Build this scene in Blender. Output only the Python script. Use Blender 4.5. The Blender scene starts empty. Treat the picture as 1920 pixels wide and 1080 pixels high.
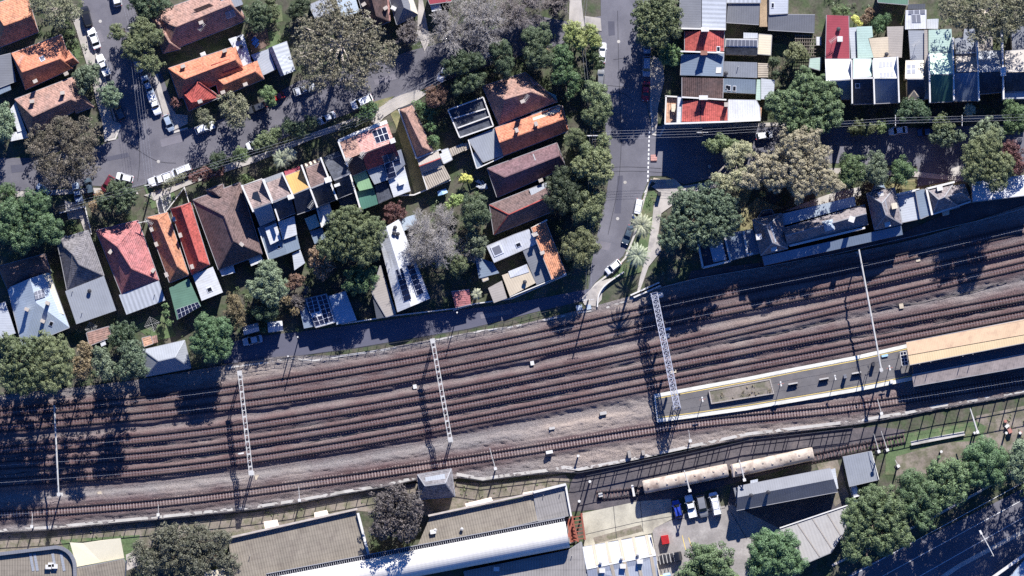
import bpy, math, random
import numpy as np
from mathutils import Vector, Matrix
R = math.radians
S = 0.11                      # metres per photo pixel on the ground
CH, CY = 1500.0, -70.0        # survey camera height and its southing
scene = bpy.context.scene
COL = scene.collection
rnd = random.Random(7)

def P(px, py, z=0.0):
    """survey coordinate: the place at height z seen at photo pixel (px, py)"""
    gx, gy = (px-960)*S, (540-py)*S
    k = (CH-z)/CH
    return Vector((gx*k, CY+(gy-CY)*k, z))

# ------------------------------------------------------------------ materials
def nd(nt, typ, **kw):
    n = nt.nodes.new(typ)
    for k, v in kw.items(): setattr(n, k, v)
    return n
def mth(nt, op, a, b=None, c=None):
    n = nd(nt, 'ShaderNodeMath', operation=op)
    for i, v in enumerate((a, b, c)):
        if v is None: continue
        if hasattr(v, 'links'): nt.links.new(v, n.inputs[i])
        else: n.inputs[i].default_value = v
    return n.outputs[0]
def noise(nt, vec, scale, detail=3, rough=.6):
    n = nd(nt, 'ShaderNodeTexNoise'); n.inputs['Scale'].default_value = scale
    n.inputs['Detail'].default_value = detail; n.inputs['Roughness'].default_value = rough
    nt.links.new(vec, n.inputs['Vector']); return n.outputs['Fac']
CACHE = {}
def mat(name, col, a1=.25, s1=.35, a2=.2, s2=4., stripe=None, pitch=.4, sa=.2, rough=.8,
        col2=None, s3=.5, lo=.5, hi=.7, metal=0., bump=0., spec=.3, cell=0., lap=0.):
    """weathered surface: broad blotches (a1), fine mottling (a2), courses or ribs along UV, a second stain colour"""
    if name in CACHE: return CACHE[name]
    m = bpy.data.materials.new(name); m.use_nodes = True; nt = m.node_tree
    b = nt.nodes['Principled BSDF']; L = nt.links
    pos = nd(nt, 'ShaderNodeNewGeometry').outputs['Position']
    n1 = noise(nt, pos, s1, 4); n2 = noise(nt, pos, s2, 3, .7)
    f = mth(nt, 'MULTIPLY_ADD', mth(nt, 'SUBTRACT', n1, .5), a1*4, 1.)
    f = mth(nt, 'ADD', f, mth(nt, 'MULTIPLY', mth(nt, 'SUBTRACT', n2, .5), a2*4))
    if stripe or cell or lap:
        uv = nd(nt, 'ShaderNodeUVMap').outputs['UV']
        sx = nd(nt, 'ShaderNodeSeparateXYZ'); L.new(uv, sx.inputs[0])
    if stripe:
        c = sx.outputs['X' if stripe == 'u' else 'Y']
        w = mth(nt, 'SINE', mth(nt, 'MULTIPLY', c, 2*math.pi/pitch))
        f = mth(nt, 'ADD', f, mth(nt, 'MULTIPLY', w, sa))
    if cell:      # single tiles differ a little in colour
        wn = nd(nt, 'ShaderNodeTexWhiteNoise', noise_dimensions='2D')
        cb = nd(nt, 'ShaderNodeCombineXYZ')
        L.new(mth(nt, 'FLOOR', mth(nt, 'DIVIDE', sx.outputs['X'], .3)), cb.inputs[0])
        L.new(mth(nt, 'FLOOR', mth(nt, 'DIVIDE', sx.outputs['Y'], pitch)), cb.inputs[1])
        L.new(cb.outputs[0], wn.inputs['Vector'])
        f = mth(nt, 'ADD', f, mth(nt, 'MULTIPLY', mth(nt, 'SUBTRACT', wn.outputs['Value'], .5), cell))
    if lap:       # sheet end laps
        fr = mth(nt, 'FRACT', mth(nt, 'DIVIDE', sx.outputs['Y'], lap)); f = mth(nt, 'MULTIPLY', f, mth(nt, 'MULTIPLY_ADD', mth(nt, 'LESS_THAN', fr, .17), -.1, 1.))
    f = mth(nt, 'MAXIMUM', f, .15)
    base = None
    if col2:
        n3 = noise(nt, pos, s3, 5, .65)
        mr = nd(nt, 'ShaderNodeMapRange'); L.new(n3, mr.inputs['Value'])
        mr.inputs['From Min'].default_value = lo; mr.inputs['From Max'].default_value = hi
        mx = nd(nt, 'ShaderNodeMix', data_type='RGBA'); L.new(mr.outputs[0], mx.inputs['Factor'])
        mx.inputs['A'].default_value = (*col, 1); mx.inputs['B'].default_value = (*col2, 1)
        base = mx.outputs['Result']
    sc = nd(nt, 'ShaderNodeVectorMath', operation='SCALE')
    if base: L.new(base, sc.inputs[0])
    else: sc.inputs[0].default_value = col
    L.new(f, sc.inputs['Scale']); L.new(sc.outputs[0], b.inputs['Base Color'])
    b.inputs['Roughness'].default_value = rough; b.inputs['Metallic'].default_value = metal
    b.inputs['Specular IOR Level'].default_value = spec
    if bump:
        bp = nd(nt, 'ShaderNodeBump'); bp.inputs['Strength'].default_value = bump
        bp.inputs['Distance'].default_value = .15; L.new(n2, bp.inputs['Height']); L.new(bp.outputs[0], b.inputs['Normal'])
    CACHE[name] = m; return m
def tile(name, col, col2=None, sa=.3, **k): 
    return mat(name, col, .2, .5, .16, 3., 'v', .42, sa, .85, col2 or tuple(c*.72 for c in col), .8, .48, .68, cell=.5, **k)
def tin(name, col, pitch=.5, sa=.07, rough=.55, a1=.1, **k):
    return mat(name, col, a1, .4, .06, 3., 'u', pitch, sa, rough, **k)
def leafmat(name, c1, c2, c3=None):
    if name in CACHE: return CACHE[name]
    m = bpy.data.materials.new(name); m.use_nodes = True; nt = m.node_tree; L = nt.links
    b = nt.nodes['Principled BSDF']; g = nd(nt, 'ShaderNodeNewGeometry')
    mx = nd(nt, 'ShaderNodeMix', data_type='RGBA'); L.new(g.outputs['Random Per Island'], mx.inputs['Factor'])
    mx.inputs['A'].default_value = (*[c*.7 for c in c1], 1); mx.inputs['B'].default_value = (*[c*1.15 for c in c2], 1)
    n = noise(nt, g.outputs['Position'], .45, 3)
    mr = nd(nt, 'ShaderNodeMapRange'); L.new(n, mr.inputs['Value']); mr.inputs['From Min'].default_value = .45; mr.inputs['From Max'].default_value = .68; mr.inputs['To Max'].default_value = .7
    m2 = nd(nt, 'ShaderNodeMix', data_type='RGBA'); L.new(mr.outputs[0], m2.inputs['Factor'])
    L.new(mx.outputs['Result'], m2.inputs['A']); m2.inputs['B'].default_value = (*(c3 or c2), 1)
    oi = nd(nt, 'ShaderNodeObjectInfo'); hs = nd(nt, 'ShaderNodeHueSaturation'); L.new(m2.outputs['Result'], hs.inputs['Color'])
    L.new(mth(nt, 'MULTIPLY_ADD', oi.outputs['Random'], .6, .72), hs.inputs['Value']); L.new(mth(nt, 'MULTIPLY_ADD', mth(nt, 'FRACT', mth(nt, 'MULTIPLY', oi.outputs['Random'], 7.3)), .05, .475), hs.inputs['Hue'])
    L.new(hs.outputs[0], b.inputs['Base Color']); b.inputs['Roughness'].default_value = .6
    b.inputs['Specular IOR Level'].default_value = .35
    CACHE[name] = m; return m
def paint(name, col, rough=.3, metal=0., coat=0.):
    if name in CACHE: return CACHE[name]
    m = bpy.data.materials.new(name); m.use_nodes = True; b = m.node_tree.nodes['Principled BSDF']
    n1 = noise(m.node_tree, nd(m.node_tree, 'ShaderNodeTexCoord').outputs['Object'], 3., 3)
    mr = nd(m.node_tree, 'ShaderNodeMapRange'); m.node_tree.links.new(n1, mr.inputs['Value'])
    mr.inputs['To Min'].default_value = max(0, rough-.1); mr.inputs['To Max'].default_value = rough+.12
    m.node_tree.links.new(mr.outputs[0], b.inputs['Roughness'])
    b.inputs['Base Color'].default_value = (*col, 1); b.inputs['Metallic'].default_value = metal
    b.inputs['Coat Weight'].default_value = coat
    CACHE[name] = m; return m

M = {}
M['orange'] = tile('orange_terracotta_tile', (.43, .17, .10), (.36, .165, .11))
M['orange_old'] = tile('weathered_orange_tile', (.42, .19, .11), (.30, .15, .10))
M['peach'] = tile('faded_peach_tile', (.46, .27, .18), (.36, .22, .16))
M['pinkbrown'] = tile('faded_pink_brown_tile', (.29, .175, .14), (.20, .135, .115))
M['pink'] = tile('faded_pink_tile', (.42, .225, .195), (.32, .18, .165))
M['red'] = tile('crimson_tile', (.34, .13, .125), (.27, .12, .118))
M['brightred'] = tile('bright_red_tile', (.35, .078, .064), (.28, .075, .065))
M['brickred'] = tile('brick_red_tile', (.34, .075, .062), (.27, .06, .055))
M['brown'] = tile('brown_tile', (.135, .092, .085), (.095, .07, .068))
M['choc'] = tile('dark_brown_tile', (.075, .048, .045), (.055, .04, .04))
M['pinkgrey'] = tile('pink_grey_tile', (.205, .155, .145), (.155, .12, .115))
M['mauve'] = tile('mauve_brown_tile', (.15, .09, .097), (.115, .075, .08), sa=.12)
M['greytile'] = tile('grey_tile', (.165, .155, .16), (.115, .11, .118))
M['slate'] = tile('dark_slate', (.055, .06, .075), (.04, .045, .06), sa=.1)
M['bluegrey'] = tin('blue_grey_tin', (.16, .20, .25))
M['darktin'] = tin('charcoal_tin', (.06, .066, .08))
M['greytin'] = tin('grey_tin', (.24, .255, .28))
M['midtin'] = tin('mid_grey_tin', (.16, .165, .18))
M['ribtin'] = tin('ribbed_pale_tin', (.34, .36, .39), .9, .16)
M['paletin'] = tin('pale_tin', (.38, .40, .43))
M['palebl'] = tin('pale_blue_tin', (.33, .385, .44))
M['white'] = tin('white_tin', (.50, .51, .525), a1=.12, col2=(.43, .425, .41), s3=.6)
M['cream'] = tin('cream_tin', (.55, .49, .37), a1=.07)
M['canopy'] = tin('canopy_apricot_tin', (.50, .355, .225), .35, .05, col2=(.42, .285, .185), s3=.7)
M['canopyhi'] = tin('canopy_cream_sheet', (.60, .46, .27), a1=.06)
M['canopylow'] = tin('old_stained_tin', (.29, .245, .225), .35, .1, a1=.2, col2=(.19, .165, .155), s3=1.2)
M['taupe'] = tin('taupe_tin', (.30, .27, .24))
M['beige'] = tin('beige_tin', (.46, .39, .29))
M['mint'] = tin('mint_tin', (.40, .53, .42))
M['paleg'] = tin('pale_green_tin', (.33, .43, .38))
M['green'] = tin('green_tin', (.095, .175, .125), a1=.16)
M['lgreen'] = tin('light_green_tin', (.22, .36, .20))
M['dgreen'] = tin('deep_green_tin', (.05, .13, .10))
M['yellow'] = tin('ochre_yellow_tin', (.40, .245, .085))
M['maroon'] = tin('maroon_tin', (.25, .045, .06))
M['khaki'] = tin('khaki_ribbed_sheet', (.205, .178, .14), .55, .16, a1=.16, col2=(.165, .14, .112), s3=.5, lap=1.05)
M['greyrib'] = tin('grey_ribbed_sheet', (.23, .215, .20), .55, .12, a1=.14, lap=2.1)
M['yardroof'] = tin('pale_yard_canopy_sheet', (.36, .345, .325), .7, .05, a1=.14, col2=(.29, .275, .26), s3=.4)
M['siding'] = mat('siding_ballast', (.082, .073, .078), .25, .3, .3, 3., col2=(.11, .092, .09), s3=.3)
M['stationtile'] = tile('station_roof_tile', (.20, .175, .175), (.15, .135, .14), sa=.1)
M['vault'] = mat('white_vault_sheet', (.60, .575, .52), .07, .3, .04, 3., 'u', .9, .03, .5)
M['lattice'] = tin('timber_slats', (.30, .26, .21), .45, .45, a1=.25)
M['walls'] = mat('rendered_wall', (.42, .38, .33), .2, .5, .12, 5.)
M['brick'] = mat('brick_wall', (.24, .12, .085), .2, .6, .15, 6., 'v', .086, .1)
M['chimney'] = mat('rendered_chimney', (.40, .35, .30), .2, .6, .12, 5.)
M['awningp'] = mat('pale_awning_sheet', (.58, .48, .40), .06, .5, .05, 4.)
M['parapet'] = mat('painted_parapet', (.56, .545, .51), .14, .6, .08, 5.)
M['gutter'] = mat('grey_gutter', (.26, .26, .27), .1, .5, .05, 5.)
M['conc'] = mat('concrete', (.42, .40, .37), .16, .35, .1, 5., col2=(.30, .28, .25), s3=.3)
M['conc_yard'] = mat('stained_yard_concrete', (.39, .365, .29), .2, .25, .1, 4., col2=(.25, .23, .185), s3=.16, lo=.45, hi=.65)
M['yard'] = mat('yard_bitumen', (.25, .23, .215), .25, .2, .15, 3., col2=(.36, .335, .31), s3=.25)
M['path'] = mat('footpath', (.38, .35, .32), .2, .3, .12, 5., col2=(.27, .25, .24), s3=.5)
M['kerb'] = mat('kerb_stone', (.46, .43, .39), .2, .5, .1, 5.)
M['asphalt'] = mat('asphalt', (.12, .118, .14), .16, .12, .16, 7., col2=(.142, .139, .16), s3=.12, lo=.42, hi=.62)
M['asphalt2'] = mat('old_asphalt', (.13, .125, .142), .17, .1, .16, 6., col2=(.10, .097, .115), s3=.16, lo=.45, hi=.65)
M['laneasph'] = mat('lane_asphalt', (.09, .09, .12), .12, .15, .12, 6.)
M['soil'] = mat('garden_soil', (.085, .078, .06), .35, .25, .3, 2., col2=(.055, .075, .035), s3=.35, lo=.42, hi=.6)
M['dirt'] = mat('verge_dirt', (.20, .17, .14), .3, .3, .25, 3., col2=(.12, .115, .075), s3=.4, lo=.45, hi=.6)
M['grass'] = mat('lawn_grass', (.085, .125, .055), .3, .3, .3, 3., col2=(.14, .135, .08), s3=.35, lo=.5, hi=.66)
M['dry'] = mat('dry_grass', (.215, .195, .105), .3, .3, .3, 3., col2=(.12, .135, .06), s3=.4, lo=.5, hi=.66)
M['bitplat'] = mat('platform_asphalt', (.125, .118, .118), .16, .25, .12, 5., col2=(.095, .09, .092), s3=.3)
M['edgew'] = mat('platform_edge_white', (.56, .545, .48), .18, .5, .08, 5.)
M['yline'] = mat('yellow_line', (.62, .47, .15), .2, .6, .15, 5.)
M['wline'] = mat('white_line', (.75, .75, .73), .2, .8, .15, 5.)
M['rail'] = mat('rail_steel', (.022, .018, .02), .2, .5, .1, 5., rough=.5, metal=.0)
M['railtop'] = mat('polished_rail_head', (.05, .042, .045), .1, .5, .1, 5., rough=.4, metal=.3)
M['sleeper'] = mat('sleeper_concrete', (.145, .098, .093), .3, .4, .25, 2.)
M['sleeperc'] = mat('pale_sleeper_concrete', (.26, .195, .175), .3, .4, .25, 2.)
M['galv'] = mat('galvanised_steel', (.42, .41, .385), .12, .8, .1, 5., rough=.55)
M['galvb'] = mat('weathered_lattice_steel', (.34, .35, .40), .2, .8, .15, 5., rough=.6)
M['darksteel'] = mat('dark_steel', (.035, .035, .042), .15, .8, .1, 5., rough=.6)
M['wire'] = mat('aluminium_cable', (.30, .31, .34), .1, .8, .1, 5., rough=.45)
M['timber'] = mat('pole_timber', (.20, .17, .14), .2, .8, .2, 5.)
M['bark'] = mat('bark', (.13, .105, .085), .25, .6, .2, 4.)
M['palebark'] = mat('pale_gum_bark', (.42, .37, .31), .25, .6, .15, 4.)
M['twig'] = mat('grey_twigs', (.37, .345, .325), .15, .5, .2, 3.)
M['twigb'] = mat('brown_twigs', (.265, .235, .225), .15, .5, .2, 3.)
M['glass'] = paint('dark_glass', (.012, .014, .018), .12)
M['tyre'] = paint('tyre_rubber', (.018, .018, .02), .8)
M['lamp'] = paint('lamp_lens', (.75, .75, .72), .2)
M['pv'] = paint('solar_cell', (.012, .015, .035), .22)
M['pvgrey'] = paint('hazy_solar_cell', (.16, .165, .19), .3)
M['frame'] = paint('aluminium_frame', (.62, .63, .66), .4)
M['redp'] = paint('red_paint', (.55, .03, .03), .45)
M['redsteel'] = mat('red_oxide_steel', (.24, .075, .05), .2, .6, .15, 4.)
M['bluep'] = paint('blue_paint', (.06, .20, .55), .45)
M['skyp'] = paint('pale_blue_plastic', (.30, .48, .66), .5)
M['sail'] = mat('shade_cloth', (.60, .55, .41), .05, .3, .04, 2., rough=.9)
M['pebble'] = mat('pebble_roof', (.33, .24, .15), .25, .5, .4, 6.)
M['deck'] = mat('deck_timber', (.14, .095, .08), .2, .5, .15, 3., 'u', .3, .2)
M['wagon'] = mat('wagon_roof_cream', (.44, .37, .295), .25, .35, .14, 3., col2=(.25, .19, .15), s3=.55, lo=.47, hi=.66, rough=.6)
M['orangep'] = paint('hivis_orange', (.36, .15, .12), .6)
M['skin'] = paint('skin', (.48, .28, .2), .6)

# ------------------------------------------------------------------ objects
ORG = {}
def worigin(o): return ORG[o.name] if o else Vector((0, 0, 0))
def tag(o, label=None, cat=None, group=None, kind=None):
    if label: o['label'] = label
    if cat: o['category'] = cat
    if group: o['group'] = group
    if kind: o['kind'] = kind
    return o
def thing(name, label, cat, loc, rz=0., group=None):
    o = bpy.data.objects.new(name, None); COL.objects.link(o)
    o.location = loc; o.rotation_euler = (0, 0, rz); o.empty_display_size = .5
    ORG[o.name] = Vector(loc); return tag(o, label, cat, group)
def autouv(me):
    uv = me.uv_layers.new(name='UVMap').data
    for p in me.polygons:
        n = p.normal
        if abs(n.z) > .995:
            best = None
            for a, b in p.edge_keys:
                d = me.vertices[b].co-me.vertices[a].co
                if best is None or d.length > best.length: best = d
            u = Vector((best.x, best.y, 0)).normalized() if best.length > 1e-6 else Vector((1, 0, 0))
        else: u = Vector((-n.y, n.x, 0)).normalized()
        v = n.cross(u)
        for li in p.loop_indices:
            c = me.vertices[me.loops[li].vertex_index].co
            uv[li].uv = (c.dot(u), c.dot(v))
def mesh(name, V, F, m, parent=None, local=False, smooth=False, uv=True):
    V = [Vector(v) for v in V]
    if parent: org = Vector((0, 0, 0)) if local else worigin(parent)
    elif local: org = Vector((0, 0, 0))
    else:
        xs = [v.x for v in V]; ys = [v.y for v in V]
        org = Vector(((min(xs)+max(xs))/2, (min(ys)+max(ys))/2, min(v.z for v in V)))
    me = bpy.data.meshes.new(name); me.from_pydata([v-org for v in V], [], F)
    if isinstance(m, str): m = M[m]
    me.materials.append(m)
    if uv: autouv(me)
    if smooth: me.polygons.foreach_set('use_smooth', [True]*len(me.polygons))
    o = bpy.data.objects.new(name, me); COL.objects.link(o)
    if parent: o.parent = parent; ORG[o.name] = worigin(parent).copy()
    else: o.location = org; ORG[o.name] = org
    return o
SPLIT = {'post', 'leg', 'gutter', 'column', 'beam', 'boards', 'pole', 'insulator', 'cross_bar', 'roof_ventilator', 'roof_equipment', 'lamp', 'platform_edge', 'boards'}
class MB:
    def __init__(s): s.V = []; s.F = []; s.I = []
    def add(s, V, F):
        k = len(s.V); s.I.append((k, len(s.F))); s.V += [Vector(v) for v in V]; s.F += [tuple(i+k for i in f) for f in F]; return s
    def box(s, c, d, rz=0., top=1.):
        c = Vector(c); x, y, z = d[0]/2, d[1]/2, d[2]/2; co, si = math.cos(rz), math.sin(rz); V = []
        for sz in (-1, 1):
            t = top if sz > 0 else 1.
            for sx, sy in ((-1, -1), (1, -1), (1, 1), (-1, 1)):
                a, b = sx*x*t, sy*y*t; V.append(c+Vector((a*co-b*si, a*si+b*co, sz*z)))
        return s.add(V, [(3, 2, 1, 0), (4, 5, 6, 7), (0, 1, 5, 4), (1, 2, 6, 5), (2, 3, 7, 6), (3, 0, 4, 7)])
    def bar(s, p, q, w, h=None):
        """square-section bar from p to q"""
        p, q = Vector(p), Vector(q); h = h or w; d = (q-p)
        if d.length < 1e-6: return s
        d.normalize(); u = d.cross(Vector((0, 0, 1)))
        u = Vector((1, 0, 0)) if u.length < 1e-3 else u.normalized(); v = u.cross(d)
        V = [e+u*a*w/2+v*b*h/2 for e in (p, q) for a, b in ((-1, -1), (1, -1), (1, 1), (-1, 1))]
        return s.add(V, [(3, 2, 1, 0), (4, 5, 6, 7), (0, 1, 5, 4), (1, 2, 6, 5), (2, 3, 7, 6), (3, 0, 4, 7)])
    def tube(s, pts, rad, n=6, cap=True):
        pts = [Vector(p) for p in pts]; k = len(pts)
        if not hasattr(rad, '__len__'): rad = [rad]*k
        V = []; F = []
        for i, p in enumerate(pts):
            d = (pts[min(i+1, k-1)]-pts[max(i-1, 0)]).normalized()
            u = d.cross(Vector((0, 0, 1))); u = Vector((1, 0, 0)) if u.length < 1e-2 else u.normalized(); v = d.cross(u)
            V += [p+(u*math.cos(2*math.pi*j/n)+v*math.sin(2*math.pi*j/n))*rad[i] for j in range(n)]
        for i in range(k-1):
            F += [(i*n+j, i*n+(j+1) % n, (i+1)*n+(j+1) % n, (i+1)*n+j) for j in range(n)]
        if cap: F += [tuple(range(n-1, -1, -1)), tuple((k-1)*n+j for j in range(n))]
        return s.add(V, F)
    def prism(s, poly, z0, z1):
        """upright prism over world-xy polygon; z1 may be a list"""
        poly = [Vector((p[0], p[1], 0)) for p in poly]; n = len(poly)
        a = sum(poly[i].x*poly[(i+1) % n].y-poly[(i+1) % n].x*poly[i].y for i in range(n))
        zz = list(z1) if hasattr(z1, '__len__') else [z1]*n
        if a < 0: poly.reverse(); zz.reverse()
        V = [Vector((p.x, p.y, z0)) for p in poly]+[Vector((p.x, p.y, z)) for p, z in zip(poly, zz)]
        return s.add(V, [tuple(range(n-1, -1, -1)), tuple(range(n, 2*n))]+[(i, (i+1) % n, n+(i+1) % n, n+i) for i in range(n)])
    def strip(s, pts, w, z0, z1):
        """mitred band along world polyline"""
        pts = [Vector((p[0], p[1], 0)) for p in pts]; k = len(pts); L = []; Rr = []
        for i, p in enumerate(pts):
            a = (p-pts[i-1]).normalized() if i else None; b = (pts[i+1]-p).normalized() if i < k-1 else None
            d = ((a or b)+(b or a)).normalized(); nrm = Vector((-d.y, d.x, 0)); c = max(.4, d.dot(a or b))
            L.append(p+nrm*w/2/c); Rr.append(p-nrm*w/2/c)
        V = []
        for l, r in zip(L, Rr): V += [(l.x, l.y, z0), (r.x, r.y, z0), (r.x, r.y, z1), (l.x, l.y, z1)]
        F = [(0, 1, 2, 3), ((k-1)*4+3, (k-1)*4+2, (k-1)*4+1, (k-1)*4)]
        for i in range(k-1):
            a, b = i*4, i*4+4
            F += [(a+3, a+2, b+2, b+3), (a, b, b+1, a+1), (a+1, b+1, b+2, a+2), (a, a+3, b+3, b)]
        return s.add(V, F)
    def obj(s, name, m, parent=None, local=False, smooth=False, uv=True):
        if name in SPLIT and parent and len(s.I) > 1:      # every post, leg, gutter run... is a part of its own
            ends = s.I[1:]+[(len(s.V), len(s.F))]; o = None
            for (v0, f0), (v1, f1) in zip(s.I, ends): o = mesh(name, s.V[v0:v1], [tuple(i-v0 for i in f) for f in s.F[f0:f1]], m, parent, local, smooth, uv)
            return o
        return mesh(name, s.V, s.F, m, parent, local, smooth, uv)
def px(pts, z=0.): return [P(x, y, z) for x, y in pts]
def cat_rom(pts, n=6):
    out = []; k = len(pts)
    for i in range(k-1):
        p0, p1, p2, p3 = pts[max(i-1, 0)], pts[i], pts[i+1], pts[min(i+2, k-1)]
        for j in range(n):
            t = j/n
            out.append(tuple(.5*((2*p1[a])+(-p0[a]+p2[a])*t+(2*p0[a]-5*p1[a]+4*p2[a]-p3[a])*t*t+(-p0[a]+3*p1[a]-3*p2[a]+p3[a])*t**3) for a in range(len(p1))))
    return out+[tuple(pts[-1])]
def sheet(name, pts, m, z, kind='structure'):
    o = MB().prism(px(pts), z-.06, z).obj(name, m); return tag(o, kind=kind)
def inset(poly, d):
    n = len(poly); a = sum(poly[i].x*poly[(i+1) % n].y-poly[(i+1) % n].x*poly[i].y for i in range(n)); sg = 1 if a > 0 else -1; out = []
    for i in range(n):
        p0, p1, p2 = poly[i-1], poly[i], poly[(i+1) % n]
        e1 = (p1-p0).to_2d().normalized(); e2 = (p2-p1).to_2d().normalized()
        n1 = Vector((-e1.y, e1.x))*sg; n2 = Vector((-e2.y, e2.x))*sg; b = n1+n2
        c = b.length_squared
        off = b*(2*d/c) if c > .3 else n1*d
        out.append(Vector((p1.x+off.x, p1.y+off.y, p1.z)))
    return out

# ------------------------------------------------------------------ buildings
class House:
    def __init__(s, label, at, cat='house', group=None, name='house', wall='walls'):
        s.e = thing(name, label, cat, P(*at), 0, group); s.faces = []; s.wall = wall; s.last = None; s.ang = 0.
    def _roof(s, V, faces, m, nm, caps, thick=.16):
        n = len(V); F = list(faces)
        # make every top face look up
        G = []
        for f in F:
            nr = Vector((0, 0, 0))
            for i in range(len(f)):
                a, b = V[f[i]], V[f[(i+1) % len(f)]]; nr += Vector(((a.y-b.y)*(a.z+b.z), (a.z-b.z)*(a.x+b.x), (a.x-b.x)*(a.y+b.y)))
            G.append(tuple(f) if nr.z >= 0 else tuple(reversed(f)))
        ed = {}
        for f in G:
            for i in range(len(f)): ed[(f[i], f[(i+1) % len(f)])] = 1
        bd = [(a, b) for a, b in ed if (b, a) not in ed]
        W = V+[v-Vector((0, 0, thick)) for v in V]
        A = G+[tuple(i+n for i in reversed(f)) for f in G]+[(b, a, a+n, b+n) for a, b in bd]
        r = mesh(nm, W, A, m, s.e); s.last = r
        for f in G: s.faces.append([V[i] for i in f])
        e = V[G[0][1]]-V[G[0][0]]; s.ang = math.atan2(e.y, e.x)
        if caps:
            mb = MB(); done = set()
            for a, b in ed:
                if (b, a) in ed and (b, a) not in done:
                    done.add((a, b)); mb.bar(V[a]+Vector((0, 0, .03)), V[b]+Vector((0, 0, .03)), .2, .1)
            if mb.F: mb.obj('ridge_cap', caps, r)
        mb = MB()
        for a, b in bd:
            if abs(V[a].z-V[b].z) < .05 and (V[a]-V[b]).length > 1.: 
                d = (V[b]-V[a]).normalized(); o = Vector((d.y, -d.x, 0))*.05
                mb.bar(V[a]+o-Vector((0, 0, .06)), V[b]+o-Vector((0, 0, .06)), .13, .12)
        if mb.F and nm == 'roof': mb.obj('gutter', 'gutter', r)
        return r
    def walls(s, poly, zt, z0=0., d=.35, m=None):
        q = inset(poly, d); zs = [p.z-.2 for p in poly] if zt is None else zt
        MB().prism(q, z0, zs).obj('wall', m or s.wall, s.e)
    def hip(s, c, r, ze, zr, m, caps='auto', nm='roof', wall=True, z0=0.):
        c = [Vector(q) for q in c]; rr = [Vector(q) for q in r]; best = None
        for k in range(4):          # start the corners so that each ridge end sits by its own hip
            cc = c[k:]+c[:k]; e = ((cc[3]+cc[0])/2-rr[0]).length+((cc[1]+cc[2])/2-rr[1]).length
            if best is None or e < best[0]: best = (e, cc)
        c = best[1]
        zr = ze+(zr-ze)*1.22; V = [P(x, y, ze) for x, y in c]+[P(x, y, zr) for x, y in r]
        if caps == 'auto': caps = m if isinstance(m, str) else None
        o = s._roof(V, [(0, 1, 5, 4), (1, 2, 5), (2, 3, 4, 5), (3, 0, 4)], m, nm, caps)
        if wall: s.walls(V[:4], ze-.1, z0)
        return s
    def gable(s, c, ze, zr, m, caps='auto', nm='roof', wall=True, t=.5, z0=0.):
        """ridge runs from the middle of side c3-c0 to the middle of side c1-c2"""
        zr = ze+(zr-ze)*1.22; A, B, C, D = [Vector(q) for q in c]; r0 = A.lerp(D, t); r1 = B.lerp(C, t)
        V = [P(q.x, q.y, ze) for q in (A, B, C, D)]+[P(r0.x, r0.y, zr), P(r1.x, r1.y, zr)]
        if caps == 'auto': caps = m
        s._roof(V, [(0, 1, 5, 4), (2, 3, 4, 5)], m, nm, caps)
        if wall:
            q = inset(V[:4], .3); a, b, c_, d = q; mb = MB().prism(q, z0, ze-.12)
            for p0, p1, r in ((a, d, V[4]), (b, c_, V[5])):
                rr = Vector(((p0.x+p1.x)/2, (p0.y+p1.y)/2, zr-.25)); e = (p1-p0).normalized(); nn = Vector((-e.y, e.x, 0))*.1
                T = [Vector((p0.x, p0.y, ze-.12)), Vector((p1.x, p1.y, ze-.12)), p0.lerp(p1, t)]; T[2] = Vector((T[2].x, T[2].y, zr-.25))
                mb.add([x-nn for x in T]+[x+nn for x in T], [(0, 1, 2), (5, 4, 3), (0, 3, 4, 1), (1, 4, 5, 2), (2, 5, 3, 0)])
            mb.obj('wall', s.wall, s.e)
        return s
    def mono(s, c, z, m, nm='roof', wall=True, z0=0., d=.12):
        zs = z if hasattr(z, '__len__') else [z]*len(c)
        V = [P(x, y, q) for (x, y), q in zip(c, zs)]
        s._roof(V, [tuple(range(len(V)))], m, nm, None)
        if wall: s.walls(V, None, z0, d)
        return s
    def z(s, x, y, dflt=5.):
        z = dflt
        for _ in range(3):
            p = P(x, y, z); best = None
            for f in s.faces:
                ins = True; sg = 0
                for i in range(len(f)):
                    a, b = f[i], f[(i+1) % len(f)]; cr = (b.x-a.x)*(p.y-a.y)-(b.y-a.y)*(p.x-a.x)
                    if abs(cr) < 1e-9: continue
                    if sg == 0: sg = 1 if cr > 0 else -1
                    elif (cr > 0) != (sg > 0): ins = False; break
                if ins:
                    nr = (f[1]-f[0]).cross(f[2]-f[0])
                    if abs(nr.z) < 1e-6: continue
                    zz = f[0].z-((p.x-f[0].x)*nr.x+(p.y-f[0].y)*nr.y)/nr.z
                    if best is None or zz > best: best = zz
            if best is None:      # just outside the roof edge: carry on the nearest slope
                if not s.faces: return dflt
                f = min(s.faces, key=lambda g: min((((g[i]+g[(i+1) % len(g)])/2).to_2d()-p.to_2d()).length for i in range(len(g))))
                nr = (f[1]-f[0]).cross(f[2]-f[0])
                if abs(nr.z) < 1e-6: return dflt
                best = f[0].z-((p.x-f[0].x)*nr.x+(p.y-f[0].y)*nr.y)/nr.z
            z = best
        return z
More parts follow.
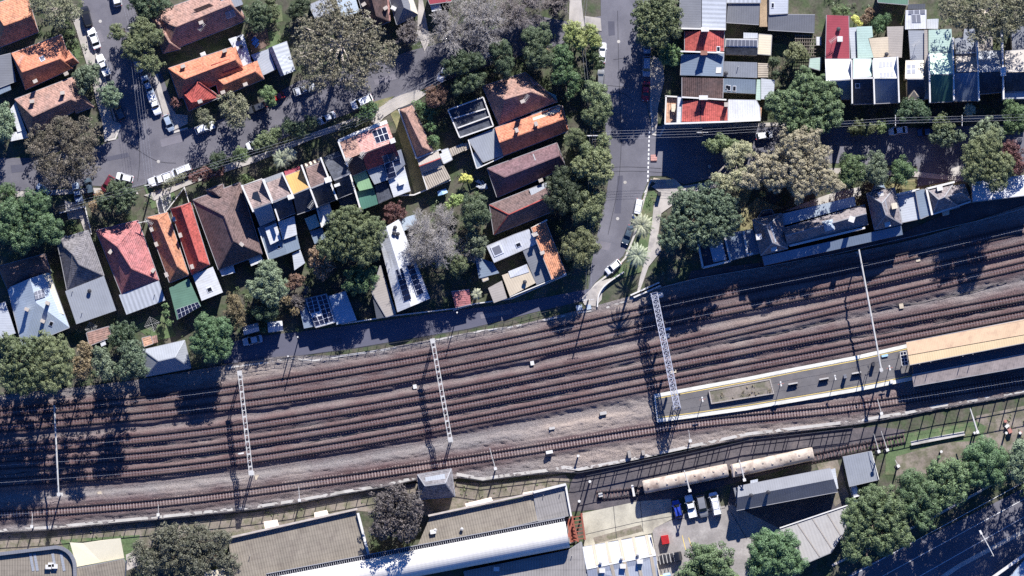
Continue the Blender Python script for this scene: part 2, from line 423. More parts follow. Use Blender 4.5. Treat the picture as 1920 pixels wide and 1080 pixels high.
    def chim(s, x, y, h=1.3, w=(.75, .5), m='chimney', pots=2, ang=None):
        h = h*1.25+.25
        z = s.z(x, y); p = P(x, y, z+h); a = s.ang if ang is None else ang
        mb = MB().box((p.x, p.y, z+h/2-.5), (w[0], w[1], h+1.), a).box((p.x, p.y, z+h+.06), (w[0]+.2, w[1]+.2, .14), a)
        o = mb.obj('chimney', m, s.last); mb = MB()
        for i in range(pots):
            t = (i-(pots-1)/2)*.4; q = Vector((p.x+math.cos(a)*t, p.y+math.sin(a)*t, z+h+.1)); mb.tube([q, q+Vector((0, 0, .4))], [.14, .11], 7)
        return s
    def put(s, x, y, kind):
        z = s.z(x, y); p = P(x, y, z)
        if kind == 'vent':
            MB().tube([p-Vector((0, 0, .1)), p+Vector((0, 0, .35)), p+Vector((0, 0, .4)), p+Vector((0, 0, .7)), p+Vector((0, 0, .82))], [.18, .18, .34, .36, .1], 9).obj('roof_vent', 'galv', s.last)
        elif kind == 'dvent':
            MB().tube([p-Vector((0, 0, .1)), p+Vector((0, 0, .3)), p+Vector((0, 0, .35)), p+Vector((0, 0, .7)), p+Vector((0, 0, .82))], [.22, .22, .42, .45, .12], 9).obj('roof_vent', 'darksteel', s.last)
        elif kind == 'pipe':
            MB().tube([p-Vector((0, 0, .1)), p+Vector((0, 0, .7))], .07, 6).obj('vent_pipe', 'galv', s.last)
        elif kind == 'ac':
            MB().box(p+Vector((0, 0, .4)), (1.1, .8, .8), s.ang).box(p+Vector((0, 0, .82)), (.8, .6, .06), s.ang).obj('air_conditioner', 'parapet', s.last)
        elif kind == 'box':
            MB().box(p+Vector((0, 0, .2)), (1.1, .8, .9), s.ang).box(p+Vector((0, 0, .68)), (1.2, .9, .08), s.ang).obj('roof_box', 'parapet', s.last)
        elif kind == 'aerial':
            mb = MB().tube([p-Vector((0, 0, .1)), p+Vector((0, 0, 2.2))], .035, 5)
            t = p+Vector((0, 0, 2.1)); a = s.ang+.6; d = Vector((math.cos(a), math.sin(a), 0)); n = Vector((-d.y, d.x, 0))
            mb.bar(t-d*.9, t+d*.9, .06)
            for k in range(-3, 4): mb.bar(t+d*k*.28-n*.45, t+d*k*.28+n*.45, .045)
            mb.obj('aerial', 'galv', s.last)
        return s
    def slab(s, quad, m, nm, up=.1, th=.08):
        T = []
        for x, y in quad: T.append(P(x, y, s.z(x, y)+up))
        n = len(T); V = T+[t-Vector((0, 0, th)) for t in T]
        a = sum(T[i].x*T[(i+1) % n].y-T[(i+1) % n].x*T[i].y for i in range(n)); f = tuple(range(n))
        F = [f, tuple(i+n for i in reversed(f))]+[((i+1) % n, i, i+n, (i+1) % n+n) for i in range(n)]
        if a < 0: F = [tuple(reversed(q)) for q in F]
        return mesh(nm, V, F, m, s.last)
    def sky(s, x, y, w=6, h=8, m='glass'):
        a = s.ang; c, n = math.cos(a), math.sin(a)
        q = [(x+i*w/2*c+j*h/2*n, y-i*w/2*n+j*h/2*c) for i, j in ((-1, -1), (1, -1), (1, 1), (-1, 1))]
        f = s.slab([(x+(u-x)*1.3, y+(v-y)*1.3) for u, v in q], 'frame', 'skylight', .1, .1)
        s.last, keep = s.last, s.last
        T = [P(u, v, s.z(u, v)+.13) for u, v in q]; MBo = MB().add(T, [(0, 3, 2, 1)])
        if sum(T[i].x*T[(i+1) % 4].y-T[(i+1) % 4].x*T[i].y for i in range(4)) > 0: MBo.F = [(0, 1, 2, 3)]
        mesh('pane', MBo.V, MBo.F, m, keep)
        return s
    def pv(s, quad, nx, ny, m='pv', up=.12):
        A, B, C, D = [Vector(q) for q in quad]
        s.slab(quad, 'frame', 'solar_frame', up, .06)
        V = []; F = []
        for i in range(nx):
            for j in range(ny):
                k = len(V)
                for u, v in ((i+.05, j+.04), (i+.95, j+.04), (i+.95, j+.96), (i+.05, j+.96)):
                    q = A.lerp(B, u/nx).lerp(D.lerp(C, u/nx), v/ny); V.append(P(q.x, q.y, s.z(q.x, q.y)+up+.02))
                a = sum(V[k+i2].x*V[k+(i2+1) % 4].y-V[k+(i2+1) % 4].x*V[k+i2].y for i2 in range(4))
                F.append((k, k+1, k+2, k+3) if a > 0 else (k+3, k+2, k+1, k))
        mesh('solar_panel', V, F, m, s.last); return s
    def bar(s, p, q, z1, w=.35, h=.5, m='parapet', nm='parapet', z0=None):
        a, b = P(*p, z1), P(*q, z1); d = (b-a).to_2d().normalized(); n = Vector((-d.y, d.x))*w/2
        poly = [(a.x+n.x, a.y+n.y), (b.x+n.x, b.y+n.y), (b.x-n.x, b.y-n.y), (a.x-n.x, a.y-n.y)]
        MB().prism(poly, z1-h if z0 is None else z0, z1).obj(nm, m, s.e); return s
# ================================================================== houses, north-west
ROW = 'houses along the street of parked cars'
H = House('orange tiled hip roof house cut by the top left corner of the photo', (30, 40))
H.hip([(-16, 10), (50, -14), (72, 60), (-4, 90)], [(8, 48), (58, 30)], 3.4, 6., 'orange_old', wall=True)
H = House('house with bright orange hip roof between a corrugated grey shed and the road', (85, 120))
H.hip([(22, 100), (115, 65), (136, 128), (48, 168)], [(42, 135), (112, 110)], 3.3, 5.9, 'orange').hip([(104, 104), (128, 94), (148, 118), (112, 136)], [(112, 120), (136, 108)], 3.25, 4.7, 'orange', wall=True)
H.chim(66, 152, 1.4).chim(124, 138, 1.2).sky(79, 110, 7, 7, 'pvgrey').put(40, 112, 'aerial')
H = House('low grey corrugated shed beside the bright orange hip roof', (10, 145), 'shed', name='shed')
H.mono([(-12, 108), (20, 100), (30, 152), (-12, 168)], [3.2, 3.2, 2.9, 2.9], 'midtin').mono([(-12, 170), (18, 155), (21, 168), (-12, 182)], 2.6, 'bluegrey', 'annex_roof')
H = House('faded pink brown tiled house with white rear addition above the big gum tree', (100, 215))
H.hip([(28, 186), (138, 144), (160, 196), (58, 256)], [(62, 218), (132, 186)], 3.3, 6.1, 'pinkbrown')
H.hip([(118, 172), (146, 168), (176, 200), (143, 212)], [(136, 188), (152, 186)], 3.2, 4.8, 'pinkbrown')
H.chim(60, 190, 1.5).chim(117, 174, 1.5)
H.mono([(19, 205), (29, 191), (48, 243), (33, 248)], 2.7, 'white', 'annex_roof').mono([(18, 250), (48, 243), (54, 258), (20, 265)], 2.5, 'white', 'annex_roof')
H = House('wide pink brown tiled house with a roof dip coloured dark as shade near the top edge', (370, 30))
H.hip([(278, 28), (430, -26), (462, 38), (312, 98)], [(330, 50), (432, 8)], 3.5, 6.2, 'pinkbrown')
H.hip([(280, 26), (300, 20), (338, 92), (306, 100)], [(292, 38), (318, 80)], 3.45, 5.2, 'pinkbrown')
H.mono([(362, 18), (392, 6), (420, 22), (386, 34)], [6.2, 6.2, 5.2, 5.2], 'choc', 'roof_well_shade', wall=False)  # south face coloured darker than the tiles, shade in the colour
H.mono([(413, -4), (447, -14), (456, 8), (422, 20)], 5.6, 'greytin', 'annex_roof')
H.pv([(422, 24), (438, 18), (442, 30), (426, 36)], 2, 1, 'pvgrey').chim(377, 42, 1.2).put(379, 52, 'aerial')
H = House('tiny pale roofed lean to cut by the top edge beside dark foliage', (300, 2), 'house')
H.mono([(281, -6), (298, -12), (302, 5), (286, 10)], 3.4, 'pinkbrown')
# big orange corner house
H = House('large bright orange hip roof corner house with white flat roof addition', (410, 140))
H.hip([(316, 128), (442, 86), (462, 138), (336, 184)], [(346, 148), (440, 112)], 3.4, 5.9, 'orange')
H.hip([(400, 140), (482, 114), (495, 148), (412, 182)], [(420, 158), (478, 134)], 3.4, 5.1, 'orange')
H.hip([(338, 168), (360, 140), (412, 182), (354, 208)], [(371, 152), (360, 192)], 3.38, 5.0, 'brickred')  # darker red than the main roof, holding the dim side's shade
H.mono([(395, 122), (431, 110), (456, 124), (419, 138)], [5.95, 5.95, 5.0, 5.0], 'brickred', 'roof_well_shade', wall=False)  # south face of the dip coloured dark red as shade
H.chim(343, 124, 1.4).chim(421, 95, 1.5).chim(460, 158, 1.1).chim(418, 173, 1.1).chim(375, 190, 1.1)
H.mono([(428, 73), (456, 64), (472, 117), (456, 124)], 3.6, 'white', 'annex_roof').put(448, 74, 'dvent').put(452, 88, 'dvent').put(438, 80, 'pipe').put(453, 97, 'pipe')
H.put(381, 102, 'ac')
H = House('pale blue tin roofed outbuilding joined to the orange corner house', (520, 110), 'outbuilding', name='outbuilding')
H.mono([(470, 103), (503, 92), (517, 130), (494, 141)], [3.2, 3.4, 3.4, 3.0], 'paletin', 'annex_roof')
H.gable([(503, 90), (527, 143), (553, 133), (537, 77)], 3.3, 4.7, 'ribtin', caps=None, t=.22)
H = House('pale grey tin roof showing under the edge of the huge mottled gum', (600, 14))
H.mono([(578, 10), (616, -6), (627, 20), (590, 34)], [3.6, 3.6, 3.2, 3.2], 'paletin').mono([(628, -8), (662, -20), (674, 22), (642, 34)], [3.2, 3.2, 3.6, 3.6], 'palebl', 'annex_roof')
H = House('dark brown gabled house with lit east edge coloured pink and verandah hip at the top edge', (700, 20))
H.hip([(664, -30), (722, -34), (731, 40), (690, 57)], [(692, -26), (706, 30)], 3.6, 6.2, 'choc')
H.mono([(724, -34), (727, -34), (732, 38), (729, 40)], 3.7, 'pink', 'annex_roof', wall=False)  # pink strip paints the lit east side beside the dark brown
H.chim(682, 8, 1.2).chim(690, 33, 1.1).chim(723, 15, 1.2)
H = House('grey green tin roofed cottage with sunlit slope coloured cream at the top edge beside a lane', (755, 15))
H.hip([(727, -14), (768, -20), (784, 27), (744, 46)], [(748, -16), (757, 14)], 3.5, 5.4, 'midtin', caps=None)
H.mono([(752, -16), (768, -20), (784, 27), (760, 13)], [5.35, 3.7, 3.7, 5.35], 'cream', 'annex_roof', wall=False)  # cream sheet on the east slope paints it as sunlit
H.put(738, 16, 'ac')
H = House('small red roof with white front cut by the top edge', (818, 6))
H.mono([(800, -8), (828, -16), (848, 2), (806, 8)], 4.2, 'maroon').mono([(806, 8), (824, 2), (828, 18), (810, 22)], 3.4, 'white', 'annex_roof')
# ================================================================== houses, centre
H = House('long narrow tan tiled gable building beside the grassed side yard', (780, 250))
H.hip([(748, 205), (773, 196), (812, 284), (781, 296)], [(762, 212), (793, 276)], 3.6, 5.6, 'pinkbrown')
H.bar((747, 203), (781, 297), 3.9, .3, .5).bar((781, 297), (812, 285), 3.8, .3, .4).bar((746, 204), (774, 195), 3.9, .25, .4, 'darktin')
H.mono([(812, 284), (826, 279), (829, 287), (815, 292)], 3.0, 'white', 'annex_roof')
H = House('brick rear cottage with red lined grey brown roof and slatted pergola behind', (805, 310))
H.gable([(782, 298), (822, 283), (830, 310), (790, 325)], 3.3, 4.3, 'taupe', 'brickred', t=.5)
H.mono([(792, 325), (832, 310), (845, 334), (801, 356)], 2.8, 'lattice', 'pergola_roof').bar((782, 296), (801, 356), 3., .2, .5)
H = House('bright white metal shed between the brick cottage and a striped pergola', (835, 292), 'shed', name='shed')
H.mono([(822, 284), (840, 278), (848, 299), (832, 307)], 3., 'white')
H = House('striped timber pergola beside the white metal shed', (858, 282), 'pergola', name='pergola')
H.mono([(840, 280), (868, 268), (871, 282), (846, 294)], 2.7, 'lattice', 'slat_roof', wall=False).mono([(868, 270), (878, 267), (879, 279), (872, 283)], 2.6, 'lattice', 'slat_roof', wall=False)
mb = MB()
for q in ((842, 281), (867, 270), (870, 281), (847, 292)): mb.bar(P(*q, 0), P(*q, 2.6), .12)
mb.obj('post', 'timber', H.e)
H = House('dark flat roofed extension with white parapets and a white beam', (880, 220))
H.mono([(840, 206), (906, 182), (925, 236), (862, 258)], 3.6, 'slate')
for a, b in (((840, 206), (906, 182)), ((906, 182), (925, 236)), ((925, 236), (862, 258)), ((862, 258), (840, 206)), ((850, 222), (910, 204)), ((858, 240), (918, 218))): H.bar(a, b, 4.1, .25, .7)
H = House('dark brown hip roof house with north slope coloured pale pink as if sunlit, shaded by trees', (975, 185))
H.hip([(905, 162), (985, 136), (1045, 190), (936, 234)], [(946, 186), (996, 172)], 3.6, 6.6, 'pinkbrown')
H.mono([(952, 160), (984, 141), (1010, 158), (980, 170)], [4.6, 3.9, 4.7, 6.4], 'pink', 'annex_roof', wall=False)  # pink sheet paints sunlight onto the north slope
H.chim(980, 190, 1.8).put(986, 186, 'aerial').mono([(1018, 168), (1042, 178), (1046, 192), (1022, 196)], [3.7, 3.2, 3.2, 3.7], 'paleg', 'annex_roof')
H = House('orange gable roof house with cream strip and red tiled south slope', (1000, 245))
H.gable([(928, 240), (1050, 198), (1064, 246), (944, 292)], 3.7, 5.9, 'orange', t=.52)
H.hip([(1040, 203), (1054, 198), (1066, 243), (1052, 250)], [(1048, 212), (1056, 236)], 3.75, 4.7, 'orange')
H.slab([(995, 213), (1049, 196), (1051, 209), (1000, 226)], 'cream', 'sheet', .06).name
H.chim(1005, 232, 1.).chim(969, 244, 1.4)
H = House('pale grey flat roofed rear addition between orange gable and striped pergola', (908, 280))
H.mono([(878, 262), (928, 241), (944, 290), (906, 304)], 3.4, 'greytin').mono([(884, 288), (897, 283), (906, 312), (893, 317)], 2.8, 'bluegrey', 'annex_roof').bar((878, 262), (894, 316), 3.5, .2, .3).bar((894, 316), (944, 293), 3.3, .2, .3)
H = House('mauve brown hip and gable house south of the orange gable', (985, 320))
H.hip([(914, 316), (1044, 268), (1061, 314), (932, 370)], [(946, 332), (1048, 292)], 3.6, 6.1, 'mauve')
H.slab([(997, 285), (999, 284), (1005, 300), (1003, 301)], 'gutter', 'flashing', .08).name
H.chim(1014, 338, 1.)
H = House('grey brown tiled house with red ridge lines half under the street trees', (975, 395))
H.hip([(918, 384), (1030, 340), (1042, 394), (926, 440)], [(954, 402), (1034, 366)], 3.6, 6.1, 'brown', 'brickred')
H.mono([(992, 355), (1026, 342), (1030, 358), (998, 372)], [4.4, 4.2, 4.9, 5.1], 'greytin', 'annex_roof', wall=False)
H.sky(972, 375, 5, 6, 'frame').put(952, 372, 'pipe')
H = House('white metal roofed corner house with orange tile front strip at the street end', (980, 480))
H.mono([(912, 462), (964, 440), (992, 430), (1009, 456), (926, 492)], [4.6, 4.6, 4.6, 4.0, 4.0], 'white')
H.sky(972, 459, 8, 6).put(1003, 440, 'box').sky(932, 469, 15, 15, 'pvgrey')
H.mono([(980, 470), (1008, 458), (1035, 522), (1006, 534)], [3.9, 3.9, 3.5, 3.5], 'midtin', 'annex_roof').mono([(890, 480), (924, 492), (936, 512), (898, 522)], 2.6, 'bluegrey', 'annex_roof')
H.mono([(996, 427), (1023, 416), (1061, 514), (1035, 524)], [5.0, 4.0, 4.0, 5.0], 'orange_old')
H.bar((996, 428), (1026, 412), 4.2, .3, .6).bar((1034, 524), (1062, 513), 4.2, .3, .6).chim(1003, 440, 1.).chim(1017, 474, 1.)
H.mono([(941, 516), (955, 511), (990, 497), (1005, 530), (956, 556)], 3.5, 'beige', 'annex_roof').slab([(953, 509), (988, 495), (992, 510), (957, 521)], 'white', 'sheet', .1).name
H.put(984, 529, 'dvent')
H.mono([(915, 540), (941, 526), (951, 559), (926, 568)], 3.2, 'taupe', 'annex_roof')
H.bar((1060, 514), (956, 557), 3.4, .2, .4)
H = House('small beige caravan like shed in the dark yard beside the white metal roof', (908, 515), 'shed', name='shed')
H.mono([(900, 512), (908, 505), (916, 524), (906, 528)], 2.4, 'beige')
H = House('small crimson roofed garage at the lane edge beside a clothes line', (865, 560), 'garage', name='garage')
H.mono([(846, 547), (880, 543), (883, 570), (854, 577)], [3., 3., 2.7, 2.7], 'red')
# ================================================================== houses, west row above the lane
TERR = 'terrace houses in the stepped row with party walls'
H = House('cream tin roof at the left edge of the photo above the railway trees', (5, 600))
H.mono([(-14, 575), (10, 566), (29, 624), (-14, 642)], [4.2, 4.2, 3.8, 3.8], 'paletin')
H = House('pale blue tin roofed house with sunlit slope coloured cream and rooftop solar above the tall railway trees', (70, 560))
H.hip([(14, 540), (92, 510), (130, 614), (42, 650)], [(56, 522), (68, 568)], 3.6, 5.9, 'palebl', None)
H.mono([(60, 522), (92, 510), (120, 590), (68, 568)], [5.85, 3.85, 3.85, 5.95], 'cream', 'annex_roof', wall=False)  # cream sheet gives the east slope a painted sunlit tint
H.pv([(64, 547), (82, 541), (85, 556), (67, 562)], 3, 2, 'pvgrey', .25).chim(50, 580, 1.2).chim(89, 568, 1.2).chim(80, 602, 1.2).sky(96, 607, 6, 7)
H.hip([(-4, 500), (84, 476), (96, 512), (14, 542)], [(14, 516), (78, 496)], 3.7, 5.6, 'brown')
H = House('grey tiled hip roof house with a square flat grey rear roof', (155, 500))
H.hip([(107, 450), (165, 432), (195, 517), (126, 546)], [(136, 476), (148, 496)], 3.6, 6.1, 'greytile')
H.hip([(106, 448), (124, 442), (132, 474), (112, 478)], [(116, 452), (124, 474)], 3.55, 4.7, 'greytile')
H.mono([(122, 546), (195, 517), (218, 582), (143, 608)], [3.9, 3.9, 3.4, 3.4], 'greytin', 'annex_roof').put(168, 546, 'dvent').put(136, 546, 'pipe').put(154, 586, 'pipe')
H = House('crimson tiled hip roof house with corrugated pale rear roof', (240, 480))
H.hip([(180, 432), (259, 413), (298, 525), (228, 552)], [(220, 462), (247, 504)], 3.6, 6.4, 'red')
H.mono([(200, 427), (218, 421), (226, 446), (212, 464)], [3.7, 3.7, 5.0, 5.2], 'red', 'annex_roof', wall=False).chim(207, 472, 1.1).chim(287, 507, 1.)
H.mono([(223, 553), (298, 526), (310, 563), (237, 590)], [3.7, 3.7, 3.3, 3.3], 'ribtin', 'annex_roof').put(290, 552, 'pipe')
H = House('semi detached house with orange east slope beside the bright red half', (315, 480), group='semi detached pair')
H.hip([(274, 408), (314, 398), (354, 516), (318, 530)], [(296, 412), (333, 500)], 3.8, 5.9, 'orange_old')
H.chim(284, 430, 1.2).chim(293, 458, 1.2).chim(312, 515, 1.2).put(280, 417, 'aerial')
H.mono([(317, 540), (354, 522), (377, 574), (332, 600)], [3.7, 3.7, 3.3, 3.3], 'green', 'annex_roof').pv([(331, 580), (371, 566), (376, 574), (335, 598)], 6, 2)
H = House('semi detached house with bright red east slope and white rear roof', (355, 450), group='semi detached pair')
H.hip([(320, 392), (357, 380), (393, 496), (360, 516)], [(340, 388), (374, 490)], 3.8, 5.9, 'brightred')
H.chim(326, 411, 1.2).chim(338, 441, 1.2).chim(360, 500, 1.2).slab([(357, 386), (363, 384), (366, 390), (359, 392)], 'orange_old', 'sheet', .1).name
H.mono([(361, 516), (399, 500), (418, 548), (378, 564)], [3.6, 3.6, 3.3, 3.3], 'white', 'annex_roof').sky(393, 543, 8, 7)
H = House('large brown tiled hip roof house between the red semi and the terrace row', (425, 430))
H.hip([(362, 375), (450, 342), (492, 476), (410, 506)], [(420, 404), (438, 452)], 3.7, 6.9, 'brown')
H.hip([(386, 357), (418, 345), (424, 372), (408, 374)], [(400, 358), (412, 368)], 3.6, 4.9, 'brown')
H.chim(453, 458, 1.).mono([(411, 506), (437, 495), (441, 511), (416, 518)], 3., 'white', 'annex_roof').mono([(466, 487), (489, 477), (494, 490), (471, 499)], 3., 'white', 'annex_roof')
z1, z2, z3 = 6.0, 9.0, 6.0
H = House('terrace house next to the brown hip roof with a roof well coloured dark as shade', (490, 380), group=TERR)
H.mono([(454, 349), (493, 336), (509, 379), (473, 392)], [z1, z1, z2, z2], 'pinkgrey').mono([(475, 393), (508, 381), (517, 411), (487, 424)], [z2, z2, z3, z3], 'greytin')
H.slab([(474, 361), (483, 358), (491, 380), (472, 372)], 'glass', 'roof_well_shade', .1).name  # dark sheet stands in for the shaded hollow of the well
H.bar((453, 347), (475, 397), 9.1, .35, 1.2, z0=5.).bar((473, 392), (509, 379), 8.9, .3, .5).mono([(453, 348), (491, 334), (493, 338), (455, 352)], 5.7, 'parapet', 'verandah_roof', wall=False)
H.mono([(484, 427), (517, 414), (538, 476), (504, 488)], [4.4, 4.4, 3.9, 3.9], 'bluegrey', 'annex_roof').mono([(496, 427), (518, 418), (527, 449), (507, 459)], 5.2, 'white', 'annex_roof').sky(523, 463, 5, 5).bar((484, 427), (504, 488), 4.6, .2, .4)
H = House('second terrace house with pink brown slope and grey verandah roof', (525, 370), group=TERR)
H.mono([(500, 343), (531, 331), (544, 365), (511, 378)], [z1, z1, z2, z2], 'pinkgrey').mono([(512, 381), (545, 367), (554, 399), (521, 413)], [z2, z2, z3, z3], 'slate')  # shade of the south slope put into its dark colour
H.mono([(495, 335), (528, 323), (531, 331), (498, 342)], [5.2, 5.2, 5.7, 5.7], 'midtin', 'verandah_roof', wall=False).bar((493, 336), (512, 381), 9., .5, 1.3, z0=5.).bar((512, 381), (523, 414), 8., .3, .8).bar((510, 379), (544, 366), 8.9, .3, .5)
H.chim(545, 369, 1.3, (1.1, .8), 'parapet').mono([(521, 416), (552, 405), (557, 440), (530, 450)], [4.8, 4.8, 4.5, 4.5], 'white', 'annex_roof').mono([(530, 451), (557, 441), (563, 466), (538, 476)], 3.8, 'bluegrey', 'annex_roof').mono([(548, 476), (563, 468), (572, 493), (552, 507)], 3.2, 'paletin', 'annex_roof')
H = House('terrace house with an ochre yellow roof slope in the middle of the stepped row', (560, 350), group=TERR)
H.mono([(535, 330), (566, 318), (580, 351), (550, 364)], [z1, z1, z2, z2], 'yellow').mono([(549, 366), (581, 353), (592, 390), (557, 402)], [z2, z2, z3, z3], 'slate')  # dark colour here carries the south slope's own shade
H.mono([(533, 321), (561, 311), (565, 318), (535, 329)], [5.2, 5.2, 5.7, 5.7], 'maroon', 'verandah_roof', wall=False).bar((529, 323), (549, 366), 8.9, .35, 1.3, z0=5.)
H.mono([(571, 410), (592, 401), (600, 424), (580, 432)], 4.2, 'paleg', 'annex_roof').put(584, 385, 'aerial')
H = House('terrace house with brown slope and striped cream verandah awning', (600, 340), group=TERR)
H.mono([(573, 315), (604, 304), (616, 339), (583, 352)], [z1, z1, z2, z2], 'brown').mono([(584, 354), (619, 340), (630, 374), (594, 388)], [z2, z2, z3, z3], 'slate')  # south slope darkened in colour to read as shaded
H.mono([(568, 308), (599, 296), (603, 304), (572, 314)], [5.2, 5.2, 5.7, 5.7], 'choc', 'verandah_roof', wall=False)
for k in range(4): H.slab([(571+k*8, 307-k*3), (575+k*8, 305.5-k*3), (578+k*8, 311-k*3), (574+k*8, 312.5-k*3)], 'cream', 'awning_stripe', .08)
H.bar((565, 309), (595, 389), 8.9, .35, 1.4, z0=5.).bar((594, 389), (604, 426), 5.3, .35, 1.).chim(615, 337, 1.4, (1.2, .9), 'parapet').mono([(596, 389), (618, 381), (628, 414), (604, 424)], 4.8, 'white', 'annex_roof').mono([(581, 434), (604, 426), (611, 446), (590, 458)], 3.5, 'bluegrey', 'annex_roof')
H = House('slate roofed terrace house at the eastern end of the stepped row', (640, 330), group=TERR)
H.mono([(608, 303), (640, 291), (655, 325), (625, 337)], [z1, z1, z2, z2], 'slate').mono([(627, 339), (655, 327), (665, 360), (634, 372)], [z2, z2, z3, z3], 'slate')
H.mono([(605, 295), (635, 283), (639, 291), (608, 302)], [5.2, 5.2, 5.7, 5.7], 'darktin', 'verandah_roof', wall=False).bar((601, 295), (632, 374), 8.9, .35, 1.4, z0=5.).chim(632, 347, 1.2, (1., .4), 'parapet').mono([(634, 373), (664, 362), (672, 384), (642, 396)], 3.6, 'darktin', 'annex_roof')
H = House('double fronted terrace with patchy left roof, pink right roof and rooftop solar panels', (700, 310))
H.mono([(636, 267), (667, 254), (678, 288), (650, 299)], [z1, z1, z2, z2], 'pinkbrown').mono([(667, 254), (727, 231), (739, 266), (678, 288)], [z1, z1, z2, z2], 'pink')
H.mono([(650, 300), (678, 289), (688, 318), (660, 330)], [z2, z2, z3, z3], 'choc').mono([(679, 289), (739, 267), (749, 297), (688, 319)], [z2, z2, z3, z3], 'brickred')  # both south slopes take darker tiles in place of shade
H.pv([(697, 246), (723, 237), (731, 261), (706, 269)], 3, 2)
H.slab([(634, 262), (665, 248), (667, 253), (636, 267)], 'paletin', 'sheet', .1).name; H.slab([(666, 247), (724, 224), (727, 231), (668, 253)], 'parapet', 'sheet', .1).name
H.mono([(633, 262), (666, 247), (667, 255), (636, 268)], 5.6, 'paletin', 'verandah_roof', wall=False).mono([(666, 247), (724, 224), (727, 232), (667, 255)], 5.6, 'cream', 'verandah_roof', wall=False)
H.chim(736, 264, 1.3, (.9, .8), 'parapet').chim(679, 288, 1.).chim(651, 299, 1.).put(681, 291, 'aerial').put(654, 303, 'aerial')
H.mono([(661, 331), (686, 320), (700, 352), (674, 358)], [5.2, 5.2, 4.8, 4.8], 'lgreen', 'annex_roof').mono([(688, 320), (718, 309), (728, 337), (702, 346)], 5.4, 'greytin', 'annex_roof')
H.mono([(718, 293), (752, 280), (760, 308), (728, 338)], [6.4, 6.4, 5.3, 5.3], 'greytin', 'annex_roof')
H.pv([(716, 293), (746, 283), (751, 298), (721, 307)], 3, 1, up=.3).pv([(720, 308), (736, 302), (744, 330), (727, 336)], 1, 3).pv([(736, 302), (750, 297), (752, 306), (738, 311)], 1, 1)
H.mono([(728, 339), (758, 311), (770, 358), (738, 370)], [4.6, 4.6, 4.3, 4.3], 'white', 'annex_roof').put(752, 343, 'box').mono([(702, 348), (727, 339), (737, 370), (710, 382)], 4., 'slate', 'annex_roof').mono([(664, 360), (700, 350), (710, 382), (676, 394)], 3.8, 'dgreen', 'annex_roof')
H.bar((634, 264), (652, 312), 8.8, .35, 1.4, z0=4.5).bar((652, 312), (677, 396), 6.6, .35, 1.2, z0=4.)
# ---- rear of the block by the lane
H = House('long white and blue metal roof building with two strips of solar panels by the lane', (760, 500), 'building', name='building')
H.gable([(708, 434), (746, 585), (806, 560), (748, 411)], 4.6, 5.6, 'white', None, t=.4)
H.pv([(741, 506), (754, 502), (772, 560), (757, 566)], 1, 6).pv([(762, 498), (775, 494), (795, 549), (782, 555)], 1, 6)
for q in ((741, 427), (739, 437), (746, 439)): H.put(*q, 'dvent')
H.mono([(748, 411), (778, 402), (784, 418), (756, 434)], 3.4, 'palebl', 'annex_roof').put(726, 492, 'pipe').put(730, 503, 'pipe').sky(734, 472, 3, 9)
H = House('narrow taupe roofed garage beside the long white building', (720, 560), 'garage', name='garage')
H.mono([(697, 548), (713, 498), (742, 588), (724, 594)], 3.3, 'taupe').mono([(697, 548), (712, 540), (724, 594), (706, 598)], 3., 'darktin', 'annex_roof')
H = House('pale blue flat garage roof by the lane next to the solar framed roof', (643, 578), 'garage', name='garage')
H.mono([(616, 556), (648, 546), (669, 600), (631, 608)], [3.4, 3.4, 3.1, 3.1], 'palebl')
H = House('garage with a white framed grid of solar panels on its roof', (600, 580), 'garage', name='garage')
H.mono([(572, 561), (612, 551), (629, 604), (592, 614)], 3.3, 'white').pv([(575, 561), (593, 556), (600, 583), (581, 588)], 2, 4).pv([(594, 556), (611, 552), (626, 601), (609, 606)], 2, 6).pv([(584, 596), (604, 591), (609, 606), (592, 611)], 2, 2)
H.mono([(560, 572), (572, 570), (590, 612), (570, 616)], 2.8, 'bluegrey', 'annex_roof')
H = House('left one of two small pale gabled sheds above the parked silver car', (470, 617), 'shed', name='shed', group='pair of pale lane sheds')
H.gable([(455, 613), (484, 606), (486, 620), (457, 628)], 2.6, 3.2, 'paletin', None)
H = House('right one of two small pale gabled sheds with a central roof seam', (516, 612), 'shed', name='shed', group='pair of pale lane sheds')
H.gable([(501, 605), (529, 602), (531, 619), (503, 623)], 2.6, 3.1, 'paletin', None)
H = House('grey blue hip roofed pavilion at the railway edge beside the round green tree', (315, 672), 'pavilion', name='pavilion')
H.hip([(268, 656), (346, 638), (358, 690), (274, 706)], [(297, 677), (328, 670)], 3.4, 5.6, 'greytin', 'greytin')
H = House('small terracotta roofed shed half hidden by trees at the railway edge', (187, 628), 'shed', name='shed')
H.mono([(162, 624), (204, 612), (208, 632), (168, 648)], 2.8, 'pinkbrown').mono([(187, 640), (196, 636), (199, 646), (190, 650)], 2.6, 'white', 'annex_roof')
H = House('little pale pink shed roof above the grey blue pavilion', (280, 642), 'shed', name='shed')
H.mono([(266, 634), (282, 630), (287, 644), (270, 650)], 2.5, 'peach').mono([(283, 631), (294, 628), (296, 642), (287, 644)], 2.3, 'pinkbrown', 'annex_roof')
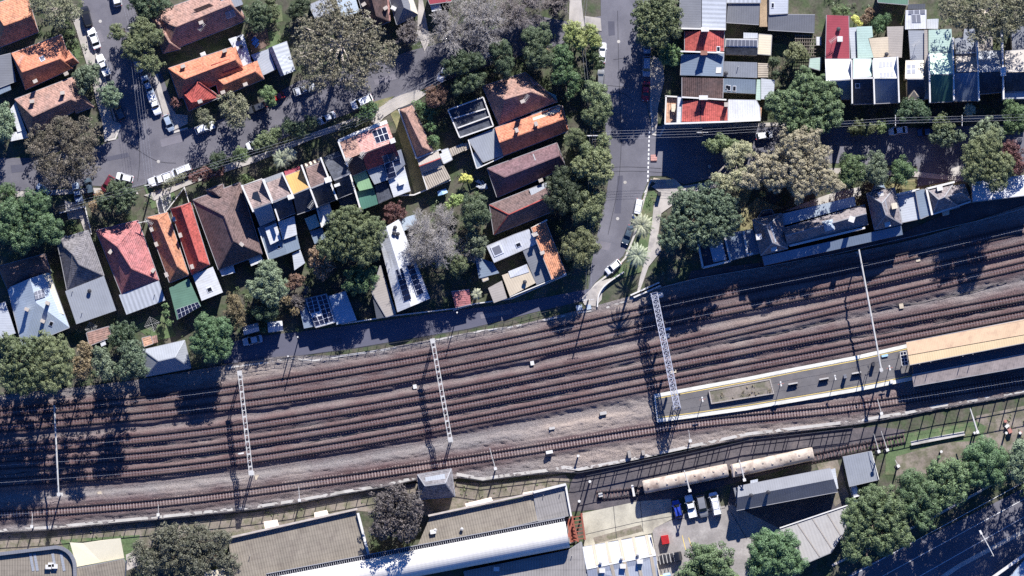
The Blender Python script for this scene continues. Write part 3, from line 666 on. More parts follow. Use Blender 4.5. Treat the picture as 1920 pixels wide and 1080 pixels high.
# ================================================================== terraces, north-east
NE = 'terrace houses on the corner block beside the wide road'
H = House('pair of grey ribbed tin roofs at the top of the corner terrace block', (1318, 25), group=NE)
H.mono([(1276, -20), (1315, -20), (1315, 52), (1274, 52)], [7.6, 7.8, 7.8, 7.6], 'midtin').mono([(1316, -20), (1362, -20), (1360, 54), (1316, 54)], [7.8, 7.4, 7.4, 7.8], 'ribtin')
H.bar((1272, 53), (1361, 55), 8.3, .3, .9)
H = House('large grey shed roofs with a pebbled strip behind the corner terraces', (1440, 30), 'building', name='building')
H.mono([(1365, 6), (1425, 6), (1423, 46), (1362, 42)], [4.2, 4.2, 3.6, 3.6], 'midtin').mono([(1362, -20), (1426, -20), (1426, 5), (1362, 5)], 4.5, 'ribtin').mono([(1426, -20), (1442, -20), (1440, 50), (1424, 50)], 3.4, 'pebble', 'annex_roof')
H.mono([(1443, -20), (1478, -20), (1477, 25), (1443, 27)], 4.4, 'paletin').mono([(1441, 27), (1528, 28), (1527, 61), (1440, 56)], [4.2, 4.2, 3.5, 3.5], 'midtin').sky(1449, 10, 4, 8)
H = House('corner terrace house with brick red roof below the grey ribbed roofs', (1320, 78), group=NE)
H.gable([(1284, 59), (1284, 97), (1357, 96), (1358, 57)], 7.0, 8.2, 'brickred', None, t=.5).sky(1347, 92, 8, 5).chim(1322, 55, 1.8, (1.4, .7), 'parapet', 3, 0)
H.mono([(1360, 72), (1421, 73), (1421, 89), (1359, 88)], [5.4, 5.4, 5.0, 5.0], 'parapet', 'annex_roof').pv([(1362, 74), (1420, 75), (1420, 87), (1361, 86)], 8, 1, 'pvgrey').mono([(1360, 90), (1420, 90), (1420, 104), (1360, 102)], [5., 5., 4.4, 4.4], 'slate', 'annex_roof').mono([(1394, 61), (1421, 62), (1421, 72), (1394, 72)], 3.2, 'paletin', 'annex_roof')
H.bar((1276, 96), (1358, 99), 8.6, .3, 1.)
H = House('cream roofed yard shed beside the striped pale annexe of the terraces', (1434, 83), 'shed', name='shed')
H.mono([(1423, 64), (1447, 66), (1445, 103), (1421, 101)], 3.1, 'cream')
H = House('terrace house with blue grey roof and one bright skylight', (1320, 120), group=NE)
H.gable([(1278, 102), (1276, 141), (1355, 143), (1357, 101)], 7.0, 8.0, 'bluegrey', None).slab([(1343, 126), (1353, 126), (1352, 137), (1342, 137)], 'parapet', 'skylight', .12).name
H.chim(1320, 99, 1.7, (1.2, .7), 'brick', 3, 0).mono([(1358, 115), (1420, 117), (1420, 146), (1357, 144)], [5.2, 5.2, 4.6, 4.6], 'greytin', 'annex_roof').put(1361, 138, 'dvent').put(1384, 125, 'pipe').mono([(1421, 118), (1441, 119), (1440, 145), (1421, 145)], 2.8, 'lattice', 'pergola_roof')
H = House('terrace house with dark brown roof and blue grey annexe', (1320, 165), group=NE)
H.gable([(1279, 145), (1279, 183), (1355, 184), (1356, 147)], 7.0, 8.0, 'choc', None).mono([(1357, 147), (1417, 149), (1417, 176), (1356, 173)], [5., 5., 4.5, 4.5], 'bluegrey', 'annex_roof').sky(1367, 165, 5, 8).sky(1377, 166, 5, 8).sky(1363, 163, 4, 6)
H.mono([(1419, 149), (1426, 149), (1426, 188), (1417, 187)], 3.4, 'paleg', 'annex_roof').mono([(1427, 147), (1453, 150), (1450, 186), (1427, 186)], 3., 'paletin', 'annex_roof').bar((1278, 182), (1362, 187), 8.6, .3, 1.).chim(1319, 183, 1.6, (1.6, .7), 'parapet', 4, 0)
H = House('white walled corner building with peach terrace, brick red roof and white flat roof', (1330, 208), 'corner building', name='house', group=NE)
H.mono([(1280, 189), (1313, 187), (1313, 228), (1278, 228)], [7.7, 8.4, 8.4, 7.7], 'brickred').mono([(1314, 187), (1364, 192), (1364, 226), (1314, 228)], [8.4, 7.7, 7.7, 8.4], 'brickred')
H.mono([(1366, 187), (1418, 188), (1424, 200), (1426, 224), (1365, 226)], 7.2, 'white').mono([(1250, 182), (1270, 184), (1268, 230), (1248, 230)], 4., 'peach', 'terrace_floor').mono([(1271, 182), (1279, 183), (1277, 231), (1269, 231)], 7.4, 'white')
H.bar((1247, 180), (1280, 182), 4.8, .3, 1.).bar((1249, 180), (1247, 233), 4.8, .3, 1.).bar((1247, 232), (1365, 228), 9.1, .35, 1.2).bar((1365, 228), (1426, 225), 8., .35, 1.).chim(1362, 196, 1.5, (.7, .7)).mono([(1259, 195), (1267, 195), (1266, 210), (1259, 209)], 5., 'cream', 'annex_roof').mono([(1418, 198), (1428, 202), (1427, 222), (1420, 223)], 4.5, 'peach', 'annex_roof')
H = House('small pale green shed roof above the large bushy street tree', (1529, 120), 'shed', name='shed')
H.mono([(1519, 110), (1539, 108), (1538, 132), (1517, 126)], 3., 'paleg')
H = House('slatted dark pergola over the yard behind the corner terraces', (1505, 90), 'pergola', name='pergola')
mb = MB()
for k in range(9): mb.bar(P(1492+k*4.2, 65, 2.7), P(1492+k*4.2, 106, 2.7), .1)
for k in range(7): mb.bar(P(1490, 66+k*6.5, 2.8), P(1530, 66+k*6.5, 2.8), .1)
mb.obj('slat_roof', 'timber', H.e); mb = MB()
for q in ((1492, 66), (1528, 66), (1528, 105), (1492, 105)): mb.bar(P(*q, 0), P(*q, 2.7), .12)
mb.obj('post', 'timber', H.e); H.mono([(1531, 69), (1539, 69), (1539, 85), (1531, 85)], 2.5, 'white', 'roof')
NR = 'terrace houses in the eastern row facing the tree lined street'  # south slopes in this row hold their shade in darker colours
H = House('terrace house with maroon roof, aerial and white north slope at the gap', (1570, 110), group=NR)
H.mono([(1550, 28), (1591, 30), (1593, 111), (1548, 110)], [5.6, 5.4, 5.4, 5.6], 'maroon').put(1572, 55, 'dvent').chim(1575, 73, 1.8, (.9, .9), 'parapet').put(1562, 76, 'aerial')
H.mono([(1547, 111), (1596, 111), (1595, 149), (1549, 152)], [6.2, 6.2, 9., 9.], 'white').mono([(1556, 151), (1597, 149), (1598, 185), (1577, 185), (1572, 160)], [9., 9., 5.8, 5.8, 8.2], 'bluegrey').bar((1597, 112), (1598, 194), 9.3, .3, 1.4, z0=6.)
for nm, x0, x1, xr in (('terrace house with pale mint north slope and south slope coloured dark as shade', 1599, 1636, 1),):
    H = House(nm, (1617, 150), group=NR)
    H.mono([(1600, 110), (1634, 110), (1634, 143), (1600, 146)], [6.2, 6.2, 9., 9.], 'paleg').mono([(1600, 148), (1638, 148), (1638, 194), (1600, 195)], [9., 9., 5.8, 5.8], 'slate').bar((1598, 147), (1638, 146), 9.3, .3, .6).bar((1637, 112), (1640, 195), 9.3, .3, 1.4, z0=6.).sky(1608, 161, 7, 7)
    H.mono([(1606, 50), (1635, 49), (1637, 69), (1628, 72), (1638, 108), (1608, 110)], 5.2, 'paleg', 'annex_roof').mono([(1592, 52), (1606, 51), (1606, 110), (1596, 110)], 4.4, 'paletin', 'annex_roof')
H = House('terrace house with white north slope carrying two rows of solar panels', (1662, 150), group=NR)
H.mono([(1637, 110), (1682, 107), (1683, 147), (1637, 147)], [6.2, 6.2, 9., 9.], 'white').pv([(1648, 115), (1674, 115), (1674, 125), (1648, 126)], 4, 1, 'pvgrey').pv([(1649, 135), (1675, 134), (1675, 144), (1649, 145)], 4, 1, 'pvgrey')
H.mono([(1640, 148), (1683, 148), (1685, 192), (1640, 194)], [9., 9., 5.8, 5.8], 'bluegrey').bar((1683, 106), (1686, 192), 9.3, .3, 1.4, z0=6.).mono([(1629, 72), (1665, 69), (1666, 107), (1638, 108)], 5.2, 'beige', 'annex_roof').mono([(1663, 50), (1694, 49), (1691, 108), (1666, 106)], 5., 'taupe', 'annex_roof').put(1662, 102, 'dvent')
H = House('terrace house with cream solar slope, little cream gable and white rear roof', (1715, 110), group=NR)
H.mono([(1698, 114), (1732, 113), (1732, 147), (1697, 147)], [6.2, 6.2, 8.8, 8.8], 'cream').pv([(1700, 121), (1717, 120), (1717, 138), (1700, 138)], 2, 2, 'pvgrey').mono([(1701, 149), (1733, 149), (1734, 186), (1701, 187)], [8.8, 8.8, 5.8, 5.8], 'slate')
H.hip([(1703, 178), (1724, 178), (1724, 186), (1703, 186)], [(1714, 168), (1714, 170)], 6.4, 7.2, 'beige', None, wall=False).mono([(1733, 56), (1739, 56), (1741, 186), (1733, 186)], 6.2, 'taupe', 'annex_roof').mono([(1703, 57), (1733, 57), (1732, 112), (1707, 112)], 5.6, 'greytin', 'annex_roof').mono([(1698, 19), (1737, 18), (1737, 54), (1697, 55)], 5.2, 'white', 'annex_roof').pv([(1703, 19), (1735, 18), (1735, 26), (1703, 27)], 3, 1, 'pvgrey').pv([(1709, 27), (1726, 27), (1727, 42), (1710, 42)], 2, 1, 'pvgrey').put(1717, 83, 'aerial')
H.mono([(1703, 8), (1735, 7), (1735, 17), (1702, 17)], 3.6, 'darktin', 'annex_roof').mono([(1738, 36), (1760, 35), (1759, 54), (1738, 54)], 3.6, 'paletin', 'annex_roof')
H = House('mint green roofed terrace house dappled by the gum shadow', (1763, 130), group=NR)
H.mono([(1742, 100), (1786, 100), (1787, 138), (1743, 140)], [6.2, 6.2, 8.8, 8.8], 'mint').mono([(1744, 141), (1786, 140), (1788, 190), (1744, 192)], [8.8, 8.8, 5.8, 5.8], 'dgreen').mono([(1741, 56), (1784, 54), (1786, 99), (1741, 99)], 5.6, 'paleg', 'annex_roof').bar((1742, 100), (1744, 192), 9.1, .3, 1.4, z0=6.).bar((1787, 70), (1789, 188), 9.1, .3, 1.4, z0=5.)  # deep green paints the shaded side of the mint roof
H = House('terrace house with brown dappled north slope and south slope coloured blue grey as shade', (1810, 130), group=NR)
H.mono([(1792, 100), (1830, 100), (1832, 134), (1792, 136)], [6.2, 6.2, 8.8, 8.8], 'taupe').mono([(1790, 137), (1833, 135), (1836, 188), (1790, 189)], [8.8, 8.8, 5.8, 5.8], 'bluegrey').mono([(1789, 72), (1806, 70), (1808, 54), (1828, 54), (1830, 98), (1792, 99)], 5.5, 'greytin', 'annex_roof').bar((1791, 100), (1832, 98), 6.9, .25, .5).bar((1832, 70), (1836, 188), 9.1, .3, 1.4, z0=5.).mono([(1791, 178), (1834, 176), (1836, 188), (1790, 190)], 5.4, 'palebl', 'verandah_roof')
H = House('terrace house with grey dappled north slope and south slope coloured dark slate as shade', (1856, 120), group=NR)
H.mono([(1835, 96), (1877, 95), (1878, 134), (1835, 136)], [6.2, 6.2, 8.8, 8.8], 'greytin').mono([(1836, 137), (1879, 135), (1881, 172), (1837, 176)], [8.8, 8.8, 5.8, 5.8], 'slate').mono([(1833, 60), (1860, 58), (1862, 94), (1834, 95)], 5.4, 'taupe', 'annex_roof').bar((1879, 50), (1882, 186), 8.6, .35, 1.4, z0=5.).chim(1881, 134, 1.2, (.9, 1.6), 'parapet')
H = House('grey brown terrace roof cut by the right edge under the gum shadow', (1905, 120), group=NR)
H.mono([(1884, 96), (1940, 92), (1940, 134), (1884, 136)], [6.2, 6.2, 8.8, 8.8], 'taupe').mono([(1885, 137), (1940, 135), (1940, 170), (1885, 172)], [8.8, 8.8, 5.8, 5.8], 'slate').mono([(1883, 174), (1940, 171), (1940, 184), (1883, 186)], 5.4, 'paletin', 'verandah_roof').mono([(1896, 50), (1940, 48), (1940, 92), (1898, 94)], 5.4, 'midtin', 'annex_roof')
H = House('deep green tin roof at the top edge behind the eastern terraces', (1672, 2), 'shed', name='shed')
H.mono([(1645, -20), (1704, -20), (1702, 9), (1646, 4)], 3.6, 'green')
# ================================================================== station
STZ = 5.8
H = House('old station building with dark hipped roofs and long blue grey platform awnings', (1560, 420), 'station building', name='station_building', wall='brick')
H.hip([(1411, 412), (1465, 400), (1477, 466), (1427, 479)], [(1438, 424), (1449, 455)], STZ+.6, 9.4, 'stationtile', 'greytin').mono([(1436, 424), (1447, 423), (1456, 454), (1444, 456)], 9.3, 'palebl', 'roof_crest', wall=False).chim(1423, 444, 1.8, (1., 1.), 'parapet', 2).put(1451, 467, 'box')
H.hip([(1421, 408), (1430, 395), (1446, 393), (1452, 402)], [(1433, 399), (1444, 398)], STZ, 6.8, 'slate', None, wall=False)
H.mono([(1467, 401), (1602, 368), (1605, 386), (1469, 423)], [STZ, STZ, STZ-.3, STZ-.3], 'palebl', 'awning')
H.gable([(1469, 428), (1622, 384), (1628, 420), (1476, 460)], STZ+.3, 8.0, 'stationtile', 'gutter', t=.45)
H.hip([(1541, 416), (1561, 411), (1565, 430), (1548, 434)], [(1552, 422), (1555, 423)], 8.0, 9.2, 'palebl', None, wall=False).chim(1597, 411, 1.4, (1., 1.), 'parapet', 2)
H.mono([(1429, 481), (1690, 423), (1693, 440), (1433, 498)], [STZ, STZ, STZ-.5, STZ-.5], 'bluegrey', 'awning').bar((1480, 461), (1622, 427), STZ+.6, .4, .6)
H.hip([(1625, 363), (1677, 352), (1691, 420), (1640, 431)], [(1654, 381), (1661, 403)], STZ+.7, 9.6, 'stationtile', 'gutter').mono([(1648, 378), (1661, 375), (1666, 405), (1655, 407)], 9.5, 'greytin', 'roof_crest', wall=False).chim(1677, 386, 1.9, (1., 1.), 'cream', 2)
H.put(1651, 364, 'box').put(1664, 421, 'box').hip([(1634, 360), (1641, 347), (1657, 346), (1661, 354)], [(1643, 352), (1655, 351)], STZ, 6.6, 'bluegrey', None, wall=False)
H.mono([(1682, 366), (1716, 359), (1725, 410), (1692, 417)], STZ-.6, 'paletin').mono([(1717, 358), (1733, 355), (1745, 402), (1726, 410)], STZ+.2, 'bluegrey').bar((1680, 365), (1724, 355), STZ+.2, .4, .8)
H.hip([(1739, 355), (1787, 345), (1799, 388), (1749, 402)], [(1760, 374), (1771, 369)], STZ+.4, 8.4, 'stationtile', 'gutter').hip([(1770, 352), (1808, 346), (1820, 376), (1790, 386)], [(1772, 369), (1804, 362)], STZ+.3, 7.8, 'stationtile', 'gutter').chim(1762, 352, 1.7, (1., 1.), 'parapet', 2)
H.bar((1737, 353), (1748, 403), STZ+.9, .4, 1.).bar((1737, 354), (1790, 341), STZ+.9, .4, 1.).bar((1748, 402), (1820, 378), STZ+.7, .3, .7).mono([(1766, 398), (1780, 394), (1780, 402), (1768, 405)], STZ-1, 'cream', 'awning')
H = House('flat roofed western annexe of the station with white parapets under the dark tree', (1365, 460), 'station annexe', name='station_annexe', wall='brick')
H.mono([(1308, 452), (1358, 440), (1369, 488), (1320, 500)], 4.6, 'slate').mono([(1327, 450), (1352, 444), (1362, 487), (1338, 492)], 4.9, 'palebl', 'annex_roof')
for a, b in (((1308, 451), (1318, 502)), ((1318, 502), (1370, 489)), ((1358, 440), (1370, 489)), ((1394, 433), (1402, 478)), ((1402, 478), (1412, 475))): H.bar(a, b, 5.2, .4, .8)
H.mono([(1360, 440), (1393, 433), (1400, 480), (1370, 488)], 4.3, 'bluegrey').mono([(1395, 433), (1411, 430), (1425, 474), (1402, 480)], 4.3, 'bluegrey')
H = House('long bright white roof dappled by tree shade at the right edge', (1870, 355), 'building', name='building')
H.mono([(1822, 342), (1940, 326), (1940, 364), (1824, 378)], [6., 6., 6.4, 6.4], 'white')
# ---- island platform canopy
H = House('long apricot and cream platform canopy with a stained lower awning', (1810, 665), 'platform canopy', name='platform_canopy')
H.mono([(1699, 642), (1940, 595), (1940, 624), (1703, 666)], [5.8, 5.8, 6.1, 6.1], 'canopy', wall=False).mono([(1703, 667), (1940, 625), (1940, 639), (1706, 684)], [6.1, 6.1, 6., 6.], 'canopyhi', wall=False)
H.mono([(1710, 703), (1940, 660), (1940, 684), (1713, 724)], [4.3, 4.3, 3.9, 3.9], 'canopylow', wall=False)
MB().prism(px([(1708, 676), (1940, 632), (1940, 662), (1711, 706)]), 0, 4.1).obj('wall', 'darktin', H.e)  # coloured charcoal to paint the shadow in the canopy gap
mb = MB()
for k in range(8):
    x = 1712+k*32
    for y0, zt in ((648-(x-1712)*.195, 5.6), (716-(x-1712)*.18, 3.8)): mb.tube([P(x, y0, .9), P(x, y0, zt)], .09, 8)
mb.obj('column', 'darksteel', H.e)
H.faces and [H.put(*q, 'pipe') for q in ((1724, 683), (1745, 679), (1805, 668), (1824, 664))]
# ================================================================== industrial south
H = House('long khaki ribbed industrial building with white vaulted roof light at the bottom edge', (800, 1010), 'industrial building', name='industrial_building')
H.mono([(428, 1012), (668, 958), (692, 1046), (470, 1100), (440, 1100)], [5.4, 5.4, 5.9, 5.9, 5.9], 'khaki').mono([(806, 970), (1001, 929), (1008, 976), (780, 1030)], [5.4, 5.4, 5.9, 5.9], 'khaki')
H.mono([(1001, 927), (1062, 911), (1070, 966), (1009, 977)], 5.8, 'greyrib')
H.bar((430, 1008), (670, 954), 6.3, .4, 1.5, 'chimney').bar((803, 967), (1002, 924), 6.3, .4, 1.5, 'chimney').bar((1000, 923), (1061, 908), 6.6, .5, 1.2, 'parapet').bar((671, 962), (692, 1044), 6.2, .5, 1.2).bar((1060, 908), (1071, 968), 6.3, .35, .8, 'parapet')
H.put(866, 992, 'vent').put(812, 997, 'box').put(816, 994, 'vent').put(1019, 929, 'pipe').put(1050, 926, 'pipe').put(469, 1041, 'pipe')
mb = MB(); mb2 = MB()   # clerestory strip
a, b = P(500, 1080, 6.9), P(1060, 974, 6.9); d = (b-a).normalized(); n = Vector((-d.y, d.x, 0))
mb.bar(a+n*.45, b+n*.45, .16, .5).bar(a-n*.5, b-n*.5, .16, .5)
k = 0
while k*.45 < (b-a).length: mb.bar(a+d*k*.45+n*.5, a+d*k*.45-n*.5, .13, .2); k += 1
mb.obj('clerestory_frame', 'gutter', H.e)
q = [a+n*.5, b+n*.5, b-n*.5, a-n*.5]; MB().prism(q, 5.2, 6.72).obj('clerestory_glazing', 'glass', H.e)
a, b = P(486, 1112, 6.3), P(1064, 1002, 6.3); d = (b-a).normalized(); n = Vector((-d.y, d.x, 0)); mb = MB(); V = []; F = []; K = 20
for i in range(K+1):
    t = math.pi*i/K; o = n*math.cos(t)*2.75+Vector((0, 0, .2+math.sin(t)*2.3)); V += [a+o, b+o]
for i in range(K): F.append((2*i, 2*i+1, 2*i+3, 2*i+2))
F.append(tuple(range(0, 2*K+2, 2))); F.append(tuple(range(2*K+1, 0, -2)))
F = [tuple(reversed(f)) for f in F]
mb.add(V, F); H.e and mesh('vault_roof', mb.V, mb.F, 'vault', H.e)
MB().prism([a+n*2.6, b+n*2.6, b-n*2.6, a-n*2.6], 0, 6.45).obj('wall', 'walls', H.e)
H.mono([(870, 1072), (1066, 1032), (1090, 1016), (1103, 1100), (876, 1100)], 5.2, 'greyrib').put(931, 1067, 'box').put(1072, 1042, 'pipe')
H = House('red steel porch with diagonal braces at the end of the vaulted building', (1078, 990), 'porch', name='porch', wall='redsteel')
H.mono([(1062, 974), (1073, 970), (1082, 1014), (1069, 1018)], 3., 'redsteel', wall=False); mb = MB()
for k in range(7): mb.bar(P(1074+k*.2, 970+k*7, 4), P(1092+k*.6, 967+k*7, 4), .18)
mb.bar(P(1072, 966, 4.), P(1084, 1016, 4.), .3).bar(P(1090, 962, 4.), P(1097, 1012, 4.), .35).bar(P(1064, 1010, 4.2), P(1074, 974, 4.2), .35)
mb.obj('beam', 'redsteel', H.e); mb = MB()
for q in ((1072, 968), (1084, 1014), (1091, 964), (1096, 1010)): mb.bar(P(*q, 0), P(*q, 4), .3)
mb.obj('post', 'redsteel', H.e)
H = House('white striped factory roof with round vents at the bottom edge beside the red crate', (1160, 1050), 'factory', name='factory')
H.mono([(1092, 1026), (1221, 1003), (1230, 1042), (1100, 1068)], [4.6, 4.6, 5.6, 5.6], 'white').mono([(1100, 1069), (1230, 1043), (1240, 1100), (1106, 1100)], [5.6, 5.6, 4.4, 4.4], 'paletin')
for k in range(5):
    x = 1109+k*25; H.slab([(x, 1023.5-(x-1092)*.178+1), (x+6, 1022-(x-1092)*.178+1), (x+14, 1063-(x-1092)*.2), (x+8, 1064-(x-1092)*.2)], 'beige', 'rooflight', .07); H.slab([(x+9, 1067-(x-1092)*.2), (x+15, 1066-(x-1092)*.2), (x+24, 1096-(x-1092)*.02), (x+18, 1096)], 'beige', 'rooflight', .07)
for q in ((1126, 1055), (1165, 1047), (1196, 1040)): H.put(*q, 'vent')
for q in ((1129, 1070), (1168, 1062), (1200, 1053)): H.put(*q, 'box')
H.bar((1221, 1003), (1240, 1095), 5.3, .2, .3, 'cream')
H = House('long charcoal gabled workshop hut beside the tank wagons', (1475, 920), 'workshop', name='workshop')
H.gable([(1384, 912), (1557, 878), (1571, 922), (1381, 957)], 4.4, 5.6, 'midtin', None, t=.46).put(1408, 929, 'dvent').put(1440, 923, 'dvent')
H.mono([(1558, 880), (1566, 878), (1572, 916), (1556, 920)], 3.4, 'paletin', 'annex_roof').mono([(1375, 915), (1391, 911), (1380, 948), (1380, 936)], 3.4, 'midtin', 'annex_roof').mono([(1407, 901), (1421, 898), (1421, 906), (1407, 908)], 3.6, 'paletin', 'annex_roof')
H = House('pale grey pitched shed beside the trackside lawn', (1612, 880), 'shed', name='shed')
H.mono([(1580, 857), (1634, 846), (1648, 899), (1592, 912)], [3.6, 3.6, 3.2, 3.2], 'greytin').bar((1634, 846), (1648, 899), 3.5, .15, .2)
H = House('wide pale canopy roof with long seams between the yard trees', (1535, 1000), 'canopy', name='yard_canopy')
H.mono([(1462, 992), (1590, 949), (1590, 985), (1558, 1036), (1511, 1056)], 4., 'yardroof', wall=False).bar((1462, 990), (1590, 947), 4.2, .25, .3)
for k in range(3): H.slab([(1494+k*28, 982-k*9.5), (1496+k*28, 981.5-k*9.5), (1538+k*22, 1043-k*16), (1536+k*22, 1044-k*16)], 'taupe', 'seam', .07)
mb = MB()
for q in ((1468, 993), (1585, 953), (1555, 1034), (1513, 1052)): mb.bar(P(*q, 0), P(*q, 3.8), .2)
mb.obj('post', 'galv', H.e)
H = House('signal box with grey tiled hip roof standing in the trackside wall', (817, 905), 'signal box', name='signal_box', wall='brick')
H.hip([(783, 890), (846, 879), (853, 931), (787, 936)], [(797, 911), (835, 906)], 5.2, 7.2, 'greytile', 'gutter')
H.mono([(797, 895), (834, 888), (836, 905), (798, 911)], [6.4, 6.4, 7.2, 7.2], 'greytin', 'annex_roof', wall=False)
H = House('curved khaki roofed building in the bottom left corner with dark parapet', (60, 1060), 'building', name='building')
arc = [(104+36*math.sin(t), 1064-38*math.cos(t)) for t in [i*math.pi/2/8 for i in range(9)]]
H.mono([(-20, 1042)]+arc+[(140, 1100), (-20, 1100)], 5., 'khaki')
mb = MB().strip([P(x, y, 5.7) for x, y in [(-20, 1041)]+arc+[(141, 1100)]], .7, 3., 5.7); mb  .obj('parapet', 'midtin', H.e)
for q in ((91, 1063), (96, 1059), (103, 1062)): H.put(*q, 'box')
for x in (54, 62, 96, 112): H.slab([(x, 1038), (x+5, 1037), (x+11, 1070), (x+6, 1071)], 'greytin', 'rooflight', .07)
H.mono([(142, 1066), (232, 1048), (237, 1062), (232, 1100), (142, 1100)], 4.2, 'khaki').bar((237, 1050), (234, 1100), 4.4, .25, .3, 'darktin')
H = House('cream shade sail stretched over the yard in the bottom left corner', (182, 1037), 'shade sail', name='shade_sail')
H.mono([(131, 1017), (155, 1018), (190, 1013), (226, 1009), (233, 1046), (190, 1054), (144, 1063)], [3.8, 3.6, 3.6, 3.9, 3.4, 3.3, 3.5], 'sail', 'sail', wall=False); mb = MB()
for q in ((131, 1017), (226, 1009), (233, 1046), (144, 1063)): mb.tube([P(*q, 0), P(*q, 3.9)], .06, 7)
mb.obj('post', 'galv', H.e)
for i, (q, lb) in enumerate((([(494, 978), (520, 974), (523, 985), (497, 992)], 'pale angled awning panel beside the cluttered yard corner, westmost of four'), ([(589, 961), (613, 956), (616, 964), (590, 971)], 'small pale awning panel between the trackside wall and the khaki roof'), ([(872, 944), (921, 932), (925, 941), (875, 954)], 'long cream awning panel over the trackside wall of the khaki roof'), ([(980, 924), (1000, 920), (1000, 931), (981, 932)], 'cream awning panel at the corner of the grey annexe roof'))):
    H = House(lb, q[0], 'awning', 'awning panels over the trackside wall', 'awning'); H.mono(q, [4.4, 4.4, 5., 5.], 'awningp', 'sheet', wall=False); MB().bar(P(*q[2], 4.8), P(*q[2], 0), .1).bar(P(*q[3], 4.8), P(*q[3], 0), .1).obj('post', 'galv', H.e)
H = House('pale roofed building cut by the bottom right corner of the photo', (1900, 1070), 'building', name='building')
H.mono([(1868, 1110), (1925, 1046), (1960, 1030), (1960, 1110)], 6., 'palebl').bar((1860, 1084), (1935, 1030), 6.6, .6, 1., 'parapet')
H = House('rough pale rooftop half buried in the bottom left gum tree', (405, 1075), 'shed', name='shed')
H.mono([(384, 1074), (426, 1064), (436, 1100), (388, 1100)], 3., 'cream').mono([(394, 1042), (407, 1040), (409, 1052), (396, 1054)], 2.6, 'orange_old', 'annex_roof')
# ================================================================== ground and roads
o = MB().prism([(-1500, -1500), (1500, -1500), (1500, 1500), (-1500, 1500)], -.5, 0.).obj('ground', 'soil'); tag(o, kind='structure')
sheet('road', [(148, -20), (238, -20), (300, 130), (340, 240), (300, 320), (230, 330), (222, 262), (214, 225), (180, 110)], 'asphalt2', .05)
sheet('road', [(-20, 296), (60, 296), (160, 284), (225, 258), (345, 244), (420, 222), (480, 196), (560, 152), (650, 132), (720, 112), (770, 95), (900, 62), (1010, 30), (1062, 40), (1128, 30), (1132, 70), (1060, 80), (930, 118), (840, 150), (760, 178), (690, 200), (600, 232), (480, 280), (390, 306), (330, 330), (250, 352), (170, 348), (60, 356), (-20, 362)], 'asphalt2', .06)
sheet('road', [(1126, -20), (1166, -20), (1172, 80), (1205, 160), (1222, 240), (1219, 330), (1203, 370), (1188, 440), (1168, 480), (1118, 528), (1104, 545), (1108, 500), (1120, 440), (1136, 370), (1146, 300), (1136, 250), (1128, 120)], 'asphalt', .07)
sheet('road', [(1160, -20), (1218, -20), (1222, 120), (1224, 240), (1205, 160), (1172, 80)], 'asphalt', .065)
sheet('road', [(1218, 236), (1420, 238), (1700, 240), (1940, 232), (1940, 318), (1830, 326), (1720, 312), (1560, 306), (1350, 330), (1284, 346), (1250, 330), (1218, 330)], 'asphalt', .062)
sheet('lane', [(418, 646), (470, 632), (560, 622), (640, 612), (740, 598), (870, 580), (950, 570), (1030, 556), (1112, 540), (1108, 560), (1085, 566), (1000, 586), (930, 604), (880, 616), (800, 630), (650, 655), (560, 668), (470, 678), (420, 682)], 'laneasph', .05)
sheet('road', [(1940, 905), (1780, 985), (1600, 1072), (1560, 1100), (1960, 1100), (1960, 905)], 'asphalt', .05)
for i, (a, b) in enumerate((((1940, 893), (1540, 1110)), ((1940, 925), (1600, 1110)), ((1940, 958), (1690, 1100)))):
    mb = MB().strip([P(*a), P(*b)], .11, .02, .07); tag(mb.obj('lane_marking', 'wline'), kind='structure')
mb = MB().strip([P(1940, 985), P(1800, 1060), P(1740, 1100)], .9, 0, .14); tag(mb.obj('kerb', 'kerb'), kind='structure')
mb = MB().strip([P(1940, 860), P(1836, 922), P(1740, 975), P(1560, 1060)], .5, 0, .16); tag(mb.obj('kerb', 'kerb'), kind='structure')
# centre dashes, stop line, painted blocks
mb = MB()
for k in range(12): mb.strip([P(1217.5-k*.25, 246+k*8.2), P(1217.3-k*.25, 250.5+k*8.2)], .26, .05, .085)
mb.strip([P(1211, 356), P(1206, 366)], .12, .05, .085)
tag(mb.obj('lane_marking', 'wline'), kind='structure')
sheet('paving', [(1222, 340), (1226, 333), (1238, 336), (1237, 348)], 'beige', .16); sheet('paving', [(1248, 336), (1266, 336), (1260, 350), (1250, 347)], 'beige', .165)
sheet('paving', [(1296, 508), (1430, 492), (1600, 460), (1693, 436), (1824, 378), (1960, 358), (1960, 374), (1700, 450), (1420, 503), (1290, 526)], 'siding', .055)
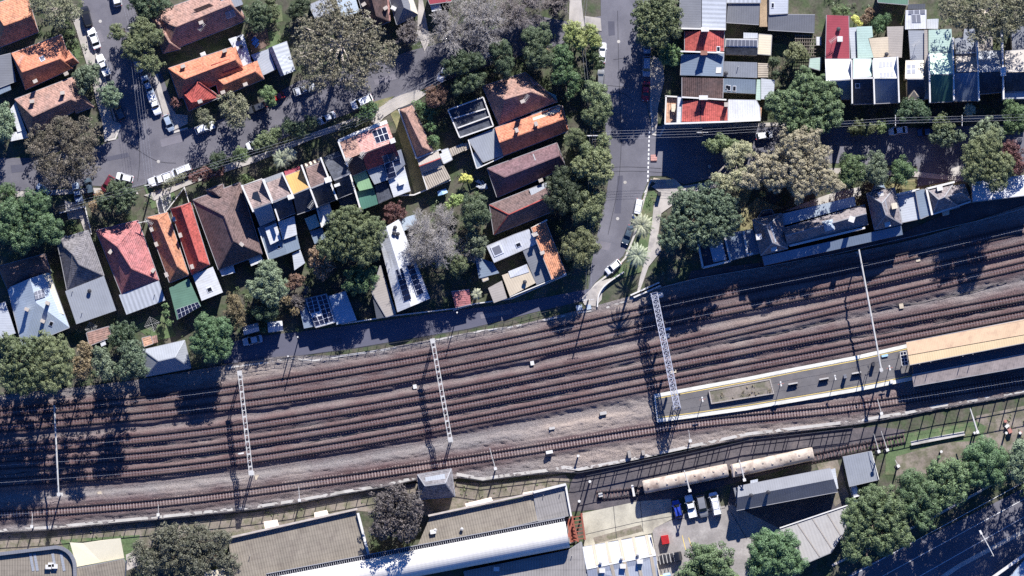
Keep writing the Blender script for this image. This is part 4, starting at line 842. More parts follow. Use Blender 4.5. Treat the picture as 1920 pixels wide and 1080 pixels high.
# repairs, covers and cracks in the asphalt
M['patch'] = mat('asphalt_patch', (.08, .08, .105), .15, .3, .12, 6.); M['patchl'] = mat('worn_asphalt_patch', (.165, .155, .175), .15, .3, .12, 6.)
for q, m_ in (([(1140, 40), (1152, 40), (1153, 66), (1141, 67)], 'patch'), ([(1176, 200), (1200, 198), (1202, 214), (1177, 216)], 'patchl'), ([(1158, 330), (1168, 329), (1164, 400), (1152, 400)], 'patch'), ([(1126, 452), (1146, 456), (1142, 470), (1122, 466)], 'patchl'), ([(246, 246), (268, 240), (272, 254), (250, 260)], 'patch'), ([(176, 60), (188, 56), (196, 78), (184, 82)], 'patchl'), ([(190, 296), (240, 286), (242, 294), (192, 304)], 'patch'), ([(300, 262), (340, 252), (343, 266), (303, 276)], 'patchl'), ([(20, 310), (60, 306), (62, 320), (22, 324)], 'patch'), ([(700, 150), (740, 138), (744, 148), (704, 160)], 'patchl'), ([(1300, 292), (1400, 288), (1400, 296), (1300, 300)], 'patchl'), ([(1740, 270), (1800, 268), (1800, 278), (1740, 280)], 'patchl'), ([(590, 640), (640, 634), (641, 644), (591, 650)], 'patch'), ([(900, 590), (960, 580), (962, 588), (902, 598)], 'patchl')):
    sheet('road_patch', q, m_, .078)
for q in ([(1144, 314), (1180, 313), (1240, 316)], [(1146, 322), (1190, 321), (1250, 324)], [(1150, 112), (1176, 108)], [(1136, 172), (1170, 176), (1186, 190)], [(1138, 160), (1176, 164)], [(256, 200), (262, 290), (258, 340)], [(230, 262), (290, 300), (330, 306)], [(1158, 20), (1160, 120), (1164, 230)], [(1166, 240), (1160, 340), (1140, 440)]):
    tag(MB().strip(px(cat_rom(q, 5)), .1, .05, .079).obj('road_crack', 'darksteel'), kind='structure')
for x, y in ((297, 303), (1172, 342), (1158, 410), (188, 40), (1160, 78), (600, 190), (1330, 312)):
    c = P(x, y, 0); tag(MB().tube([c, c+Vector((0, 0, .083))], .34, 12).obj('manhole_cover', 'conc'), kind='structure')
# footpaths (raised)
FP = [[(132, 24), (148, 20), (162, 55), (178, 105), (192, 135), (200, 180), (212, 226), (226, 232), (214, 258), (196, 262), (192, 230), (180, 190), (172, 150), (158, 106), (146, 66)],
      [(286, 142), (296, 138), (306, 176), (312, 188), (330, 214), (352, 216), (352, 232), (322, 246), (312, 236), (300, 192)],
      [(690, 208), (720, 192), (752, 178), (784, 168), (800, 176), (780, 190), (745, 204), (720, 220), (706, 236), (695, 228)],
      [(785, 0), (793, 0), (806, 78), (796, 96), (782, 60)],
      [(1068, 0), (1090, 0), (1096, 50), (1066, 60)], [(1096, 30), (1126, 34), (1128, 58), (1098, 56)],
      [(1224, 104), (1242, 112), (1246, 150), (1234, 200), (1232, 248), (1224, 252), (1221, 190)],
      [(1222, 350), (1240, 336), (1268, 338), (1282, 352), (1262, 384), (1240, 400), (1234, 440), (1240, 470), (1216, 500), (1200, 545), (1192, 560), (1200, 520), (1214, 470), (1222, 420), (1226, 384), (1236, 360)],
      [(120, 376), (148, 382), (160, 398), (166, 420), (172, 440), (162, 444), (150, 410), (128, 412)],
      [(-20, 360), (60, 358), (170, 352), (255, 356), (260, 364), (170, 362), (60, 368), (-20, 372)],
      [(270, 366), (330, 345), (400, 318), (480, 292), (600, 244), (690, 212), (700, 220), (600, 256), (480, 304), (400, 330), (340, 352), (290, 376)],
      [(1260, 352), (1350, 338), (1560, 315), (1720, 322), (1830, 334), (1830, 342), (1720, 332), (1560, 325), (1350, 350), (1270, 366)],
      [(1240, 234), (1640, 226), (1920, 214), (1920, 222), (1640, 234), (1250, 240)],
      [(1090, 560), (1104, 545), (1125, 528), (1150, 520), (1130, 540), (1128, 562), (1118, 574), (1096, 572)]]
for i, q in enumerate(FP): sheet('footpath', q, 'path', .15+.002*i)
for q in ([(150, 20), (165, 56), (181, 105), (194, 134), (203, 180), (216, 226)], [(1222, 110), (1220, 190), (1224, 252), (1238, 254), (1246, 238)], [(1222, 336), (1214, 352), (1208, 372), (1200, 400), (1190, 440), (1172, 484), (1150, 508), (1118, 532), (1098, 556)], [(312, 240), (326, 248), (352, 240)], [(196, 264), (216, 260), (226, 234)], [(1100, 570), (1120, 560), (1130, 545), (1142, 526)]):
    tag(MB().strip(px(q), .38, 0, .17).obj('kerb', 'kerb'), kind='structure')
# lawns, dirt and yards
for q, m, z in (([(740, 204), (762, 222), (790, 310), (802, 352), (778, 366), (764, 310), (742, 236), (732, 214)], 'dry', .08), ([(688, 196), (716, 186), (740, 180), (720, 196), (694, 212)], 'dry', .17),
        ([(1206, 362), (1226, 358), (1234, 366), (1226, 420), (1222, 470), (1202, 510), (1170, 520), (1140, 528), (1176, 488), (1196, 442)], 'grass', .16), ([(130, 82), (146, 78), (156, 108), (134, 112)], 'grass', .06),
        ([(1662, 820), (1706, 812), (1830, 790), (1850, 800), (1832, 840), (1760, 880), (1700, 890), (1660, 890)], 'grass', .06), ([(1830, 780), (1925, 760), (1925, 850), (1840, 850)], 'dirt', .055), ([(1680, 856), (1770, 830), (1840, 826), (1800, 870), (1680, 905)], 'dirt', .07),
        ([(1388, 400), (1420, 370), (1440, 380), (1470, 390), (1420, 400), (1410, 430), (1388, 440)], 'dry', .06), ([(1380, 372), (1398, 330), (1412, 350), (1404, 376), (1390, 396)], 'dry', .05), ([(1470, 396), (1520, 376), (1560, 362), (1612, 350), (1616, 366), (1540, 384)], 'conc', .06), ([(1640, 352), (1700, 338), (1830, 318), (1830, 344), (1720, 356)], 'dry', .05), ([(1720, 306), (1770, 300), (1786, 316), (1780, 340), (1720, 350)], 'asphalt2', .075), ([(1780, 318), (1810, 306), (1830, 330), (1790, 342)], 'conc', .08),
        ([(250, 612), (300, 590), (318, 600), (330, 630), (290, 640)], 'grass', .05), ([(492, 60), (525, 58), (528, 82), (500, 96)], 'grass', .06), ([(462, 62), (500, 52), (506, 84), (472, 100)], 'deck', .09), ([(495, 8), (528, 10), (530, 40), (500, 44)], 'grass', .05),
        ([(1448, 80), (1476, 84), (1474, 104), (1452, 104)], 'grass', .05), ([(1560, 10), (1580, 6), (1600, 28), (1560, 26)], 'grass', .05), ([(268, 345), (318, 336), (330, 372), (285, 392)], 'grass', .05), ([(290, 366), (318, 356), (324, 392), (298, 402)], 'conc', .06),
        ([(1086, 880), (1270, 850), (1460, 815), (1640, 800), (1700, 806), (1660, 830), (1580, 850), (1270, 935), (1180, 950), (1090, 958), (1060, 960), (1070, 905)], 'siding', .05),
        ([(1092, 962), (1196, 940), (1258, 935), (1262, 972), (1228, 990), (1222, 1000), (1095, 1025)], 'conc_yard', .08), ([(1222, 990), (1262, 974), (1290, 960), (1372, 946), (1460, 990), (1500, 1060), (1480, 1110), (1240, 1110)], 'yard', .06), ([(1372, 912), (1580, 872), (1590, 950), (1440, 1000), (1362, 955)], 'siding', .055), ([(1530, 870), (1570, 862), (1592, 930), (1566, 950)], 'dirt', .08),
        ([(-20, 1000), (90, 995), (320, 974), (480, 960), (640, 930), (780, 905), (870, 905), (960, 905), (1060, 890), (1070, 905), (1000, 925), (800, 968), (670, 958), (430, 1012), (240, 1030), (100, 1026), (-20, 1045)], 'dirt', .05), ([(112, 1012), (228, 1005), (262, 1003), (260, 1030), (236, 1060), (140, 1060)], 'grass', .07), ([(850, 920), (960, 904), (1060, 890), (1068, 900), (1000, 922), (860, 955)], 'dirt', .065), ([(236, 1040), (262, 1030), (262, 1060), (238, 1070)], 'path', .08)):
    sheet({'grass': 'lawn', 'dry': 'lawn', 'dirt': 'dirt', 'asphalt2': 'driveway', 'deck': 'deck'}.get(m, 'paving'), q, m, z)
for q in (((1279, 1004), (1286, 1032)), ((1291, 1008), (1297, 1026))): tag(MB().strip(px(q), .15, .05, .085).obj('parking_marking', 'yline'), kind='structure')
for q in ([(1098, 1002), (1192, 980), (1262, 968)], [(1200, 938), (1206, 998)], [(1150, 948), (1156, 1010)], [(1270, 975), (1360, 952)], [(1370, 960), (1400, 1010)]):
    tag(MB().strip(px(q), .1, .05, .092).obj('paving_joint', 'darksteel'), kind='structure')
sheet('paving', [(1112, 1008), (1202, 984), (1206, 996), (1116, 1020)], 'beige' if 0 else 'dirt', .088)
# ================================================================== railway
TX = (-40, 0, 320, 640, 960, 1280, 1600, 1920, 1980)
TY = [(778, 775, 745, 698, 638.5, 567, 503, 430, 416), (805, 802, 773.5, 730, 669, 599, 535, 463, 449), (848, 845, 817.5, 771, 712, 643.5, 571, 497, 483),
      (876, 873, 849, 802, 742.5, 680, 618, 557, 545), (908, 905, 880, 834, 774, 711.5, 650, 588, 576), (969, 966, 940.5, 898, 849, 798, 763, 713, 703)]
def spl(xs, ys):
    pts = cat_rom(list(zip(xs, ys)), 24); X = np.array([p[0] for p in pts]); Y = np.array([p[1] for p in pts]); return lambda x: np.interp(x, X, Y)
TR = [spl(TX, t) for t in TY]
NB = spl((-40, 0, 240, 425, 530, 650, 800, 880, 960, 1090, 1200, 1290, 1420, 1700, 1920, 1980), (742, 740, 714, 684, 668, 664, 638, 623, 611, 580, 550, 525, 503, 452, 385, 370))
SB = spl((-40, 0, 320, 480, 640, 780, 960, 1080, 1280, 1600, 1920, 1980), (1006, 1003, 974, 957, 928, 903, 893, 884, 843, 796, 740, 728))
# ballast bed: raised under the tracks, ditches between some of them
gx = np.arange(-40, 1968, 5.); rows = 130
XX = np.repeat(gx[None], rows, 0); tt = np.linspace(0, 1, rows)[:, None]
YY = NB(XX)*(1-tt)+SB(XX)*tt
T = np.stack([f(XX) for f in TR])                      # 6,rows,cols
dist = np.abs(T-YY[None])*.98*S
dmin = dist.min(0)
rng = np.random.default_rng(3)
def vnoise(x, y, sc):
    a = rng.random((64, 64)); u = (x/sc) % 64; v = (y/sc) % 64; i = u.astype(int); j = v.astype(int); fu = u-i; fv = v-j
    fu = fu*fu*(3-2*fu); fv = fv*fv*(3-2*fv); i1 = (i+1) % 64; j1 = (j+1) % 64
    return (a[i, j]*(1-fu)+a[i1, j]*fu)*(1-fv)+(a[i, j1]*(1-fu)+a[i1, j1]*fu)*fv
ZZ = .22+.42*np.clip(1-(dmin-1.5)/1.1, 0, 1)
def ditch(i, j, f, w, d):
    c = T[i]*(1-f)+T[j]*f+3.*(vnoise(XX+7, YY*0+9., 17.)-.5)+2.2*(vnoise(XX, YY*0+1., 55.)-.5)*2; return d*np.exp(-((YY-c)*S/w)**2)
ZZ += .18*(dmin > 2.4)
ZZ -= ditch(1, 2, .50, .6, .9)+ditch(4, 5, .36, .9, .8)*(XX < 1180)+ditch(3, 4, .5, .5, .35)+ditch(2, 3, .5, .4, .3)
ZZ += .14*np.exp(-((YY-(T[1]*.25+T[2]*.75))*S/.6)**2)+.2*np.exp(-((YY-(T[4]*.35+T[5]*.65))*S/1.2)**2)
ZZ += (vnoise(XX, YY*3, 9.)-.5)*.2*(.4+.6*(dmin > 1.5))+(vnoise(XX, YY*1.5, 5.)-.5)*.26*(dmin > 1.9)+(vnoise(XX, YY*2, 28.)-.5)*.3*(dmin > 1.6)
ZZ = np.maximum(ZZ, .04)
q = (CH-ZZ)/CH; wx = (XX-960)*S*q; wy = CY+((540-YY)*S-CY)*q
V = np.stack([wx, wy, ZZ], -1).reshape(-1, 3); cols = len(gx)
idx = np.arange(rows*cols).reshape(rows, cols)
Fq = np.stack([idx[:-1, :-1], idx[1:, :-1], idx[1:, 1:], idx[:-1, 1:]], -1).reshape(-1, 4)
def npmesh(name, V, F):
    me = bpy.data.meshes.new(name); n = len(F); k = F.shape[1]
    me.vertices.add(len(V)); me.vertices.foreach_set('co', np.ascontiguousarray(V, dtype=np.float32).ravel())
    me.loops.add(n*k); me.loops.foreach_set('vertex_index', np.ascontiguousarray(F, dtype=np.int32).ravel())
    me.polygons.add(n); me.polygons.foreach_set('loop_start', np.arange(0, n*k, k, dtype=np.int32)); me.polygons.foreach_set('loop_total', np.full(n, k, dtype=np.int32))
    me.update(calc_edges=True); return me
me = npmesh('ballast', V, Fq)
bm_ = bpy.data.materials.new('railway_ballast'); bm_.use_nodes = True; nt = bm_.node_tree; b = nt.nodes['Principled BSDF']; L = nt.links
at = nd(nt, 'ShaderNodeAttribute', attribute_name='iron_dust'); pos = nd(nt, 'ShaderNodeNewGeometry').outputs['Position']
n1 = noise(nt, pos, .18, 4); n2 = noise(nt, pos, 3.2, 5, .85); n3 = noise(nt, pos, .06, 3)
f = mth(nt, 'ADD', at.outputs['Fac'], mth(nt, 'MULTIPLY', mth(nt, 'SUBTRACT', n1, .5), 1.0)); f = mth(nt, 'MINIMUM', mth(nt, 'MAXIMUM', f, 0.), 1.)
mx = nd(nt, 'ShaderNodeMix', data_type='RGBA'); L.new(f, mx.inputs['Factor']); mx.inputs['A'].default_value = (.20, .180, .174, 1); mx.inputs['B'].default_value = (.115, .064, .062, 1)
m2 = nd(nt, 'ShaderNodeMix', data_type='RGBA'); mr = nd(nt, 'ShaderNodeMapRange'); L.new(n3, mr.inputs['Value']); mr.inputs['From Min'].default_value = .5; mr.inputs['From Max'].default_value = .7; mr.inputs['To Max'].default_value = .6
L.new(mr.outputs[0], m2.inputs['Factor']); L.new(mx.outputs['Result'], m2.inputs['A']); m2.inputs['B'].default_value = (.26, .22, .195, 1)
as_ = nd(nt, 'ShaderNodeAttribute', attribute_name='sand'); m3 = nd(nt, 'ShaderNodeMix', data_type='RGBA'); L.new(mth(nt, 'MINIMUM', mth(nt, 'MAXIMUM', mth(nt, 'ADD', as_.outputs['Fac'], mth(nt, 'MULTIPLY', mth(nt, 'SUBTRACT', n1, .5), as_.outputs['Fac'])), 0.), 1.), m3.inputs['Factor']); L.new(m2.outputs['Result'], m3.inputs['A']); m3.inputs['B'].default_value = (.30, .245, .21, 1)
sc = nd(nt, 'ShaderNodeVectorMath', operation='SCALE'); L.new(m3.outputs['Result'], sc.inputs[0]); L.new(mth(nt, 'MULTIPLY_ADD', mth(nt, 'SUBTRACT', n2, .5), 2.6, 1.), sc.inputs['Scale'])
L.new(sc.outputs[0], b.inputs['Base Color']); b.inputs['Roughness'].default_value = .95
bp = nd(nt, 'ShaderNodeBump'); bp.inputs['Distance'].default_value = .35; bp.inputs['Strength'].default_value = .9; L.new(n2, bp.inputs['Height']); L.new(bp.outputs[0], b.inputs['Normal'])
me.materials.append(bm_)
at_ = me.attributes.new('iron_dust', 'FLOAT', 'POINT'); at_.data.foreach_set('value', np.clip(1.32-dmin/2.3, 0, 1).astype(np.float32).ravel())
sd_ = np.exp(-((XX-1110)/120)**2-((YY-(790-(XX-1110)*.16))/24)**2)+.8*np.exp(-((XX-1130)/110)**2-((YY-(852-(XX-1130)*.16))/18)**2)+.7*np.exp(-((XX-1400)/180)**2-((YY-(812-(XX-1400)*.17))/14)**2)+.6*np.exp(-((XX-480)/70)**2-((YY-692)/14)**2)
at2 = me.attributes.new('sand', 'FLOAT', 'POINT'); at2.data.foreach_set('value', np.clip(sd_*1.1*(dmin > 1.5), 0, 1).astype(np.float32).ravel())
me.polygons.foreach_set('use_smooth', [True]*len(me.polygons))
o = bpy.data.objects.new('ballast', me); COL.objects.link(o); tag(o, kind='structure'); ORG[o.name] = Vector((0, 0, 0))
# cables lying in the ballast between the tracks
for (i, j, f, lb) in ((0, 1, .5, 'black cable lying between the first and second tracks'), (2, 3, .45, 'black cable lying between the third and fourth tracks'), (3, 4, .55, 'black cable lying between the fourth track and the platform track'), (4, 5, .8, 'black cable lying above the lone southern track')):
    xs = np.arange(-30, 1220 if j == 5 else 1900, 14.); pts = [P(x, float(TR[i](x)*(1-f)+TR[j](x)*f+2.5*math.sin(x*.021+i)+1.2*math.sin(x*.07)), .5) for x in xs]
    zz = [float(np.interp(1, [0, 1], [0, 1]))*.0+.34 for _ in pts]
    tag(MB().tube([Vector((p.x, p.y, .36)) for p in pts], .07, 5).obj('cable', 'darksteel', uv=False), lb, 'cable', 'cables in the ballast')
# tracks
WH = ['northernmost of the six main railway tracks, nearest the lane and station', 'second railway track from the north, just above the long ballast ditch', 'third railway track from the north, just below the long ballast ditch', 'fourth railway track from the north, one short of the platform track', 'railway track running along the north side of the island platform', 'lone southern railway track passing below the island platform']
def track(label, fn, x0, x1, z, every=.62, sm='sleeper'):
    xs = np.arange(x0, x1+1, 8.); pts = [P(x, float(fn(x)), z) for x in xs]
    t = thing('railway_track', label, 'railway track', (pts[0].x, pts[0].y, 0), 0, 'railway tracks')
    L_ = []; Rr = []; nn = []
    for i, p in enumerate(pts):
        d = (pts[min(i+1, len(pts)-1)]-pts[max(i-1, 0)]).normalized(); n = Vector((-d.y, d.x, 0)); nn.append((d, n)); L_.append(p+n*.72); Rr.append(p-n*.72)
    for side in (L_, Rr):
        r = MB().strip(side, .24, z-.02, z+.22).obj('rail', 'rail', t)
        MB().strip(side, .07, z+.21, z+.232).obj('rail_head', 'railtop', r)
    mb = MB(); acc = 0.; i = 0; cum = [0.]
    for a, b in zip(pts, pts[1:]): cum.append(cum[-1]+(b-a).length)
    s = 0.; proto = None; n = 0; N = int(cum[-1]/every); first = max(0, N//2-50)
    while s < cum[-1]:
        while i < len(cum)-2 and cum[i+1] < s: i += 1
        p = pts[i].lerp(pts[i+1], (s-cum[i])/max(1e-6, cum[i+1]-cum[i])); a = math.atan2(nn[i][0].y, nn[i][0].x); c = Vector((p.x, p.y, z-.03)); k = .2+rnd.random()*.04
        if first <= n < first+100:
            if proto is None: proto = MB().box((0, 0, 0), (.22, 2.3, .12)).obj('sleeper', sm, t, local=True)
            q = proto if n == first else proto.copy()
            if n != first: COL.objects.link(q); q.parent = t
            q.location = c-worigin(t); q.rotation_euler = (0, 0, a)
        else: mb.box(c, (k, 2.25+rnd.random()*.1, .12), a)
        s += every; n += 1
    if mb.F: tag(mb.obj('sleepers', sm, t, uv=False), kind='stuff')
    return t
for lb, f in zip(WH, TR): track(lb, f, -36, 1960, .66, .62, 'sleeperc' if 'lone' in lb else 'sleeper')
SD = spl((1120, 1190, 1320, 1480, 1600, 1700, 1760), (930, 922, 898, 868, 842, 822, 806))
track('short siding track running under the two old tank wagons', SD, 1120, 1700, .14, .7)
SD2 = spl((1100, 1190, 1320, 1480, 1600, 1760, 1940), (906, 895, 872, 838, 813, 783, 748))
# ================================================================== island platform
Pl = thing('railway_platform', 'tapered asphalt island platform with white edges and yellow safety lines', 'railway platform', P(1560, 700, 0))
PN = [(1226, 739), (1300, 725), (1400, 707), (1500, 687), (1600, 668), (1700, 645), (1800, 625), (1960, 594)]; PS = [(1232, 793), (1300, 784), (1400, 770), (1500, 753), (1600, 736), (1700, 716), (1800, 698), (1960, 664)]
MB().prism(px(PN)+px(PS)[::-1], 0, 1.1).obj('platform_slab', 'bitplat', Pl)
for q, s in ((PN, 1), (PS, -1)):
    MB().strip(px([(x, y+s*4) for x, y in q]), .75, 1.05, 1.13).obj('platform_edge', 'edgew', Pl)
    MB().strip(px([(x, y+s*9.5) for x, y in q]), .14, 1.05, 1.125).obj('safety_line', 'yline', Pl)
MB().strip(px([(1227, 741), (1233, 791)]), .3, 1.05, 1.14).obj('platform_edge', 'edgew', Pl)
H = House('long raised platform garden bed with dry shrubs', (1390, 735), 'garden bed', name='garden_bed', wall='brick')
bq = [(1329, 733), (1443, 712), (1450, 738), (1334, 757)]
MB().prism(px(bq), 1.1, 1.75).obj('bed', 'dirt', H.e)
MB().strip(px(bq+[bq[0]]), .25, 1.1, 1.85).obj('border', 'taupe', H.e)
# ================================================================== trees
LM = {'gum': leafmat('gum_leaves', (0.107, 0.113, 0.0636), (0.175, 0.174, 0.107), (0.0807, 0.0963, 0.0513)), 'green': leafmat('green_leaves', (0.0611, 0.102, 0.0389), (0.11, 0.161, 0.0647), (0.0502, 0.0823, 0.0363)),
      'dark': leafmat('dark_leaves', (0.0425, 0.0687, 0.0326), (0.0715, 0.101, 0.051), (0.0339, 0.0556, 0.0297)), 'fig': leafmat('fig_leaves', (0.0669, 0.11, 0.047), (0.127, 0.184, 0.0834), (0.056, 0.0937, 0.0413)),
      'lime': leafmat('lime_leaves', (0.202, 0.255, 0.0716), (0.296, 0.336, 0.119), (0.141, 0.198, 0.0605)), 'pale': leafmat('pale_blossom_leaves', (.225, .215, .125), (.34, .315, .195), (.15, .155, .09)), 'olive': leafmat('olive_leaves', (0.0918, 0.112, 0.0487), (0.149, 0.17, 0.0797), (0.0706, 0.0949, 0.0423)),
      'red': leafmat('burgundy_leaves', (0.122, 0.0586, 0.0478), (0.183, 0.0953, 0.0741), (0.0827, 0.05, 0.0408)), 'autumn': leafmat('brown_leaves', (0.155, 0.108, 0.0607), (0.238, 0.178, 0.0984), (0.115, 0.0992, 0.0536)), 'yellow': leafmat('golden_leaves', (0.495, 0.452, 0.113), (0.643, 0.591, 0.179), (0.374, 0.371, 0.0926)), 'khakileaf': leafmat('dark_olive_leaves', (.062, .066, .042), (.125, .125, .085), (.055, .06, .04)), 'dusk': leafmat('purple_grey_leaves', (.082, .068, .062), (.15, .125, .115), (.07, .065, .062)), 'umber': leafmat('brown_gum_leaves', (.10, .085, .06), (.185, .155, .115), (.085, .085, .05)), 'sage': leafmat('sage_leaves', (0.0944, 0.129, 0.0741), (0.164, 0.205, 0.124), (0.0773, 0.107, 0.0598)), 'frond': leafmat('palm_fronds', (.16, .185, .12), (.36, .37, .25), (.14, .16, .105))}
#            clump radius m, leaf size, density, jitter, trunk material
SP = {'khakileaf': (.6, .29, 36, 1.1, 'bark'), 'dusk': (.55, .30, 34, 1.1, 'bark'), 'umber': (.62, .30, 28, 1.1, 'palebark'), 'gum': (.62, .30, 30, 1.1, 'palebark'), 'green': (.68, .26, 48, .8, 'bark'), 'dark': (.66, .26, 48, .8, 'bark'), 'fig': (.8, .27, 50, .75, 'bark'), 'lime': (.6, .27, 46, .8, 'bark'), 'pale': (.6, .27, 42, .7, 'palebark'), 'olive': (.72, .27, 46, .75, 'bark'), 'red': (.5, .25, 44, .9, 'bark'), 'autumn': (.55, .27, 42, 1., 'bark'), 'yellow': (.4, .22, 70, .6, 'bark'), 'sage': (.62, .27, 44, .8, 'bark')}
def leafquads(rg, C, Rr, per, size, jit):
    n = len(C); tot = int(per.sum()); ci = np.repeat(np.arange(n), per)
    d = rg.normal(size=(tot, 3)); d /= np.linalg.norm(d, axis=1)[:, None]; fl = d[:, 2] < -.25; d[fl, 2] *= -1
    pos = C[ci]+d*(Rr[ci]*rg.uniform(.72, 1.06, tot))[:, None]*np.array([1, 1, .85])
    nr = d+np.array([0, 0, .25])+rg.normal(size=(tot, 3))*jit*.42; nr /= np.linalg.norm(nr, axis=1)[:, None]
    t = np.cross(nr, rg.normal(size=(tot, 3))); t /= np.linalg.norm(t, axis=1)[:, None]+1e-9; b = np.cross(nr, t)
    sz = size*rg.uniform(.6, 1.25, tot)
    t *= (sz*.5)[:, None]; b *= (sz*.36)[:, None]
    V = np.stack([pos-t, pos-b*1.1, pos+t, pos+b*1.1], 1).reshape(-1, 3); return V, np.arange(tot*4).reshape(-1, 4)
TREE_N = [0]
def crown_data(rg, lobes, sp, gaps=0.):
    """lobes: (x,y,z,r,rz) in local metres"""
    cr, ls, dens, jit, _ = SP[sp]; f_ = rg.uniform(.82, 1.25); cr *= f_; ls *= rg.uniform(.85, 1.2); C = []; Rr = []
    for (x, y, z, r, rz) in lobes:
        c = min(cr, r*.42); n = max(5, int(1.9*(r/c)**2))
        ph = rg.uniform(0, 6.28, 4); am = rg.uniform(.04, .17, 4)
        for i in range(n):
            zz = 1-(i+.5)/n*1.22; rr = math.sqrt(max(0, 1-zz*zz)); a = i*2.39996+rg.uniform(-.35, .35)
            if rg.random() < max(gaps, .3 if sp in ('gum', 'umber') else .06): continue
            w = 1+sum(am[k]*math.sin((k+2)*a+ph[k]) for k in range(4))
            k_ = rg.uniform(.68, 1.04)*w; s = c*rg.uniform(.65, 1.25)
            C.append((x+math.cos(a)*rr*(r-s*.6)*k_, y+math.sin(a)*rr*(r-s*.6)*k_, z+zz*rz*k_)); Rr.append(s)
    C = np.array(C); Rr = np.array(Rr); per = np.maximum(6, (dens*Rr**2*1.9*(.3/ls)**2*1.6).astype(int))
    return leafquads(rg, C, Rr, per, ls, jit)
def addcrown(name, V, F, m, parent, smooth=False):
    me = npmesh(name, V, F); me.materials.append(m); o = bpy.data.objects.new(name, me); COL.objects.link(o)
    if parent: o.parent = parent; ORG[o.name] = worigin(parent)
    return o
def trunk(rg, t, lobes, h0, r, m):
    mb = MB(); rad = max(.09, r*.055); top = Vector((0, 0, h0)); bend = Vector((rg.uniform(-.3, .3), rg.uniform(-.3, .3), 0))
    mb.tube([(0, 0, -.1), (bend.x*.4, bend.y*.4, h0*.5), bend+top], [rad*1.5, rad*1.05, rad*.85], 7)
    for (x, y, z, lr, rz) in lobes:
        for k in range(3 if len(lobes) > 1 else 5):
            a = rg.uniform(0, 6.28); e = Vector((x+math.cos(a)*lr*.55, y+math.sin(a)*lr*.55, z+rz*rg.uniform(.1, .55)))
            mid = (bend+top).lerp(e, .5)+Vector((0, 0, -.12*lr)); mb.tube([bend+top-Vector((0, 0, .3)), mid, e], [rad*.6, rad*.38, rad*.12], 5)
    mb.obj('trunk', m, t, local=True, uv=False)
def tree(label, sp, x, y, r, h, extra=(), group=None, cat='tree', name='tree', gaps=0., flat=.72):
    """r and lobe offsets in photo pixels, h the crown top in metres"""
    if h > 5.5: h = h*1.25
    TREE_N[0] += 1; rg = np.random.default_rng(100+TREE_N[0])
    L_ = [(x, y, r)]+[(x+dx, y+dy, rr) for dx, dy, rr in extra]
    cz = h-r*S*flat; base = P(x, y, cz); base.z = 0
    lobes = []
    for lx, ly, lr in L_:
        rm = lr*S; rz = rm*flat; z = h-rz-(r-lr)*S*.45; z = max(z, rz*.9+.2); p = P(lx, ly, z); lobes.append((p.x-base.x, p.y-base.y, z, rm, rz))
    t = thing(name, label, cat, base, 0, group)
    low = []
    for (x_, y_, z_, r_, rz_) in lobes:       # foliage carries on down towards the ground inside the crown
        zb = max(.9, h*.12); zc = (z_+zb)/2
        if z_-rz_*.3 > zb+.8: low.append((x_, y_, zc+.3, r_*.84, max(.7, (z_-zb)*.55)))
        if z_-zb > 4.5: low.append((x_, y_, zb+1.3, r_*.7, 1.4))
    V, F = crown_data(rg, lobes, sp, gaps)
    if low:
        V2, F2 = crown_data(rg, low, sp, .5 if sp in ('gum', 'umber') else .03); F = np.concatenate([F, F2+len(V)]); V = np.concatenate([V, V2])
    addcrown('crown', V, F, LM[sp], t)
    zmin = min(l[2] for l in lobes); trunk(rg, t, lobes, max(.3, zmin-lobes[0][4]*.3), r*S, SP[sp][4]); return t
def bare(label, x, y, r, h, m='twig', dens=1., group=None, tuft=None):
    TREE_N[0] += 1; rg = np.random.default_rng(500+TREE_N[0]); R0 = r*S; base = P(x, y, h*.6); base.z = 0
    t = thing('tree', label, 'tree', base, 0, group)
    segs = []; tr = MB(); fork = Vector((0, 0, h*.25)); tr.tube([(0, 0, -.1), (0, 0, h*.25)], [.35, .26], 7)
    def grow(p, d, ln, w, lev):
        n = 3 if lev < 2 else 2; q = p
        for i in range(n):
            d = (d+Vector(rg.normal(size=3))*.16+Vector((0, 0, .05))).normalized(); q2 = q+d*ln/n
            segs.append((q, q2, w*(1-.25*i), w*(1-.25*(i+1)), lev)); q = q2
            if lev < 4:
                k = (3, 3, 3, 3)[lev]
                for j in range(k):
                    if lev >= 2 and rg.random() > .95*dens: continue
                    a = Vector(rg.normal(size=3)); a = (a-d*a.dot(d)).normalized(); dd = (d+a*rg.uniform(.45, .95)).normalized()
                    if lev < 2: dd.z = max(dd.z, -.05); dd.normalize()
                    grow(q, dd, ln*rg.uniform(.42, .62), w*.55, lev+1)
    for k in range(9):
        a = k*2*math.pi/9+rg.uniform(-.3, .3); el = rg.uniform(.45, 1.0) if k % 3 else 1.2
        grow(fork, Vector((math.cos(a)*math.cos(el), math.sin(a)*math.cos(el), math.sin(el))), R0*rg.uniform(.72, .92), .14, 0)
    V = []; F = []
    for p, q, w0, w1, lev in segs:
        if lev < 1: tr.tube([p, q], [w0, w1], 5, cap=False); continue
        d = (q-p).normalized(); u = d.cross(Vector(rg.normal(size=3))).normalized(); w0 = max(w0, .018); w1 = max(w1, .014); k = len(V); v = d.cross(u)
        V += [p+u*w0, p-u*w0*.5+v*w0*.86, p-u*w0*.5-v*w0*.86, q+u*w1, q-u*w1*.5+v*w1*.86, q-u*w1*.5-v*w1*.86]; F += [(k, k+1, k+4, k+3), (k+1, k+2, k+5, k+4), (k+2, k, k+3, k+5)]
    tr.obj('trunk', m, t, local=True, uv=False)
    addcrown('crown', np.array([tuple(v) for v in V]), np.array(F), M[m], t)
    return t
